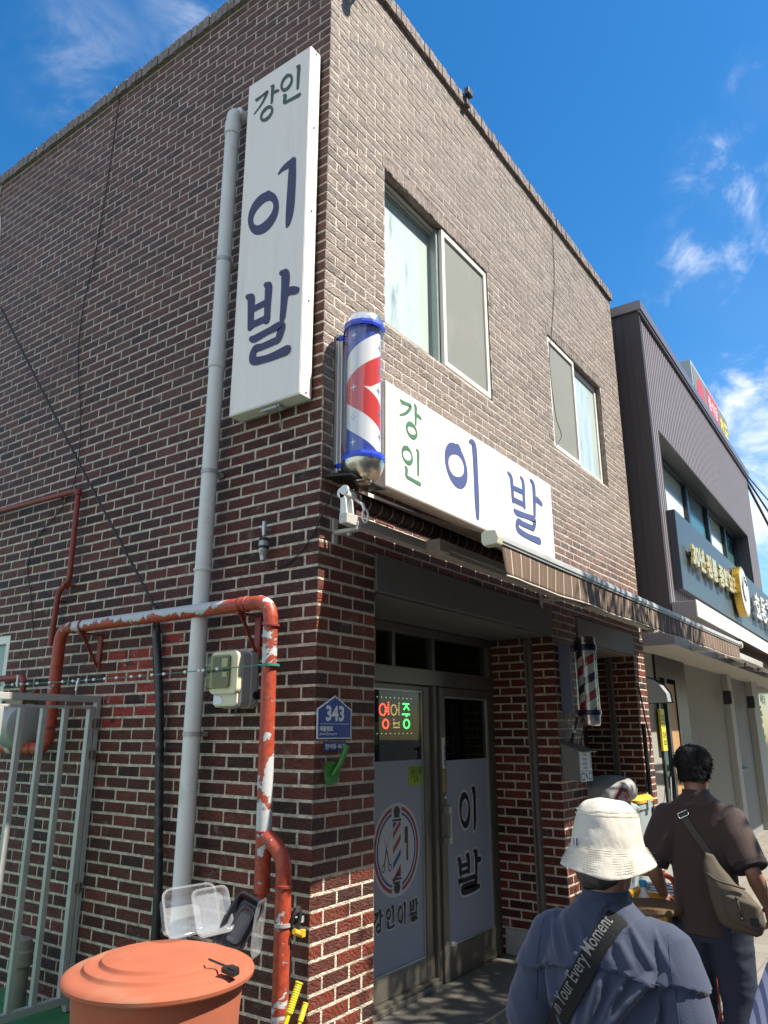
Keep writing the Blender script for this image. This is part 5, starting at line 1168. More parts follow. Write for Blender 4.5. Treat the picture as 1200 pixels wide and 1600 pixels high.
for k in range(4): q = rng.uniform(0, 3); mb.obox((cx-.02+.03*k, cy-.04+.02*k, .83+.01*k), V3((math.cos(q), math.sin(q), .1))*.10, V3((-math.sin(q), math.cos(q), .05))*.07, (0, 0, .004))
tag(mb.build('paper_bundle', PAPER, bevel=.002), 'loose white papers heaped in the amber crate', 'papers')
st = thing('wooden_stool', 'round brown wooden stool beside the hand cart', 'stool', (1.35, -.72, GZ))
sc_ = far(1014, 1417, 4.55); mb = MB(); mb.lathe([(.14, 0), (.165, .006), (.17, .02), (.165, .034), (.02, .036)], (sc_.x, sc_.y, sc_.z-.02), 28); mb.build('seat', mat('brown_wood', (.13, .075, .035), .5, var=.25, stretch=(1, 6, 1)), st, smooth=True)
for q in (.5, 2.07, 3.64, 5.2):
    mb = MB(); mb.tube([(sc_.x+.10*math.cos(q), sc_.y+.10*math.sin(q), sc_.z-.02), (sc_.x+.17*math.cos(q), sc_.y+.17*math.sin(q), GZ)], .016, 10); mb.build('leg', mat('brown_wood_leg', (.11, .06, .03), .55), st, smooth=True)

# ------------------------------------------------------------------ neighbouring shop building
NP = V3((5.70, -.255, 0)); NA = math.atan2(.165, 7.66)
nX = V3((math.cos(NA), math.sin(NA), 0)); nY = V3((-math.sin(NA), math.cos(NA), 0))
NM = Matrix.Translation(NP) @ Matrix.Rotation(NA, 4, 'Z')
def nat(u, v, off):
    """photo measurement -> (along the facade, height) on the plane lying off behind the facade"""
    d = ray(u, v); t = ((NP+nY*off)-CAM).dot(nY)/d.dot(nY); p = CAM+d*t-NP
    return p.dot(nX), p.z
def nb(mb, name, mt, par=None, **k):
    mb.v = [NM @ V3(p) for p in mb.v]; return mb.build(name, mt, par, **k)
nbd = thing('shop_building', 'grey and brown metal clad restaurant building next door', 'building', (NP.x, NP.y, GZ))
sE, zE = nat(1163, 733, 0); ZT = 6.90; sE = 7.75
wl, wz1 = nat(1029, 672, 0); wr = nat(1175, 885, 0)[0]; wz0 = 3.95
def corr(mb, s0, s1, z0, z1, off=0., per=.10, dep=.03):
    n = max(1, round((s1-s0)/per)); per = (s1-s0)/n; prof = []
    for i in range(n): a = s0+per*i; prof += [(a, 0), (a+per*.45, 0), (a+per*.55, dep), (a+per*.9, dep)]
    prof.append((s1, 0)); vs_ = [(s, off+d, z) for s, d in prof for z in (z0, z1)]
    mb.add(vs_, [(2*i, 2*i+2, 2*i+3, 2*i+1) for i in range(len(prof)-1)])
CLAD = mat('ribbed_cladding', (.31, .27, .265), .5, .15, var=.06, scale=3)
mb = MB(); corr(mb, .06, wl, 2.78, ZT-.12); corr(mb, wl, wr, wz1, ZT-.12); corr(mb, wr, sE, 2.78, ZT-.12); corr(mb, wl, wr, 2.78, wz0); nb(mb, 'cladding', CLAD, nbd, recalc=False)
mb = MB(); mb.box(0, .06, -.012, 1.0, 2.78, ZT-.12); mb.box(-.006, 0, .20, .206, 2.78, ZT-.12)
for y in (.12, .30, .34, .52): mb.box(-.005, 0.0, y, y+.018, 2.78, ZT-.14)
mb.box(0, .06, 1.0, 9, GZ, ZT-.12); mb.box(sE-.05, sE, .0, 9, 2.78, ZT-.12); mb.box(.06, sE-.05, 8.9, 9, GZ, ZT-.12); mb.box(.06, sE-.05, .03, 8.9, ZT-.2, ZT-.14); nb(mb, 'side_panel', DKMETAL, nbd)
mb = MB(); mb.box(-.03, sE+.03, -.05, .10, ZT-.125, ZT); mb.box(-.03, .10, .10, 9, ZT-.125, ZT); mb.box(-.02, sE+.02, -.035, -.01, ZT-.16, ZT-.126); nb(mb, 'roof_flashing', mat('flashing', (.20, .18, .18), .4, .4), nbd)
mb = MB(); d_ = .26
mb.box(wl-.03, wl, .018, d_, wz0, wz1+.03); mb.box(wr, wr+.03, .018, d_, wz0, wz1+.03); mb.box(wl, wr, .018, d_, wz1, wz1+.03); mb.box(wl, wr, d_+.06, d_+.09, wz0, wz1); nb(mb, 'window_reveal', mat('reveal_metal', (.10, .095, .105), .5), nbd)
cols = [(1034, 1068, BLIND), (1072, 1098, TEALG), (1100, 1120, BLIND), (1124, 1139, TEALG), (1141, 1166, BLIND)]
edges = [nat(u, 780, d_)[0] for u in (1032, 1070, 1099, 1122, 1140, 1168)]; edges[0] = wl+.005; edges[-1] = wr-.005
for i in range(5):
    a, c = edges[i], edges[i+1]; mb = MB(); t = .05
    mb.box(a+.002, a+t, d_-.04, d_+.02, wz0, wz1-.004); mb.box(c-t, c-.002, d_-.04, d_+.02, wz0, wz1-.004); mb.box(a+t, c-t, d_-.04, d_+.02, wz1-t, wz1-.004); mb.box(a+t, c-t, d_-.04, d_+.02, wz0, wz0+.05)
    f = nb(mb, 'window', NAVYF, nbd)
    mb = MB(); mb.box(a+t, c-t, d_-.005, d_, wz0+.05, wz1-t); nb(mb, 'glass', NGLASS, f)
    mb = MB(); mb.box(a+t, c-t, d_+.025, d_+.03, wz0+.05, wz1-t); nb(mb, 'blind' if i % 2 == 0 else 'curtain', cols[i][2], f)
# soffit and ground floor
GY = .60
mb = MB(); mb.box(0, 14, .0, GY+.3, 2.70, 2.78); nb(mb, 'soffit', mat('pale_soffit', (.50, .48, .42), .7), nbd)
mb = MB(); mb.box(-.0, 14, -.02, .0, 2.66, 2.80); mb.box(-.02, -.0, -.02, GY+.2, 2.66, 2.80); nb(mb, 'fascia', LILG, nbd)
gxs = lambda u, v=1150: nat(u, v, GY)[0]
dA, dB, dC, dD = gxs(1018, 1022), gxs(1037, 1055), gxs(1050, 1060), gxs(1065, 1040)
e1, e2, e3, e4 = gxs(1134, 1120), gxs(1150, 1120), gxs(1172, 1120), gxs(1181, 1120)
mb = MB(); mb.box(0.02, dA, GY, GY+.2, GZ, 2.70); mb.cut(); mb.box(dD, e1, GY, GY+.2, GZ, 2.70); nb(mb, 'wall', PWALL, nbd)
mb = MB(); mb.box(e1, e1+.35, GY-.10, GY+.2, GZ, 2.70); mb.cut(); mb.box(e3, e4, GY-.10, GY+.2, GZ, 2.70); nb(mb, 'pier', mat('light_pier', (.40, .40, .38), .7), nbd, bevel=.005)
mb = MB(); mb.box(e1+.35, e3, GY+.02, GY+.2, GZ, 2.70); mb.box(e1+.35, e1+1.3, GY-.06, GY+.02, 1.02, 1.12); nb(mb, 'bay_panel', mat('grey_bay', (.21, .21, .20), .7), nbd)
mb = MB(); mb.box(e4, 14, GY+.02, GY+.06, GZ, 2.70); gp_ = nb(mb, 'shop_window', mat('shop_window_pane', (.12, .13, .12), .15), nbd)
mb = MB()
for i, (u0, u1, v0, v1) in enumerate(((1183, 1199, 1130, 1096),)): pass
s0 = e4+.15
for i, ch in enumerate('중화요리'): text_mesh(mb, ch, .3, (s0+.05+.02*(i % 2), GY+.018, 1.88-.46*i), (1, 0, 0), (0, 0, 1), (0, -1, 0), .002, .85, .01, height=.40)
nb(mb, 'green_lettering', mat('pale_green_vinyl', (.30, .46, .08), .6), gp_)
mb = MB(); text_mesh(mb, '포장 배달', .2, (s0, GY+.018, 2.32), (1, 0, 0), (0, 0, 1), (0, -1, 0), .002, 1.6, .0, height=.2); nb(mb, 'teal_lettering', mat('teal_vinyl', (.04, .20, .17), .6), gp_)
mb = MB(); mb.box(dA, dD, GY-.03, GY+.1, 2.42, 2.70); mb.box(dA, dA+.06, GY-.03, GY+.1, GZ, 2.42); mb.box(dC+.02, dD, GY-.03, GY+.1, GZ, 2.42); mb.box(dB-.10, dB, GY-.03, GY+.1, GZ, 2.42); df2 = nb(mb, 'door_frame', mat('black_frame', (.022, .022, .026), .45), nbd)
mb = MB(); mb.box(dB, dC+.02, GY-.01, GY+.06, GZ, 2.36); nb(mb, 'wood_panel', WOOD, df2)
mb = MB(); mb.box(dA+.06, dB-.10, GY+.02, GY+.05, GZ, 2.42); nb(mb, 'door_glass', mat('green_pane', (.10, .17, .155), .15, var=.3, scale=2), df2)
yl = MB(); s0, s1 = gxs(1027, 1150), gxs(1035, 1150); yl.box(s0, s0+.2, GY-.06, GY-.035, 1.52, 2.02); o = nb(yl, 'poster', mat('yellow_poster', (.62, .52, .03), .5)); tag(o, 'narrow yellow poster on the neighbouring door glass', 'poster')
mb = MB(); text_mesh(mb, '영', .2, (s0+.03, GY-.06, 1.80), (1, 0, 0), (0, 0, 1), (0, -1, 0), .002, .14, height=.16); text_mesh(mb, '업', .2, (s0+.03, GY-.06, 1.59), (1, 0, 0), (0, 0, 1), (0, -1, 0), .002, .14, height=.16); nb(mb, 'lettering', GREEN, o)
mb = MB(); mb.tube(sag(V3((gxs(1018, 1260), GY-.2, .7)), V3((gxs(1040, 1215), GY-.06, 1.25)), .1), .012, 6); o = nb(mb, 'hanging_wire', CABLE); tag(o, 'thin dark cord looping across the neighbouring door', 'cord')
# two small black wall lights on the piers
for u, v, lab in ((1134, 1090, 'small black box light on the grey pier nearer the door next door'), (1171, 1097, 'small black box light on the pier beside the lettered shop window')):
    a_, z_ = nat(u, v, GY-.12); mb = MB(); mb.box(a_-.07, a_+.07, GY-.21, GY-.09, z_-.11, z_+.11); mb.box(a_-.05, a_+.05, GY-.22, GY-.21, z_-.09, z_+.09); o = nb(mb, 'wall_light', mat('black_light_box', (.02, .02, .022), .45), bevel=.006); tag(o, lab, 'wall light', 'black wall lights next door')
# curved hood
hd = thing('door_hood', 'curved grey metal hood over the neighbouring door', 'hood', (6.6, .2, 2.1))
hs0 = nat(1043, 1088, GY-.45)[0]
prof = [(0, 2.36), (-.14, 2.352), (-.28, 2.31), (-.38, 2.24), (-.44, 2.15), (-.45, 2.06), (0, 2.06)]
mb = MB(); mb.prism(prof, (hs0, GY-.0, 0), (0, 1, 0), (0, 0, 1), (.16, 0, 0)); nb(mb, 'shell', mat('hood_grey', (.34, .36, .37), .45, .2), hd, bevel=.006)
mb = MB(); mb.prism([(y*1.04, z+.012 if z > 2.07 else z-.01) for y, z in prof], (hs0+.16, GY-.0, 0), (0, 1, 0), (0, 0, 1), (.03, 0, 0)); nb(mb, 'trim', BLACK, hd)
# canopy
cs0 = 0.0; mb = MB(); cz1, cz0 = 3.125, 2.955
cp = thing('canopy', 'cream flat canopy slab under the slate sign next door', 'canopy', (8, -.4, 2.95))
mb.box(.02, 5.4, -.27, -.02, cz0, cz1); nb(mb, 'slab', LILG, cp, bevel=.006)
mb = MB(); mb.box(.015, 5.4, -.285, -.271, cz0-.01, cz1+.006); nb(mb, 'fascia', CANOPY, cp, bevel=.003)
# slate sign with brass letters
sg = thing('shop_sign', 'dark slate sign board with brass lettering on the neighbouring building', 'sign', (9, -.35, 3.3))
b0 = .33; bz0, bz1 = 3.315, 4.265; bo = -.10
mb = MB(); mb.box(b0, 12.5, bo, -.005, bz0, bz1); nb(mb, 'board', BOARD, sg, bevel=.006)
mb = MB(); mb.box(b0-.004, b0-.0005, bo+.004, -.005, bz0+.004, bz1-.004); nb(mb, 'board_edge', mat('dark_board_edge', (.03, .04, .055), .5), sg)
def srange(u0, u1, v): return nat(u0, v, bo)[0], nat(u1, v, bo)[0]
s0, s1 = nat(1074, 885, bo)[0], nat(1141, 905, bo)[0]; z_ = (nat(1076, 882, bo)[1]+nat(1141, 910, bo)[1])/2
mbt = MB(); text_mesh(mbt, '30년 정통 중화요리', .3, (s0, bo-.05, z_-.14), (1, 0, 0), (0, 0, 1), (0, -1, 0), .03, s1-s0, .012, height=.31); nb(mbt, 'brass_lettering', GOLD, sg)
mb = MB()
for i in range(9): x = s0+(s1-s0)*(i+.5)/9; mb.box(x-.012, x+.012, bo-.05, bo+.002, z_-.03, z_+.06)
nb(mb, 'letter_pin', BLACK, sg)
ec, ez = nat(1160, 925, bo-.1); 
mb = MB(); mb.lathe([(.38, 0), (.385, .004), (.385, .10), (.38, .104)], (0, 0, 0), 48, (0, -1, 0)); mb.v = [p+V3((ec, bo-.03, ez)) for p in mb.v]; nb(mb, 'round_emblem', GOLD2, sg, smooth=True)
mb = MB(); mb.lathe([(.35, 0), (.35, .006)], (0, 0, 0), 48, (0, -1, 0)); mb.v = [p+V3((ec, bo-.133, ez)) for p in mb.v]; nb(mb, 'emblem_face', mat('emblem_white', (.62, .62, .58), .4), sg)
mb = MB()
for k in range(5): q = .4+k*.5; mb.tube([(ec+.24*math.cos(q*1.2+j*.35)*(1-.06*j), bo-.142, ez+.26*math.sin(q*1.2+j*.35)*(1-.1*j)) for j in range(6)], .012, 6)
nb(mb, 'emblem_strokes', mat('emblem_grey', (.16, .17, .16), .5), sg)
s2 = nat(1168, 930, bo)[0]; mb = MB()
for i, (ch, w_) in enumerate((('효', .52), ('동', .52))): text_mesh(mb, ch, .5, (s2+.10+.62*i, bo-.05, 3.56), (1, 0, 0), (0, 0, 1), (0, -1, 0), .04, w_, .008, height=.44)
text_mesh(mb, '각', .3, (s2+1.4, bo-.05, 3.80), (1, 0, 0), (0, 0, 1), (0, -1, 0), .04, .3, .008, height=.26); text_mesh(mb, '요리', .3, (s2+1.4, bo-.05, 3.47), (1, 0, 0), (0, 0, 1), (0, -1, 0), .04, .6, .008, height=.26)
nb(mb, 'white_lettering', mat('letter_white', (.66, .66, .62), .4), sg)
# rooftop sign
rs = thing('rooftop_sign', 'slanting red and grey rooftop sign behind the cladding parapet', 'sign', (11, .2, 6.9))
ro = .35; ra, rb_ = nat(1079, 568, ro), nat(1134, 650, ro); sa, sb = ra[0], rb_[0]; zt = (ra[1]+rb_[1])/2; zb = zt-1.15
mb = MB(); mb.box(sa, sb, ro, ro+.28, zb, zt); nb(mb, 'sign_box', mat('sign_grey', (.36, .43, .44), .5), rs, bevel=.01)
mb = MB(); mb.box(sa+.08, sb-.08, ro-.008, ro-.001, zb+.1, zt-.08); nb(mb, 'sign_face', mat('olive_face', (.20, .19, .15), .5), rs)
mb = MB(); w_ = sb-sa; mb.box(sa+w_*.36, sa+w_*.68, ro-.012, ro-.009, zb+.1, zt-.08); mb.prism([(sa+w_*(.19+.10*math.cos(k*math.pi/10)), (zt+zb)/2+.42*math.sin(k*math.pi/10)) for k in range(20)], (0, ro-.012, 0), (1, 0, 0), (0, 0, 1), (0, .003, 0)); nb(mb, 'red_field', mat('sign_red', (.50, .06, .05), .5), rs)
mb = MB(); text_mesh(mb, '중식당', .3, (sa+w_*.39, ro-.012, zt-.50), (1, 0, 0), (0, 0, 1), (0, -1, 0), .002, w_*.26, .004, height=.30); text_mesh(mb, '요리전문', .3, (sa+w_*.39, ro-.012, zt-.86), (1, 0, 0), (0, 0, 1), (0, -1, 0), .002, w_*.26, .004, height=.26); nb(mb, 'white_lettering', WHITE, rs)
mb = MB(); text_mesh(mb, '효동', .4, (sa+w_*.71, ro-.012, zt-.85), (1, 0, 0), (0, 0, 1), (0, -1, 0), .002, w_*.24, .012, height=.62); nb(mb, 'yellow_lettering', mat('sign_yellow', (.75, .60, .06), .5), rs)
mb = MB()
for s in (sa+.3, (sa+sb)/2, sb-.3): mb.box(s-.03, s+.03, ro+.1, ro+.16, ZT-.25, zb); mb.tube([(s, ro+.14, zb+.5), (s, ro+1.1, ZT-.15)], .025, 8); mb.cut()
nb(mb, 'support', STEEL, rs)
# neighbour awning, folded with its arms half out
aw = thing('awning', 'half folded brown awning with pale tubular arms on the neighbouring shop', 'awning', (9, -.5, 2.6))
mb = MB(); mb.tube([NMi for NMi in [(0.25, -.34, 2.615), (9., -.34, 2.60)]], .024, 12); nb(mb, 'torsion_bar', ALUW, aw, smooth=True)
mb = MB(); mb.tube([(.12, -.34, 2.616), (.30, -.34, 2.615)], .034, 12); mb.tube([(.05, -.34, 2.616), (.13, -.34, 2.616)], .026, 12); nb(mb, 'end_plug', WHITE, aw, smooth=True)
mb = MB()
for s in (.75, 3.2, 6.2): mb.box(s, s+.12, -.37, -.02, 2.64, 2.70); mb.box(s+.02, s+.07, -.38, -.30, 2.56, 2.66); mb.ball((s+.22, -.35, 2.61), .06, 10, sc_=(1.5, .7, .8)); mb.cut()
nb(mb, 'wall_bracket', ALUW, aw, bevel=.004)
mb = MB()
for s, e in ((.85, 3.4), (3.5, 6.2)): mb.obox(((s+e)/2, -.46, 2.60), ((e-s)/2, -.05, -.02), (0, .03, 0), (0, 0, .035)); mb.cut()
nb(mb, 'folding_arm', ALUW, aw, bevel=.004)
mb = MB()
for s in (1.9, 2.9, 4.2): mb.tube([(s+.05*math.cos(q), -.40, 2.55+.05*math.sin(q)) for q in [k*math.pi/6 for k in range(10)]], .006, 6)
nb(mb, 'crank_loop', CABLE, aw)
a0, a1 = 2.6, 11.; vs_ = []; n, m = 30, 8
for i in range(n+1):
    for j in range(m+1): s = j/m; vs_.append((a0+(a1-a0)*i/n, -.04-1.11*s, 2.90-.34*s-.05*s*(1-s)))
mb = MB(); mb.add(vs_, [(i*(m+1)+j, (i+1)*(m+1)+j, (i+1)*(m+1)+j+1, i*(m+1)+j+1) for i in range(n) for j in range(m)]); mb.v = [NM @ p for p in mb.v]
o = place('fabric', mb.mesh('fabric', smooth='all'), AWN2, aw); q = o.modifiers.new('s', 'SOLIDIFY'); q.thickness = .002
mb = MB(); mb.box(a0-.03, a1, -1.19, -1.14, 2.52, 2.575); nb(mb, 'front_bar', ALUW, aw, bevel=.004)
for k, (v0, v1) in enumerate(((742, 792), (748, 812), (738, 775))):
    a, c = nat(1163, v0, .05), far(1300, v0+(v1-v0)*3.9, 26); p0 = NM @ V3((a[0]-.0, .05, a[1])); mb = MB(); mb.tube(sag(p0, c, .12, 20), (.022, .028, .014)[k], 8)
    tag(mb.build('power_line', CABLE, smooth=True), ('middle dark power line leaving the far roof corner', 'lowest and thickest power line leaving the far roof corner', 'thin uppermost power line leaving the far roof corner')[k], 'power line', 'power lines at the far roof corner')
# ------------------------------------------------------------------ people
def hand(mb, w, d, pn, th, curl=.5, k=1.):
    """palm and five bent fingers: wrist w, pointing along d, palm facing pn, thumb towards th"""
    w, d, pn, th = V3(w), V3(d).normalized(), V3(pn).normalized(), V3(th).normalized()
    mb.loft([(w-d*.02*k, th*.026*k, pn*.020*k), (w+d*.015*k, th*.030*k, pn*.019*k), (w+d*.055*k, th*.041*k, pn*.017*k), (w+d*.092*k, th*.040*k, pn*.014*k), (w+d*.098*k, th*.034*k, pn*.011*k)], 16)
    for i, (o, L_) in enumerate(((.031, .070), (.0105, .080), (-.0105, .074), (-.031, .058))):
        p = w+d*(.090*k)+th*o*k; q = 0; pts = [p-d*.02*k]; dr_ = d
        for j, f in enumerate((.42, .32, .26)):
            q += curl*(.55+.16*i)*(.8+.35*j); dr_ = (d*math.cos(q)+pn*math.sin(q)+th*(o*1.6)).normalized(); pts += [p+dr_*(L_*f*k*.5), p+dr_*(L_*f*k)]; p = p+dr_*(L_*f*k)
        mb.tube(pts, [.0092*k]*3+[.0086*k]*2+[.0078*k, .0066*k], 10)
    p = w+d*.022*k+th*.026*k; a = (d*.62+th*.72+pn*.30).normalized(); b_ = (d*.88+th*.25+pn*.45).normalized()
    mb.tube([p-a*.012*k, p+a*.028*k, p+a*.045*k, p+a*.045*k+b_*.022*k, p+a*.045*k+b_*.034*k], [.013*k, .0125*k, .0105*k, .0095*k, .007*k], 10)
def limb(mb, pts, rs, n=16):
    pts = [V3(p) for p in pts]; out = []; rr = []
    for i in range(len(pts)-1):
        for j in range(6): t = j/6; out.append(pts[i].lerp(pts[i+1], t)); rr.append(rs[i]+(rs[i+1]-rs[i])*t)
    mb.tube(out+[pts[-1]], rr+[rs[-1]], n)
def head(mb, c, f, rgt, k=1.):
    """skull, jaw, nose, brows, lips, ears and neck round head centre c; f = facing direction"""
    f, rgt = V3(f).normalized(), V3(rgt).normalized(); u = rgt.cross(f); c = V3(c)
    rings = [(-.115, .030, .026, .045), (-.10, .046, .045, .032), (-.07, .058, .066, .016), (-.035, .066, .082, .004), (0, .072, .092, -.004), (.04, .0755, .0965, -.008), (.075, .069, .088, -.010), (.10, .050, .064, -.012), (.117, .022, .03, -.012)]
    mb.loft([(c+u*z*k+f*y*k, rgt*x*k, f*d*k) for z, x, d, y in rings], 24, p=2.15)
    P = lambda x, y, z: c+rgt*x*k+f*y*k+u*z*k
    mb.tube([P(0, .082, .012), P(0, .100, -.015), P(0, .108, -.034)], [.008*k, .011*k, .014*k], 10); mb.ball(P(.012, .094, -.036), .009*k, 8); mb.ball(P(-.012, .094, -.036), .009*k, 8)
    mb.tube([P(-.042, .074, .030), P(0, .090, .028), P(.042, .074, .030)], [.008*k, .010*k, .008*k], 8)
    mb.tube([P(-.024, .082, -.066), P(0, .092, -.064), P(.024, .082, -.066)], [.004*k, .007*k, .004*k], 8); mb.tube([P(-.020, .080, -.076), P(0, .089, -.077), P(.02, .080, -.076)], [.004*k, .0075*k, .004*k], 8); mb.ball(P(0, .072, -.105), .018*k, 10)
    for s in (-1, 1):
        q = [P(s*(.074+.012*math.sin(t)*.6), -.012-.016*math.sin(t)-.004*math.cos(t), -.008+.032*math.cos(t)) for t in [j*math.pi/8 for j in range(9)]]
        mb.tube(q, [.006*k]*9, 8); mb.loft([(P(s*.070, -.008, 0), f*.012*k, u*.024*k), (P(s*.080, -.016, 0), f*.012*k, u*.026*k)], 12)
    return P
def normals(me): return [v.normal.copy() for v in me.vertices]
def crumple(me, amp, sc_, seed=0., ridge=True, where=None):
    for v, N_v in zip(me.vertices, normals(me)):
        p = V3((v.co.x*sc_[0], v.co.y*sc_[1], v.co.z*sc_[2]))+V3((seed, seed*.7, 0))
        p += noise.noise_vector(p*.45)*.55
        n1 = noise.noise(p); n2 = noise.noise(p*2.3+V3((5, 1, 2)))
        h = (1-abs(n1)*2.4)*.65+(1-abs(n2)*2.2)*.3 if ridge else n1+.4*n2
        k = where(v.co) if where else 1.
        v.co += N_v*(amp*h*k)
    me.update()
def person(label, loc, heading, H, arms, shirt, shirt_mt, sleeve, collar, pants_mt, build=1., head_yaw=0., head_pitch=0., hem=.50, hair=None, folds=None, legs=None, vox=.0042, svox=.0075):
    t = thing('person', label, 'person', loc); t.rotation_euler = (0, 0, heading-math.pi/2)
    def pb(name, me, mt, par=None):
        o = place(name, me, mt, par or t)
        o.location = (0, 0, 0); return o
    k = H/1.72; B = build
    sk = MB(); fy = 0.0
    Z = lambda f: f*H
    # torso and limbs as one surface
    sk.loft([((0, .0, Z(.47)), (.135*B*k, 0, 0), (0, .09*B*k, 0)), ((0, 0, Z(.53)), (.155*B*k, 0, 0), (0, .105*B*k, 0)), ((0, .01, Z(.61)), (.135*B*k, 0, 0), (0, .095*B*k, 0)), ((0, .01, Z(.72)), (.155*B*k, 0, 0), (0, .108*B*k, 0)), ((0, .0, Z(.79)), (.165*B*k, 0, 0), (0, .095*B*k, 0)), ((0, -.005, Z(.825)), (.10*k, 0, 0), (0, .06*k, 0))], 24)
    hf = V3((math.sin(-head_yaw)*math.cos(head_pitch), math.cos(-head_yaw)*math.cos(head_pitch), math.sin(head_pitch))); hr = V3((math.cos(-head_yaw), -math.sin(-head_yaw), 0))
    hc = V3((0, .03*k, Z(.925)))
    sk.tube([(0, -.012, Z(.80)), (0, 0, Z(.85)), (0, .012*k, Z(.885))], [.066*k, .056*k, .056*k], 18)
    head(sk, hc, hf, hr, k)
    for s, (el, wr, hd_, pn, th, cu) in zip((-1, 1), arms):
        sh_ = V3((s*.168*B*k, -.005, Z(.79))); el, wr = V3(el)*k, V3(wr)*k
        limb(sk, [V3((s*.09*k, 0, Z(.80))), sh_, sh_.lerp(el, .45), el, el.lerp(wr, .35), wr], [.05*k, .052*k, .048*k, .038*k, .041*k, .026*k]); hand(sk, wr, hd_, pn, th, cu, k*.95)
    legs = legs or ((-.10, .06), (.10, -.08))
    ft = []
    for s, (lx, ly) in zip((-1, 1), legs):
        hp = V3((s*.085*k, 0, Z(.51))); kn = V3((lx*k*.98, ly*.55+.035, Z(.285))); an = V3((lx*k, ly, Z(.05)))
        limb(sk, [hp, hp.lerp(kn, .4), kn, kn.lerp(an, .35)+V3((0, -.012, 0)), an], [.088*k, .075*k, .052*k, .054*k, .036*k]); ft.append((hp, kn, an))
        sk.loft([(an+V3((0, -.03, -Z(.045))), (.034*k, 0, 0), (0, .035*k, 0)), (an+V3((0, .03, -.03*k)), (.036*k, 0, 0), (0, .06*k, 0)), (an+V3((0, 0, .0)), (.034*k, 0, 0), (0, .04*k, 0))], 14)
    pb('body', remesh(sk, vox, 2), SKIN)
    mb = MB()
    u = hr.cross(hf)
    for s in (-1, 1): mb.ball(hc+hr*(s*.031*k)+hf*(.080*k)+u*(.008*k), .0125*k, 10)
    pb('eye', mb.mesh('eye', smooth='all'), mat('eye_white', (.5, .48, .45), .2))
    # shirt
    st = MB(); sw, sd, hemz = shirt
    st.loft([((0, -.005, Z(hem)), (sw*.98*B*k, 0, 0), (0, sd*1.02*B*k, 0)), ((0, 0, Z(hem+.04)), (sw*.97*B*k, 0, 0), (0, sd*1.0*B*k, 0)), ((0, .0, Z(.63)), (sw*.95*B*k, 0, 0), (0, sd*.98*B*k, 0)), ((0, .0, Z(.72)), (sw*1.0*B*k, 0, 0), (0, sd*1.0*B*k, 0)), ((0, -.005, Z(.775)), (sw*1.0*B*k, 0, 0), (0, sd*.90*B*k, 0)), ((0, -.012, Z(.806)), (sw*.90*B*k, 0, 0), (0, sd*.72*B*k, 0)), ((0, -.014, Z(.826)), (sw*.72*k, 0, 0), (0, sd*.62*k, 0)), ((0, -.012, Z(.842)), (sw*.54*k, 0, 0), (0, sd*.56*k, 0)), ((0, -.006, Z(.856)), (.072*k, 0, 0), (0, .070*k, 0))], 32, p=2.5)
    for s, (el, wr, *_r) in zip((-1, 1), arms):
        sh_ = V3((s*.166*B*k, -.005, Z(.785))); el, wr = V3(el)*k, V3(wr)*k; r0, r1, r2, to = sleeve
        if to <= 1: e = sh_.lerp(el, to); limb(st, [V3((s*.10*k, 0, Z(.80))), sh_, sh_.lerp(e, .5), e], [.052*k, r0*k, (r0*.55+r1*.5)*k, r1*k], 20)
        else: e = el.lerp(wr, to-1); limb(st, [V3((s*.10*k, 0, Z(.80))), sh_, sh_.lerp(el, .5), el, el.lerp(wr, .5), e], [.052*k, r0*k, r0*.98*k, r1*k, r1*.98*k, r2*k], 20)
    me = remesh(st, svox, 5 if svox > .006 else 9)
    (folds or (lambda m: crumple(m, .007, (5, 5, 7))))(me)
    sho = pb('shirt', me, shirt_mt)
    # collar
    cm = MB(); ch, cr_ = collar
    n = 28; vs_ = []
    for i in range(n):
        q = 2*math.pi*i/n; fr_ = max(0, math.sin(q))
        for (r, z) in ((.060, Z(.845)-.012*fr_), (.0665, Z(.845)-.015*fr_), (.069, Z(.845)+ch-.030*fr_), (.0625, Z(.845)+ch-.030*fr_)) if cr_ == 'stand' else ((.061, Z(.843)), (.060, Z(.843)+ch-.03*fr_), (.066, Z(.843)+ch+.002-.03*fr_), (.081, Z(.843)-.016-.03*fr_)):
            vs_.append((r*k*math.cos(q), -.004+r*k*1.02*math.sin(q), z))
    cm.add(vs_, [(4*i+j, 4*((i+1) % n)+j, 4*((i+1) % n)+(j+1) % 4, 4*i+(j+1) % 4) for i in range(n) for j in range(4)]); pb('collar', cm.mesh('collar', smooth='all'), shirt_mt)
    # trousers and shoes
    pt = MB(); pt.loft([((0, 0, Z(.455)), (.13*B*k, 0, 0), (0, .10*B*k, 0)), ((0, 0, Z(.50)), (.165*B*k, 0, 0), (0, .118*B*k, 0)), ((0, 0, Z(.60)), (.155*B*k, 0, 0), (0, .108*B*k, 0))], 24)
    for hp, kn, an in ft: limb(pt, [hp+V3((0, 0, .0)), hp.lerp(kn, .35), kn, kn.lerp(an, .4)+V3((0, -.01, 0)), an+V3((0, 0, -.01))], [.102*k, .098*k, .078*k, .074*k, .066*k], 20)
    me = remesh(pt, .009, 4); crumple(me, .009, (6, 6, 9), 3.); pb('trousers', me, pants_mt)
    sm = MB()
    for hp, kn, an in ft: sm.loft([(an+V3((0, .02, -Z(.05))), (.044*k, 0, 0), (0, .125*k, 0)), (an+V3((0, .03, -Z(.035))), (.046*k, 0, 0), (0, .13*k, 0)), (an+V3((0, .01, -Z(.015))), (.042*k, 0, 0), (0, .085*k, 0)), (an+V3((0, -.01, .015)), (.038*k, 0, 0), (0, .045*k, 0))], 20)
    pb('shoes', remesh(sm, .007, 3), SHOE)
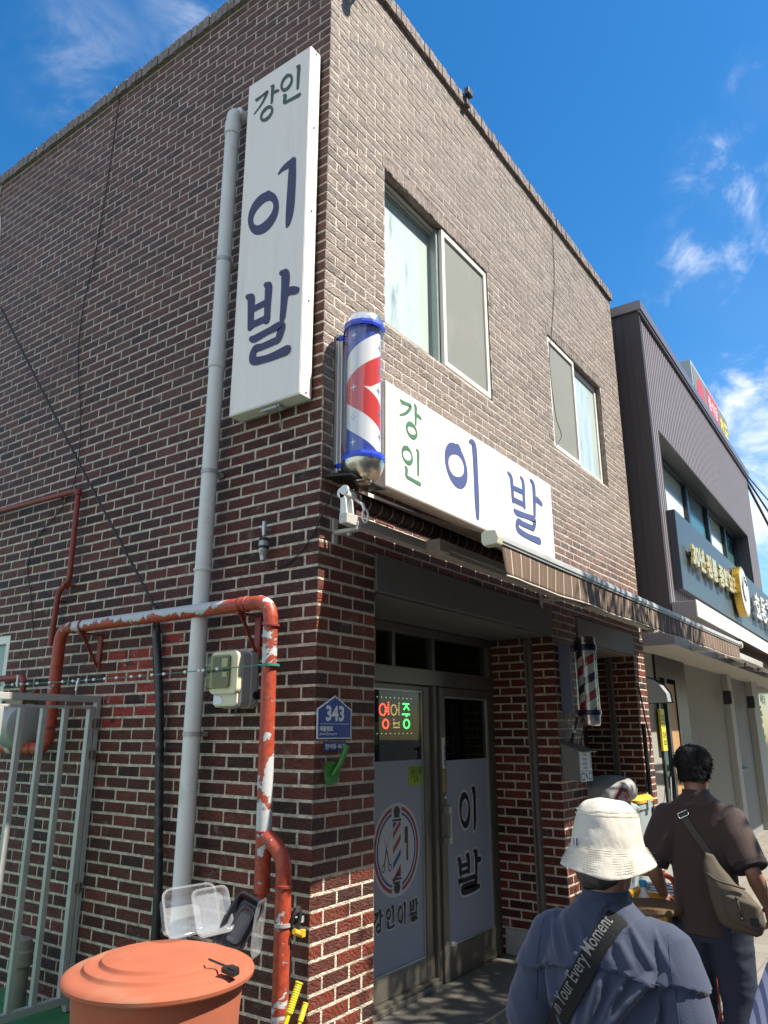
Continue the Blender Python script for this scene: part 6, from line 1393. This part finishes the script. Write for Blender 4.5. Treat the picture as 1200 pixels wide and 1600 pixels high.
    # hair: a skull cap of thick hair with an uneven lower edge
    if hair:
        hmt, grow, low, back = hair; hm = MB()
        f_, r_, u_ = hf, hr, u
        hm.loft([(hc+u_*z*k+f_*y*k, r_*(x+grow)*k, f_*(d+grow)*k) for z, x, d, y in ((low, .050, .050, -.040), (low+.02, .057, .060, -.036), (-.005, .066, .072, -.028), (.03, .075, .086, -.016), (.06, .074, .090, -.012), (.09, .062, .076, -.012), (.112, .040, .05, -.012), (.122, .012, .02, -.012))], 28, p=2.1)
        me = remesh(hm, .005, 2); crumple(me, .012, (22, 22, 15), 1.7, False); crumple(me, .006, (60, 60, 34), 4.7)
        # loose tufts break up the outline of the hair
        rg = random.Random(8); tm_ = MB(); vv = [(v.co.copy(), v.normal.copy()) for v in me.vertices]
        for _ in range(2600):
            p, n_ = rg.choice(vv)
            if n_.z < -.6: continue
            d = (n_*rg.uniform(.05, .42)+V3((rg.gauss(0, .3), rg.gauss(-.1, .25), rg.gauss(-.6, .3)))).normalized(); s_ = d.cross(n_)
            if s_.length < .05: continue
            s_ = s_.normalized()*rg.uniform(.0012, .003); l_ = rg.uniform(.014, .030); q = p-n_*.004; m_ = q+d*l_*.55; e_ = m_+(d+V3((0, 0, -.5))).normalized()*l_*.5
            tm_.add([q-s_, q+s_, m_+s_*.8, m_-s_*.8, e_], [(0, 1, 2, 3), (3, 2, 4)])
        o = pb('hair', me, hmt); pb('hair_tufts', tm_.mesh('hair_tufts', recalc=False), hmt, o)
    return t, sho, hc, hf, hr, u, k, pb
def bvh(o): return BVHTree.FromPolygons([v.co for v in o.data.vertices], [tuple(p.vertices) for p in o.data.polygons])
def surf_path(bv, casts, off):
    out = []
    for o_, d in casts:
        h = bv.ray_cast(V3(o_), V3(d).normalized())
        if h[0] is not None: out.append((h[0]+h[1]*off, h[1]))
    return out
def smooth_path(P, it=6):
    for _ in range(it): P = [P[0]]+[((P[i-1][0]+P[i][0]*2+P[i+1][0])/4, (P[i-1][1]+P[i][1]*2+P[i+1][1]).normalized()) for i in range(1, len(P)-1)]+[P[-1]]
    return P
def strap(P, w_, th=.0022):
    mb = MB(); n = len(P); vs_ = []; fr = []
    for i, (p, nn) in enumerate(P):
        t = (P[min(i+1, n-1)][0]-P[max(i-1, 0)][0]).normalized(); s = t.cross(nn).normalized(); nn = s.cross(t); fr.append((p, t, s, nn))
        vs_ += [p+s*w_/2, p-s*w_/2, p-s*w_/2+nn*th, p+s*w_/2+nn*th]
    mb.add(vs_, [(4*i+j, 4*i+4+j, 4*i+4+(j+1) % 4, 4*i+(j+1) % 4) for i in range(n-1) for j in range(4)]+[(0, 1, 2, 3), tuple(4*n-4+j for j in range(4))]); return mb, fr

# --- the man in the bucket hat, seen from behind
def hat_folds(me):
    crumple(me, .004, (5, 5, 9), 2.2, False)
    def crease(q, w_): return math.exp(-(q/w_)**2)
    for v, N_v in zip(me.vertices, normals(me)):
        x, y, z = v.co
        bk_ = min(1., max(.2, (.10-y)/.12)); wob = noise.noise(V3((x*5, z*5, 2.)))
        h = 0.
        # long soft folds hanging from the yoke, dragging from the shoulders towards the waist
        for x0, s0, w0, am in ((-.14, .25, .020, .011), (-.075, .12, .016, .009), (.015, -.35, .022, .013), (.07, -.55, .015, .011), (.115, -.75, .017, .014), (.15, -.35, .013, .010)):
            h += 1.9*am*crease(x-x0-s0*(1.215-z)-.03*wob, .62*w0*(1+.5*max(0, 1.215-z)/.2))*min(1, max(0, (1.225-z)/.04))
        # gathers along the shoulder seam above the yoke
        for k_ in range(7):
            x0 = -.13+.045*k_; h += .011*crease(x-x0+.55*(z-1.28)-.02*wob, .0085)*crease(z-1.268-.01*wob, .042)
        h += .003*noise.noise(V3((x*30+z*14, z*9, 8.)))
        v.co += N_v*(h*bk_)
    me.update()
    for v, N_v in zip(me.vertices, normals(me)):   # yoke flap across the shoulder blades
        x, y, z = v.co; zs = 1.218-.16*abs(x)+.006*math.sin(x*40)
        if y < .03 and z < 1.34 and z > zs: v.co += N_v*.012*min(1, max(0, 1-(z-zs)/.09))
    me.update()
hx, hy = -.68, -1.635
P1, S1, hc, hf, hr, hu, k1, pb1 = person('man in a cream bucket hat and slate blue shirt seen from behind', (hx, hy, GZ), R(4), 1.60,
    (((-.248, -.03, 1.14), (-.215, .17, .98), (.25, .9, -.25), (.9, -.2, 0), (0, .2, 1), .7), ((.228, -.075, 1.12), (.16, .15, 1.02), (-.4, .9, -.1), (-.9, -.3, 0), (0, .1, 1), .9)),
    (.178, .135, 0), SHIRT, (.072, .070, .058, 1.85), (.035, 'stand'), DENIM, 1.0, R(-22), R(-4), .46, None, hat_folds, vox=.0048, svox=.0052)
bv1 = bvh(S1)
casts = [((.075, .10-.03*i, 3), (0, 0, -1)) for i in range(5)]+[((.085-.0105*i, -1, 1.40-.0165*i), (0, 1, 0)) for i in range(2, 36)]
SP = smooth_path(surf_path(bv1, casts, .010), 14); sp = spline([p for p, _ in SP], 3); SPn = [(sp[i], SP[min(i//3, len(SP)-1)][1]) for i in range(len(sp))]
mbs, fr = strap(SPn, .054, .0025)
for v in S1.data.vertices:   # the webbing presses the cloth in along its path
    i = min(range(0, len(fr), 3), key=lambda i: (fr[i][0]-v.co).length_squared); p, t_, s_, nn = fr[i]; d = v.co-p
    if abs(d.dot(s_)) < .036 and abs(d.dot(t_)) < .03 and abs(d.dot(nn)) < .05:
        ex = d.dot(nn)+.004
        if ex > 0: v.co -= nn*min(ex, .010)*min(1, (.042-abs(d.dot(s_)))/.012)
S1.data.update()
so_ = mbs.build('camera_strap', STRAPM); so_.parent = P1; so_.location = (0, 0, 0)
# lettering follows the strap from the waist up to the shoulder
acc = [0.]
for i in range(1, len(fr)): acc.append(acc[-1]+(fr[i][0]-fr[i-1][0]).length)
tot = acc[-1]
def on_strap(s, y, h):
    s = min(max(tot-s, 0), tot-1e-4); i = max(j for j in range(len(acc)) if acc[j] <= s); i = min(i, len(fr)-2); f = (s-acc[i])/max(acc[i+1]-acc[i], 1e-6)
    p = fr[i][0].lerp(fr[i+1][0], f); sd_ = fr[i][2].lerp(fr[i+1][2], f); nn = fr[i][3].lerp(fr[i+1][3], f); return p+sd_*y*strap_sgn+nn*(.0025+h)
strap_sgn = 1
tm = MB(); text_mesh(tm, 'in Your Every Moment', .05, (0, 0, 0), (1, 0, 0), (0, 1, 0), (0, 0, 1), .0008, .285, .0002)
bmx = bmesh.new(); bmx.from_mesh(tm.mesh('t')); bmesh.ops.triangulate(bmx, faces=bmx.faces); bmesh.ops.subdivide_edges(bmx, edges=[e for e in bmx.edges if e.calc_length() > .012], cuts=2)
S0 = tot-.235-.285
for v in bmx.verts: v.co = on_strap(S0+v.co.x, v.co.y-.012, .0009)
me = bpy.data.meshes.new('strap_lettering'); bmx.to_mesh(me); bmx.free(); o = place('strap_lettering', me, STRAPT, so_); o.location = (0, 0, 0)
# stitched seams of the shirt
for pts_ in ([(x_, -1, 1.222-.16*abs(x_)) for x_ in [-.17+.0085*i for i in range(41)]], [(-.165-.0012*i, -1, 1.30-.010*i) for i in range(20)], [(.165+.0012*i, -1, 1.30-.010*i) for i in range(20)]):
    sp_ = smooth_path(surf_path(bvh(S1), [(p, (0, 1, 0)) for p in pts_], .0006), 2)
    if len(sp_) > 4: m_ = MB(); m_.tube([p for p, _ in sp_], .0014, 5); o = place('seam', m_.mesh('seam', smooth='all'), mat('seam_thread', (.03, .038, .08), .9), P1); o.location = (0, 0, 0)
# hat
def hatmesh():
    mb = MB(); n = 72; prof = [(.001, .1265), (.03, .126), (.055, .119), (.072, .107), (.081, .0945), (.0835, .091), (.0875, .083), (.0945, .055), (.1005, .025), (.104, 0), (.1045, -.004), (.112, -.020), (.1205, -.040), (.1315, -.062), (.1335, -.067), (.1325, -.0695), (.129, -.066), (.117, -.040), (.101, -.008), (.096, .02)]
    vs_ = []
    for r, z in prof:
        for i in range(n):
            q = 2*math.pi*i/n; w_ = 1+(.018*math.sin(q*3+1)+.012*math.sin(q*5))*(r > .1046)
            zz = z+(.010*math.sin(q*2+.8)+.006*math.sin(3*q))*max(0, (r-.10)/.025)*(z < .02)
            p = hr*(r*w_*.98*math.cos(q))+hf*(r*w_*1.10*math.sin(q))+hu*zz; vs_.append(p)
    mb.add(vs_, [(j*n+i, j*n+(i+1) % n, (j+1)*n+(i+1) % n, (j+1)*n+i) for j in range(len(prof)-1) for i in range(n)]); return mb
HC = hc+hu*.018*1+hf*-.006+hr*.012
HS = .94
hm = hatmesh(); hm.v = [HC+(p*HS) for p in hm.v]; me = hm.mesh('hat', smooth='all')
ht = place('hat', me, HATM, P1); ht.location = (0, 0, 0); q = ht.modifiers.new('s', 'SUBSURF'); q.levels = 2; q.render_levels = 2
tx = bpy.data.textures.new('hat_dents', 'CLOUDS'); tx.noise_scale = .085; tx.noise_depth = 3
q = ht.modifiers.new('d', 'DISPLACE'); q.texture = tx; q.strength = .016; q.mid_level = .5; q.texture_coords = 'LOCAL'
tag_ = MB()
rows = [(.1078+.0024*i, -.010-.0053*i) for i in range(10)]
sm = MB(); n = 110
for r, z in rows+[(.0845, .0905), (.0885, .079)]:
    for i in range(n):
        q0, q1 = 2*math.pi*i/n, 2*math.pi*(i+.62)/n
        def pt(q, e):
            w_ = 1+(.018*math.sin(q*3+1)+.012*math.sin(q*5))*(r > .1046); zz = z+(.010*math.sin(q*2+.8)+.006*math.sin(3*q))*max(0, (r-.10)/.025)*(z < .02)
            return HC+(hr*((r+e)*w_*.98*math.cos(q))+hf*((r+e)*w_*1.10*math.sin(q))+hu*(zz+e))*HS
        a, c = pt(q0, .0012), pt(q1, .0012); sm.tube([a, c], .0009, 4)
so2 = place('hat_stitching', sm.mesh('hat_stitching'), STITCH, ht); so2.location = (0, 0, 0)
q = so2.modifiers.new('d', 'DISPLACE'); q.texture = tx; q.strength = .016; q.mid_level = .5; q.texture_coords = 'LOCAL'
q.direction = 'RGB_TO_XYZ' if False else 'NORMAL'
so2.modifiers.remove(q)
lb = MB(); qa = R(262); base = HC+hr*(.1045*math.cos(qa))+hf*(.115*math.sin(qa))+hu*.004; nn = (hr*math.cos(qa)+hf*math.sin(qa)).normalized(); sd_ = hu.cross(nn)
lb.obox(base+nn*.004, sd_*.006, nn*.0015, hu*.009); o = place('hat_tab', lb.mesh('hat_tab'), mat('white_tab', (.6, .6, .62), .7), ht); o.location = (0, 0, 0)
lb = MB(); lb.obox(base+nn*.004+sd_*.0045, sd_*.002, nn*.002, hu*.0092); lb.obox(base+nn*.004-sd_*.0045, sd_*.002, nn*.002, hu*.0092); o = place('hat_tab_stripe', lb.mesh('hat_tab_stripe'), NAVY, ht); o.location = (0, 0, 0)
# short grey hair below the brim
gm_ = MB(); gm_.loft([(hc+hu*z+hf*y, hr*x, hf*d) for z, x, d, y in ((-.098, .040, .03, -.040), (-.075, .055, .055, -.036), (-.05, .066, .068, -.028), (-.02, .076, .086, -.022), (.03, .078, .09, -.016))], 24, p=2.1)
me = remesh(gm_, .006, 2); crumple(me, .006, (30, 30, 14), 2., False); o = place('hair', me, GHAIR, P1); o.location = (0, 0, 0)

# --- the man in the maroon polo shirt
def polo_folds(me):
    crumple(me, .005, (4.5, 4.5, 5.5), 7.3, False)
    for v, N_v in zip(me.vertices, normals(me)):
        x, y, z = v.co; q = noise.noise(V3((x*9-z*2, z*2.2, 1.))); v.co += N_v*(.010*q*min(1, max(.1, (1.40-z)/.2)))
    me.update()
bx, by = 1.56, -1.345
P2, S2, hc2, hf2, hr2, hu2, k2, pb2 = person('man with black hair in a maroon polo shirt walking away with an olive shoulder bag', (bx, by, GZ), R(4), 1.73,
    (((-.248, -.08, 1.13), (-.235, .09, .955), (.05, .42, -.9), (.85, .1, 0), (.1, 1, .2), .55), ((.238, -.09, 1.13), (.262, .09, .955), (-.02, .35, -.93), (-.85, .1, 0), (-.1, 1, .2), .5)),
    (.192, .128, 0), POLO, (.088, .080, .07, .92), (.045, 'fold'), DENIM, .86, R(-3), R(-6), .475, (HAIR, .016, -.055, 0), polo_folds)
cf = MB()
for s, el in ((-1, V3((-.248, -.08, 1.13))), (1, V3((.238, -.09, 1.13)))):
    sh_ = V3((s*.166*.86*k2, -.005, .785*1.73)); e = sh_.lerp(el*k2, .92); d = (e-sh_).normalized(); cf.tube([e-d*.022, e-d*.016, e+d*.010, e+d*.016], [.080, .0855, .0855, .079], 28); q_ = pb2('sleeve_cuff', cf.mesh('sleeve_cuff', smooth=True), CUFF); cf = MB()
bv2 = bvh(S2)
casts = [((-.085+.004*i, .08-.035*i, 3), (0, 0, -1)) for i in range(4)]+[((-.078+.0098*i, -1, 1.405-.0155*i), (0, 1, 0)) for i in range(0, 16)]
SP = smooth_path(surf_path(bv2, casts, .006), 8)
bag = thing('shoulder_bag', 'olive canvas sling bag hanging at the hip of the man in maroon', 'bag', (bx, by, .95)); bag.rotation_euler = P2.rotation_euler
def bgp(name, me, mt, par=None): o = place(name, me, mt, par or bag); o.location = (0, 0, GZ-.95) if (par is None) else (0, 0, 0); return o
mbs, fr = strap(SP, .034, .003); bgp('strap', mbs.mesh('strap', recalc=True), BAGD)
p, tt, ss, nn = fr[6]
bk = MB(); fp = [p+nn*.006+ss*(sx*.027)+tt*(sy*.014) for sx, sy in ((-1, -1), (1, -1), (1, 1), (-1, 1))]; bk.tube(fillet(fp+[fp[0]], .006), .0032, 8); bgp('buckle', bk.mesh('buckle', smooth='all'), CHROME)
# bag body in the man's frame: narrow neck joining the strap, full rounded pouch at the hip
ep = SP[-1][0]; bb = MB()
A_ = V3((0.050, -0.175, 1.095)); 
rings = [(V3((0.060, -0.165, 1.210)), .020, .018), (V3((0.070, -0.175, 1.165)), .040, .030), (V3((0.095, -0.185, 1.110)), .066, .046), (V3((0.130, -0.190, 1.065)), .098, .058), (V3((0.160, -0.190, 1.010)), .118, .062), (V3((0.170, -0.188, 0.945)), .115, .062), (V3((0.167, -0.185, 0.900)), .098, .054), (V3((0.165, -0.182, 0.880)), .075, .035)]
T_ = R(-14)
for c, a, d in rings: pass
bb.loft([(c, V3((a*math.cos(T_), 0, a*math.sin(T_))), V3((0, d, 0))) for c, a, d in rings], 30, p=3.2)
me = remesh(bb, .006, 3); crumple(me, .004, (10, 10, 10), 1.2, False); bo_ = bgp('pouch', me, BAGM)
bk = MB(); bk.loft([(V3((0.180, -0.235, 1.040)), V3((.062, 0, -.016)), V3((0, .020, 0))), (V3((0.190, -0.240, 1.025)), V3((.076, 0, -.02)), V3((0, .026, 0))), (V3((0.195, -0.240, 0.955)), V3((.076, 0, -.02)), V3((0, .026, 0))), (V3((0.195, -0.234, 0.917)), V3((.060, 0, -.016)), V3((0, .02, 0)))], 26, p=4); me = remesh(bk, .005, 3); bgp('front_pocket', me, BAGM)
bk = MB(); bk.tube([(.177, -.268, 1.037), (.183, -.272, 1.005), (.188, -.272, .955)], .0045, 8); bk.ball((.177, -.270, 1.037), .009, 8); bk.ball((.188, -.272, .95), .008, 8); bk.tube(spline([(.045, -.222, 1.13), (.095, -.243, 1.103), (.155, -.248, 1.09), (.215, -.235, 1.075)], 6), .005, 8); bgp('zip', bk.mesh('zip', smooth='all'), BAGD)
bk = MB(); bk.obox((.243, -.262, .94), (.018, .003, 0), (0, .003, 0), (0, 0, .018)); bgp('patch', bk.mesh('patch'), BLACK)
bk = MB(); e_ = fr[-1][0]; bk.tube([e_+V3((-.02, -.008, .006)), e_+V3((.02, -.008, -.004)), e_+V3((.028, -.008, -.03)), e_+V3((-.012, -.008, -.026)), e_+V3((-.02, -.008, .006))], .004, 8); bgp('ring', bk.mesh('ring', smooth='all'), CHROME)

# --- a third passer-by whose striped shoulder just enters at the right edge
LIL = striped('striped_shirting', lambda b, p: b.mix(b.math('GREATER_THAN', b.math('FRACT', b.math('MULTIPLY', b.math('ADD', b.sep(p)[1], b.math('MULTIPLY', b.sep(p)[0], -.35)), 62.)), .55), (.42, .40, .52), (.13, .13, .24)), .8)
tq = far(1196, 1545, 1.75)
P3, *_ = person('passer-by in a lilac and white striped shirt of whom only the shoulder shows', (tq.x+.10, tq.y-.215, GZ), R(8), 1.68,
    (((-.25, -.03, 1.14), (-.24, .12, .95), (.1, .7, -.7), (.9, 0, 0), (0, .6, .6), .5), ((.25, -.03, 1.14), (.24, .12, .95), (-.1, .7, -.7), (-.9, 0, 0), (0, .6, .6), .5)),
    (.190, .125, 0), LIL, (.075, .07, .06, 1.8), (.035, 'fold'), DENIM, 1.0, 0, 0, .46, (HAIR, .012, -.06, 0), None, vox=.006)

# ------------------------------------------------------------------ the other side of the street (seen only in the panes; added tall to block low sky light)
for i, (x0, x1, h, c_) in enumerate(((-16, -4.5, 12.5, (.22, .20, .17)), (-4.2, 6.5, 14, (.16, .12, .10)), (6.8, 19, 12., (.24, .23, .21)))):
    ob = thing('sky_block_building', ('beige plastered four storey building across the street', 'brown tiled four storey building across the street', 'pale grey office building across the street')[i], 'building', ((x0+x1)/2, -12, GZ))
    mb = MB(); mb.box(x0, x1, -20, -12, GZ, h); mb.box(x0-.1, x1+.1, -20.1, -11.85, h, h+.25); mb.build('wall', mat('far_wall', c_, .8), ob, bevel=.02)
    n = int((x1-x0)/2.4)
    for j in range(n):
        for z in (1.2, 4.2, 7.2, 10.2):
            xa = x0+.6+2.4*j; mb = MB(); mb.box(xa, xa+1.5, -12.0, -11.96, z, z+1.4); f = mb.build('window', WFRAME, ob); m2 = MB(); m2.box(xa+.06, xa+.72, -11.965, -11.95, z+.06, z+1.34); m2.box(xa+.78, xa+1.44, -11.965, -11.95, z+.06, z+1.34); m2.build('pane', TEALG, f)

# ------------------------------------------------------------------ street tree that throws the dappled shade
tr = thing('street_tree', 'leafy street tree at the kerb shading the awning', 'tree', (3.3, -4.1, GZ))
rng = random.Random(11); TC = V3((3.12, -3.4, 5.05)); TR = V3((1.75, 1.05, 1.5))
mb = MB(); mb.tube(spline([(3.3, -4.1, GZ), (3.28, -4.05, 1.5), (3.15, -3.9, 3.0), (2.95, -3.6, 4.2), (2.8, -3.45, 5.3)], 6), [.13-.0035*i for i in range(25)], 14)
tips = []
for i in range(16):
    q = rng.uniform(0, 6.28); e = rng.uniform(-.3, 1); d = V3((math.cos(q)*TR.x*.8, math.sin(q)*TR.y*.8, e*TR.z*.8)); s0 = V3((3.1, -3.85, 3.1)).lerp(V3((2.85, -3.5, 5.0)), rng.random()); e_ = TC+d; mb.tube(spline([s0, s0.lerp(e_, .5)+V3((0, 0, .12)), e_], 4), [.04-.0037*j for j in range(9)], 8); tips.append(e_)
mb.build('trunk', BARK, tr, smooth=True)
lf = MB(); cl_ = []
for i in range(105):
    while 1:
        p = V3((rng.uniform(-1, 1), rng.uniform(-1, 1), rng.uniform(-1, 1)))
        if p.length < 1 and p.length > .15: break
    cl_.append(TC+V3((p.x*TR.x, p.y*TR.y, p.z*TR.z)))
for c in cl_:
    for j in range(46):
        p = c+V3((rng.gauss(0, .15), rng.gauss(0, .13), rng.gauss(0, .12))); d = V3((rng.gauss(0, 1), rng.gauss(0, 1), rng.gauss(-.3, .6))).normalized(); s = d.cross(V3((rng.gauss(0, 1), rng.gauss(0, 1), rng.gauss(0, 1)))).normalized(); l_ = rng.uniform(.04, .065); n_ = d.cross(s)
        lf.add([p-d*l_, p+s*l_*.55+n_*.006, p+d*l_*1.1, p-s*l_*.55+n_*.006], [(0, 1, 2, 3)])
lf.build('crown', LEAF, tr, recalc=False)

if _tmp: bpy.data.scenes.remove(_tmp)
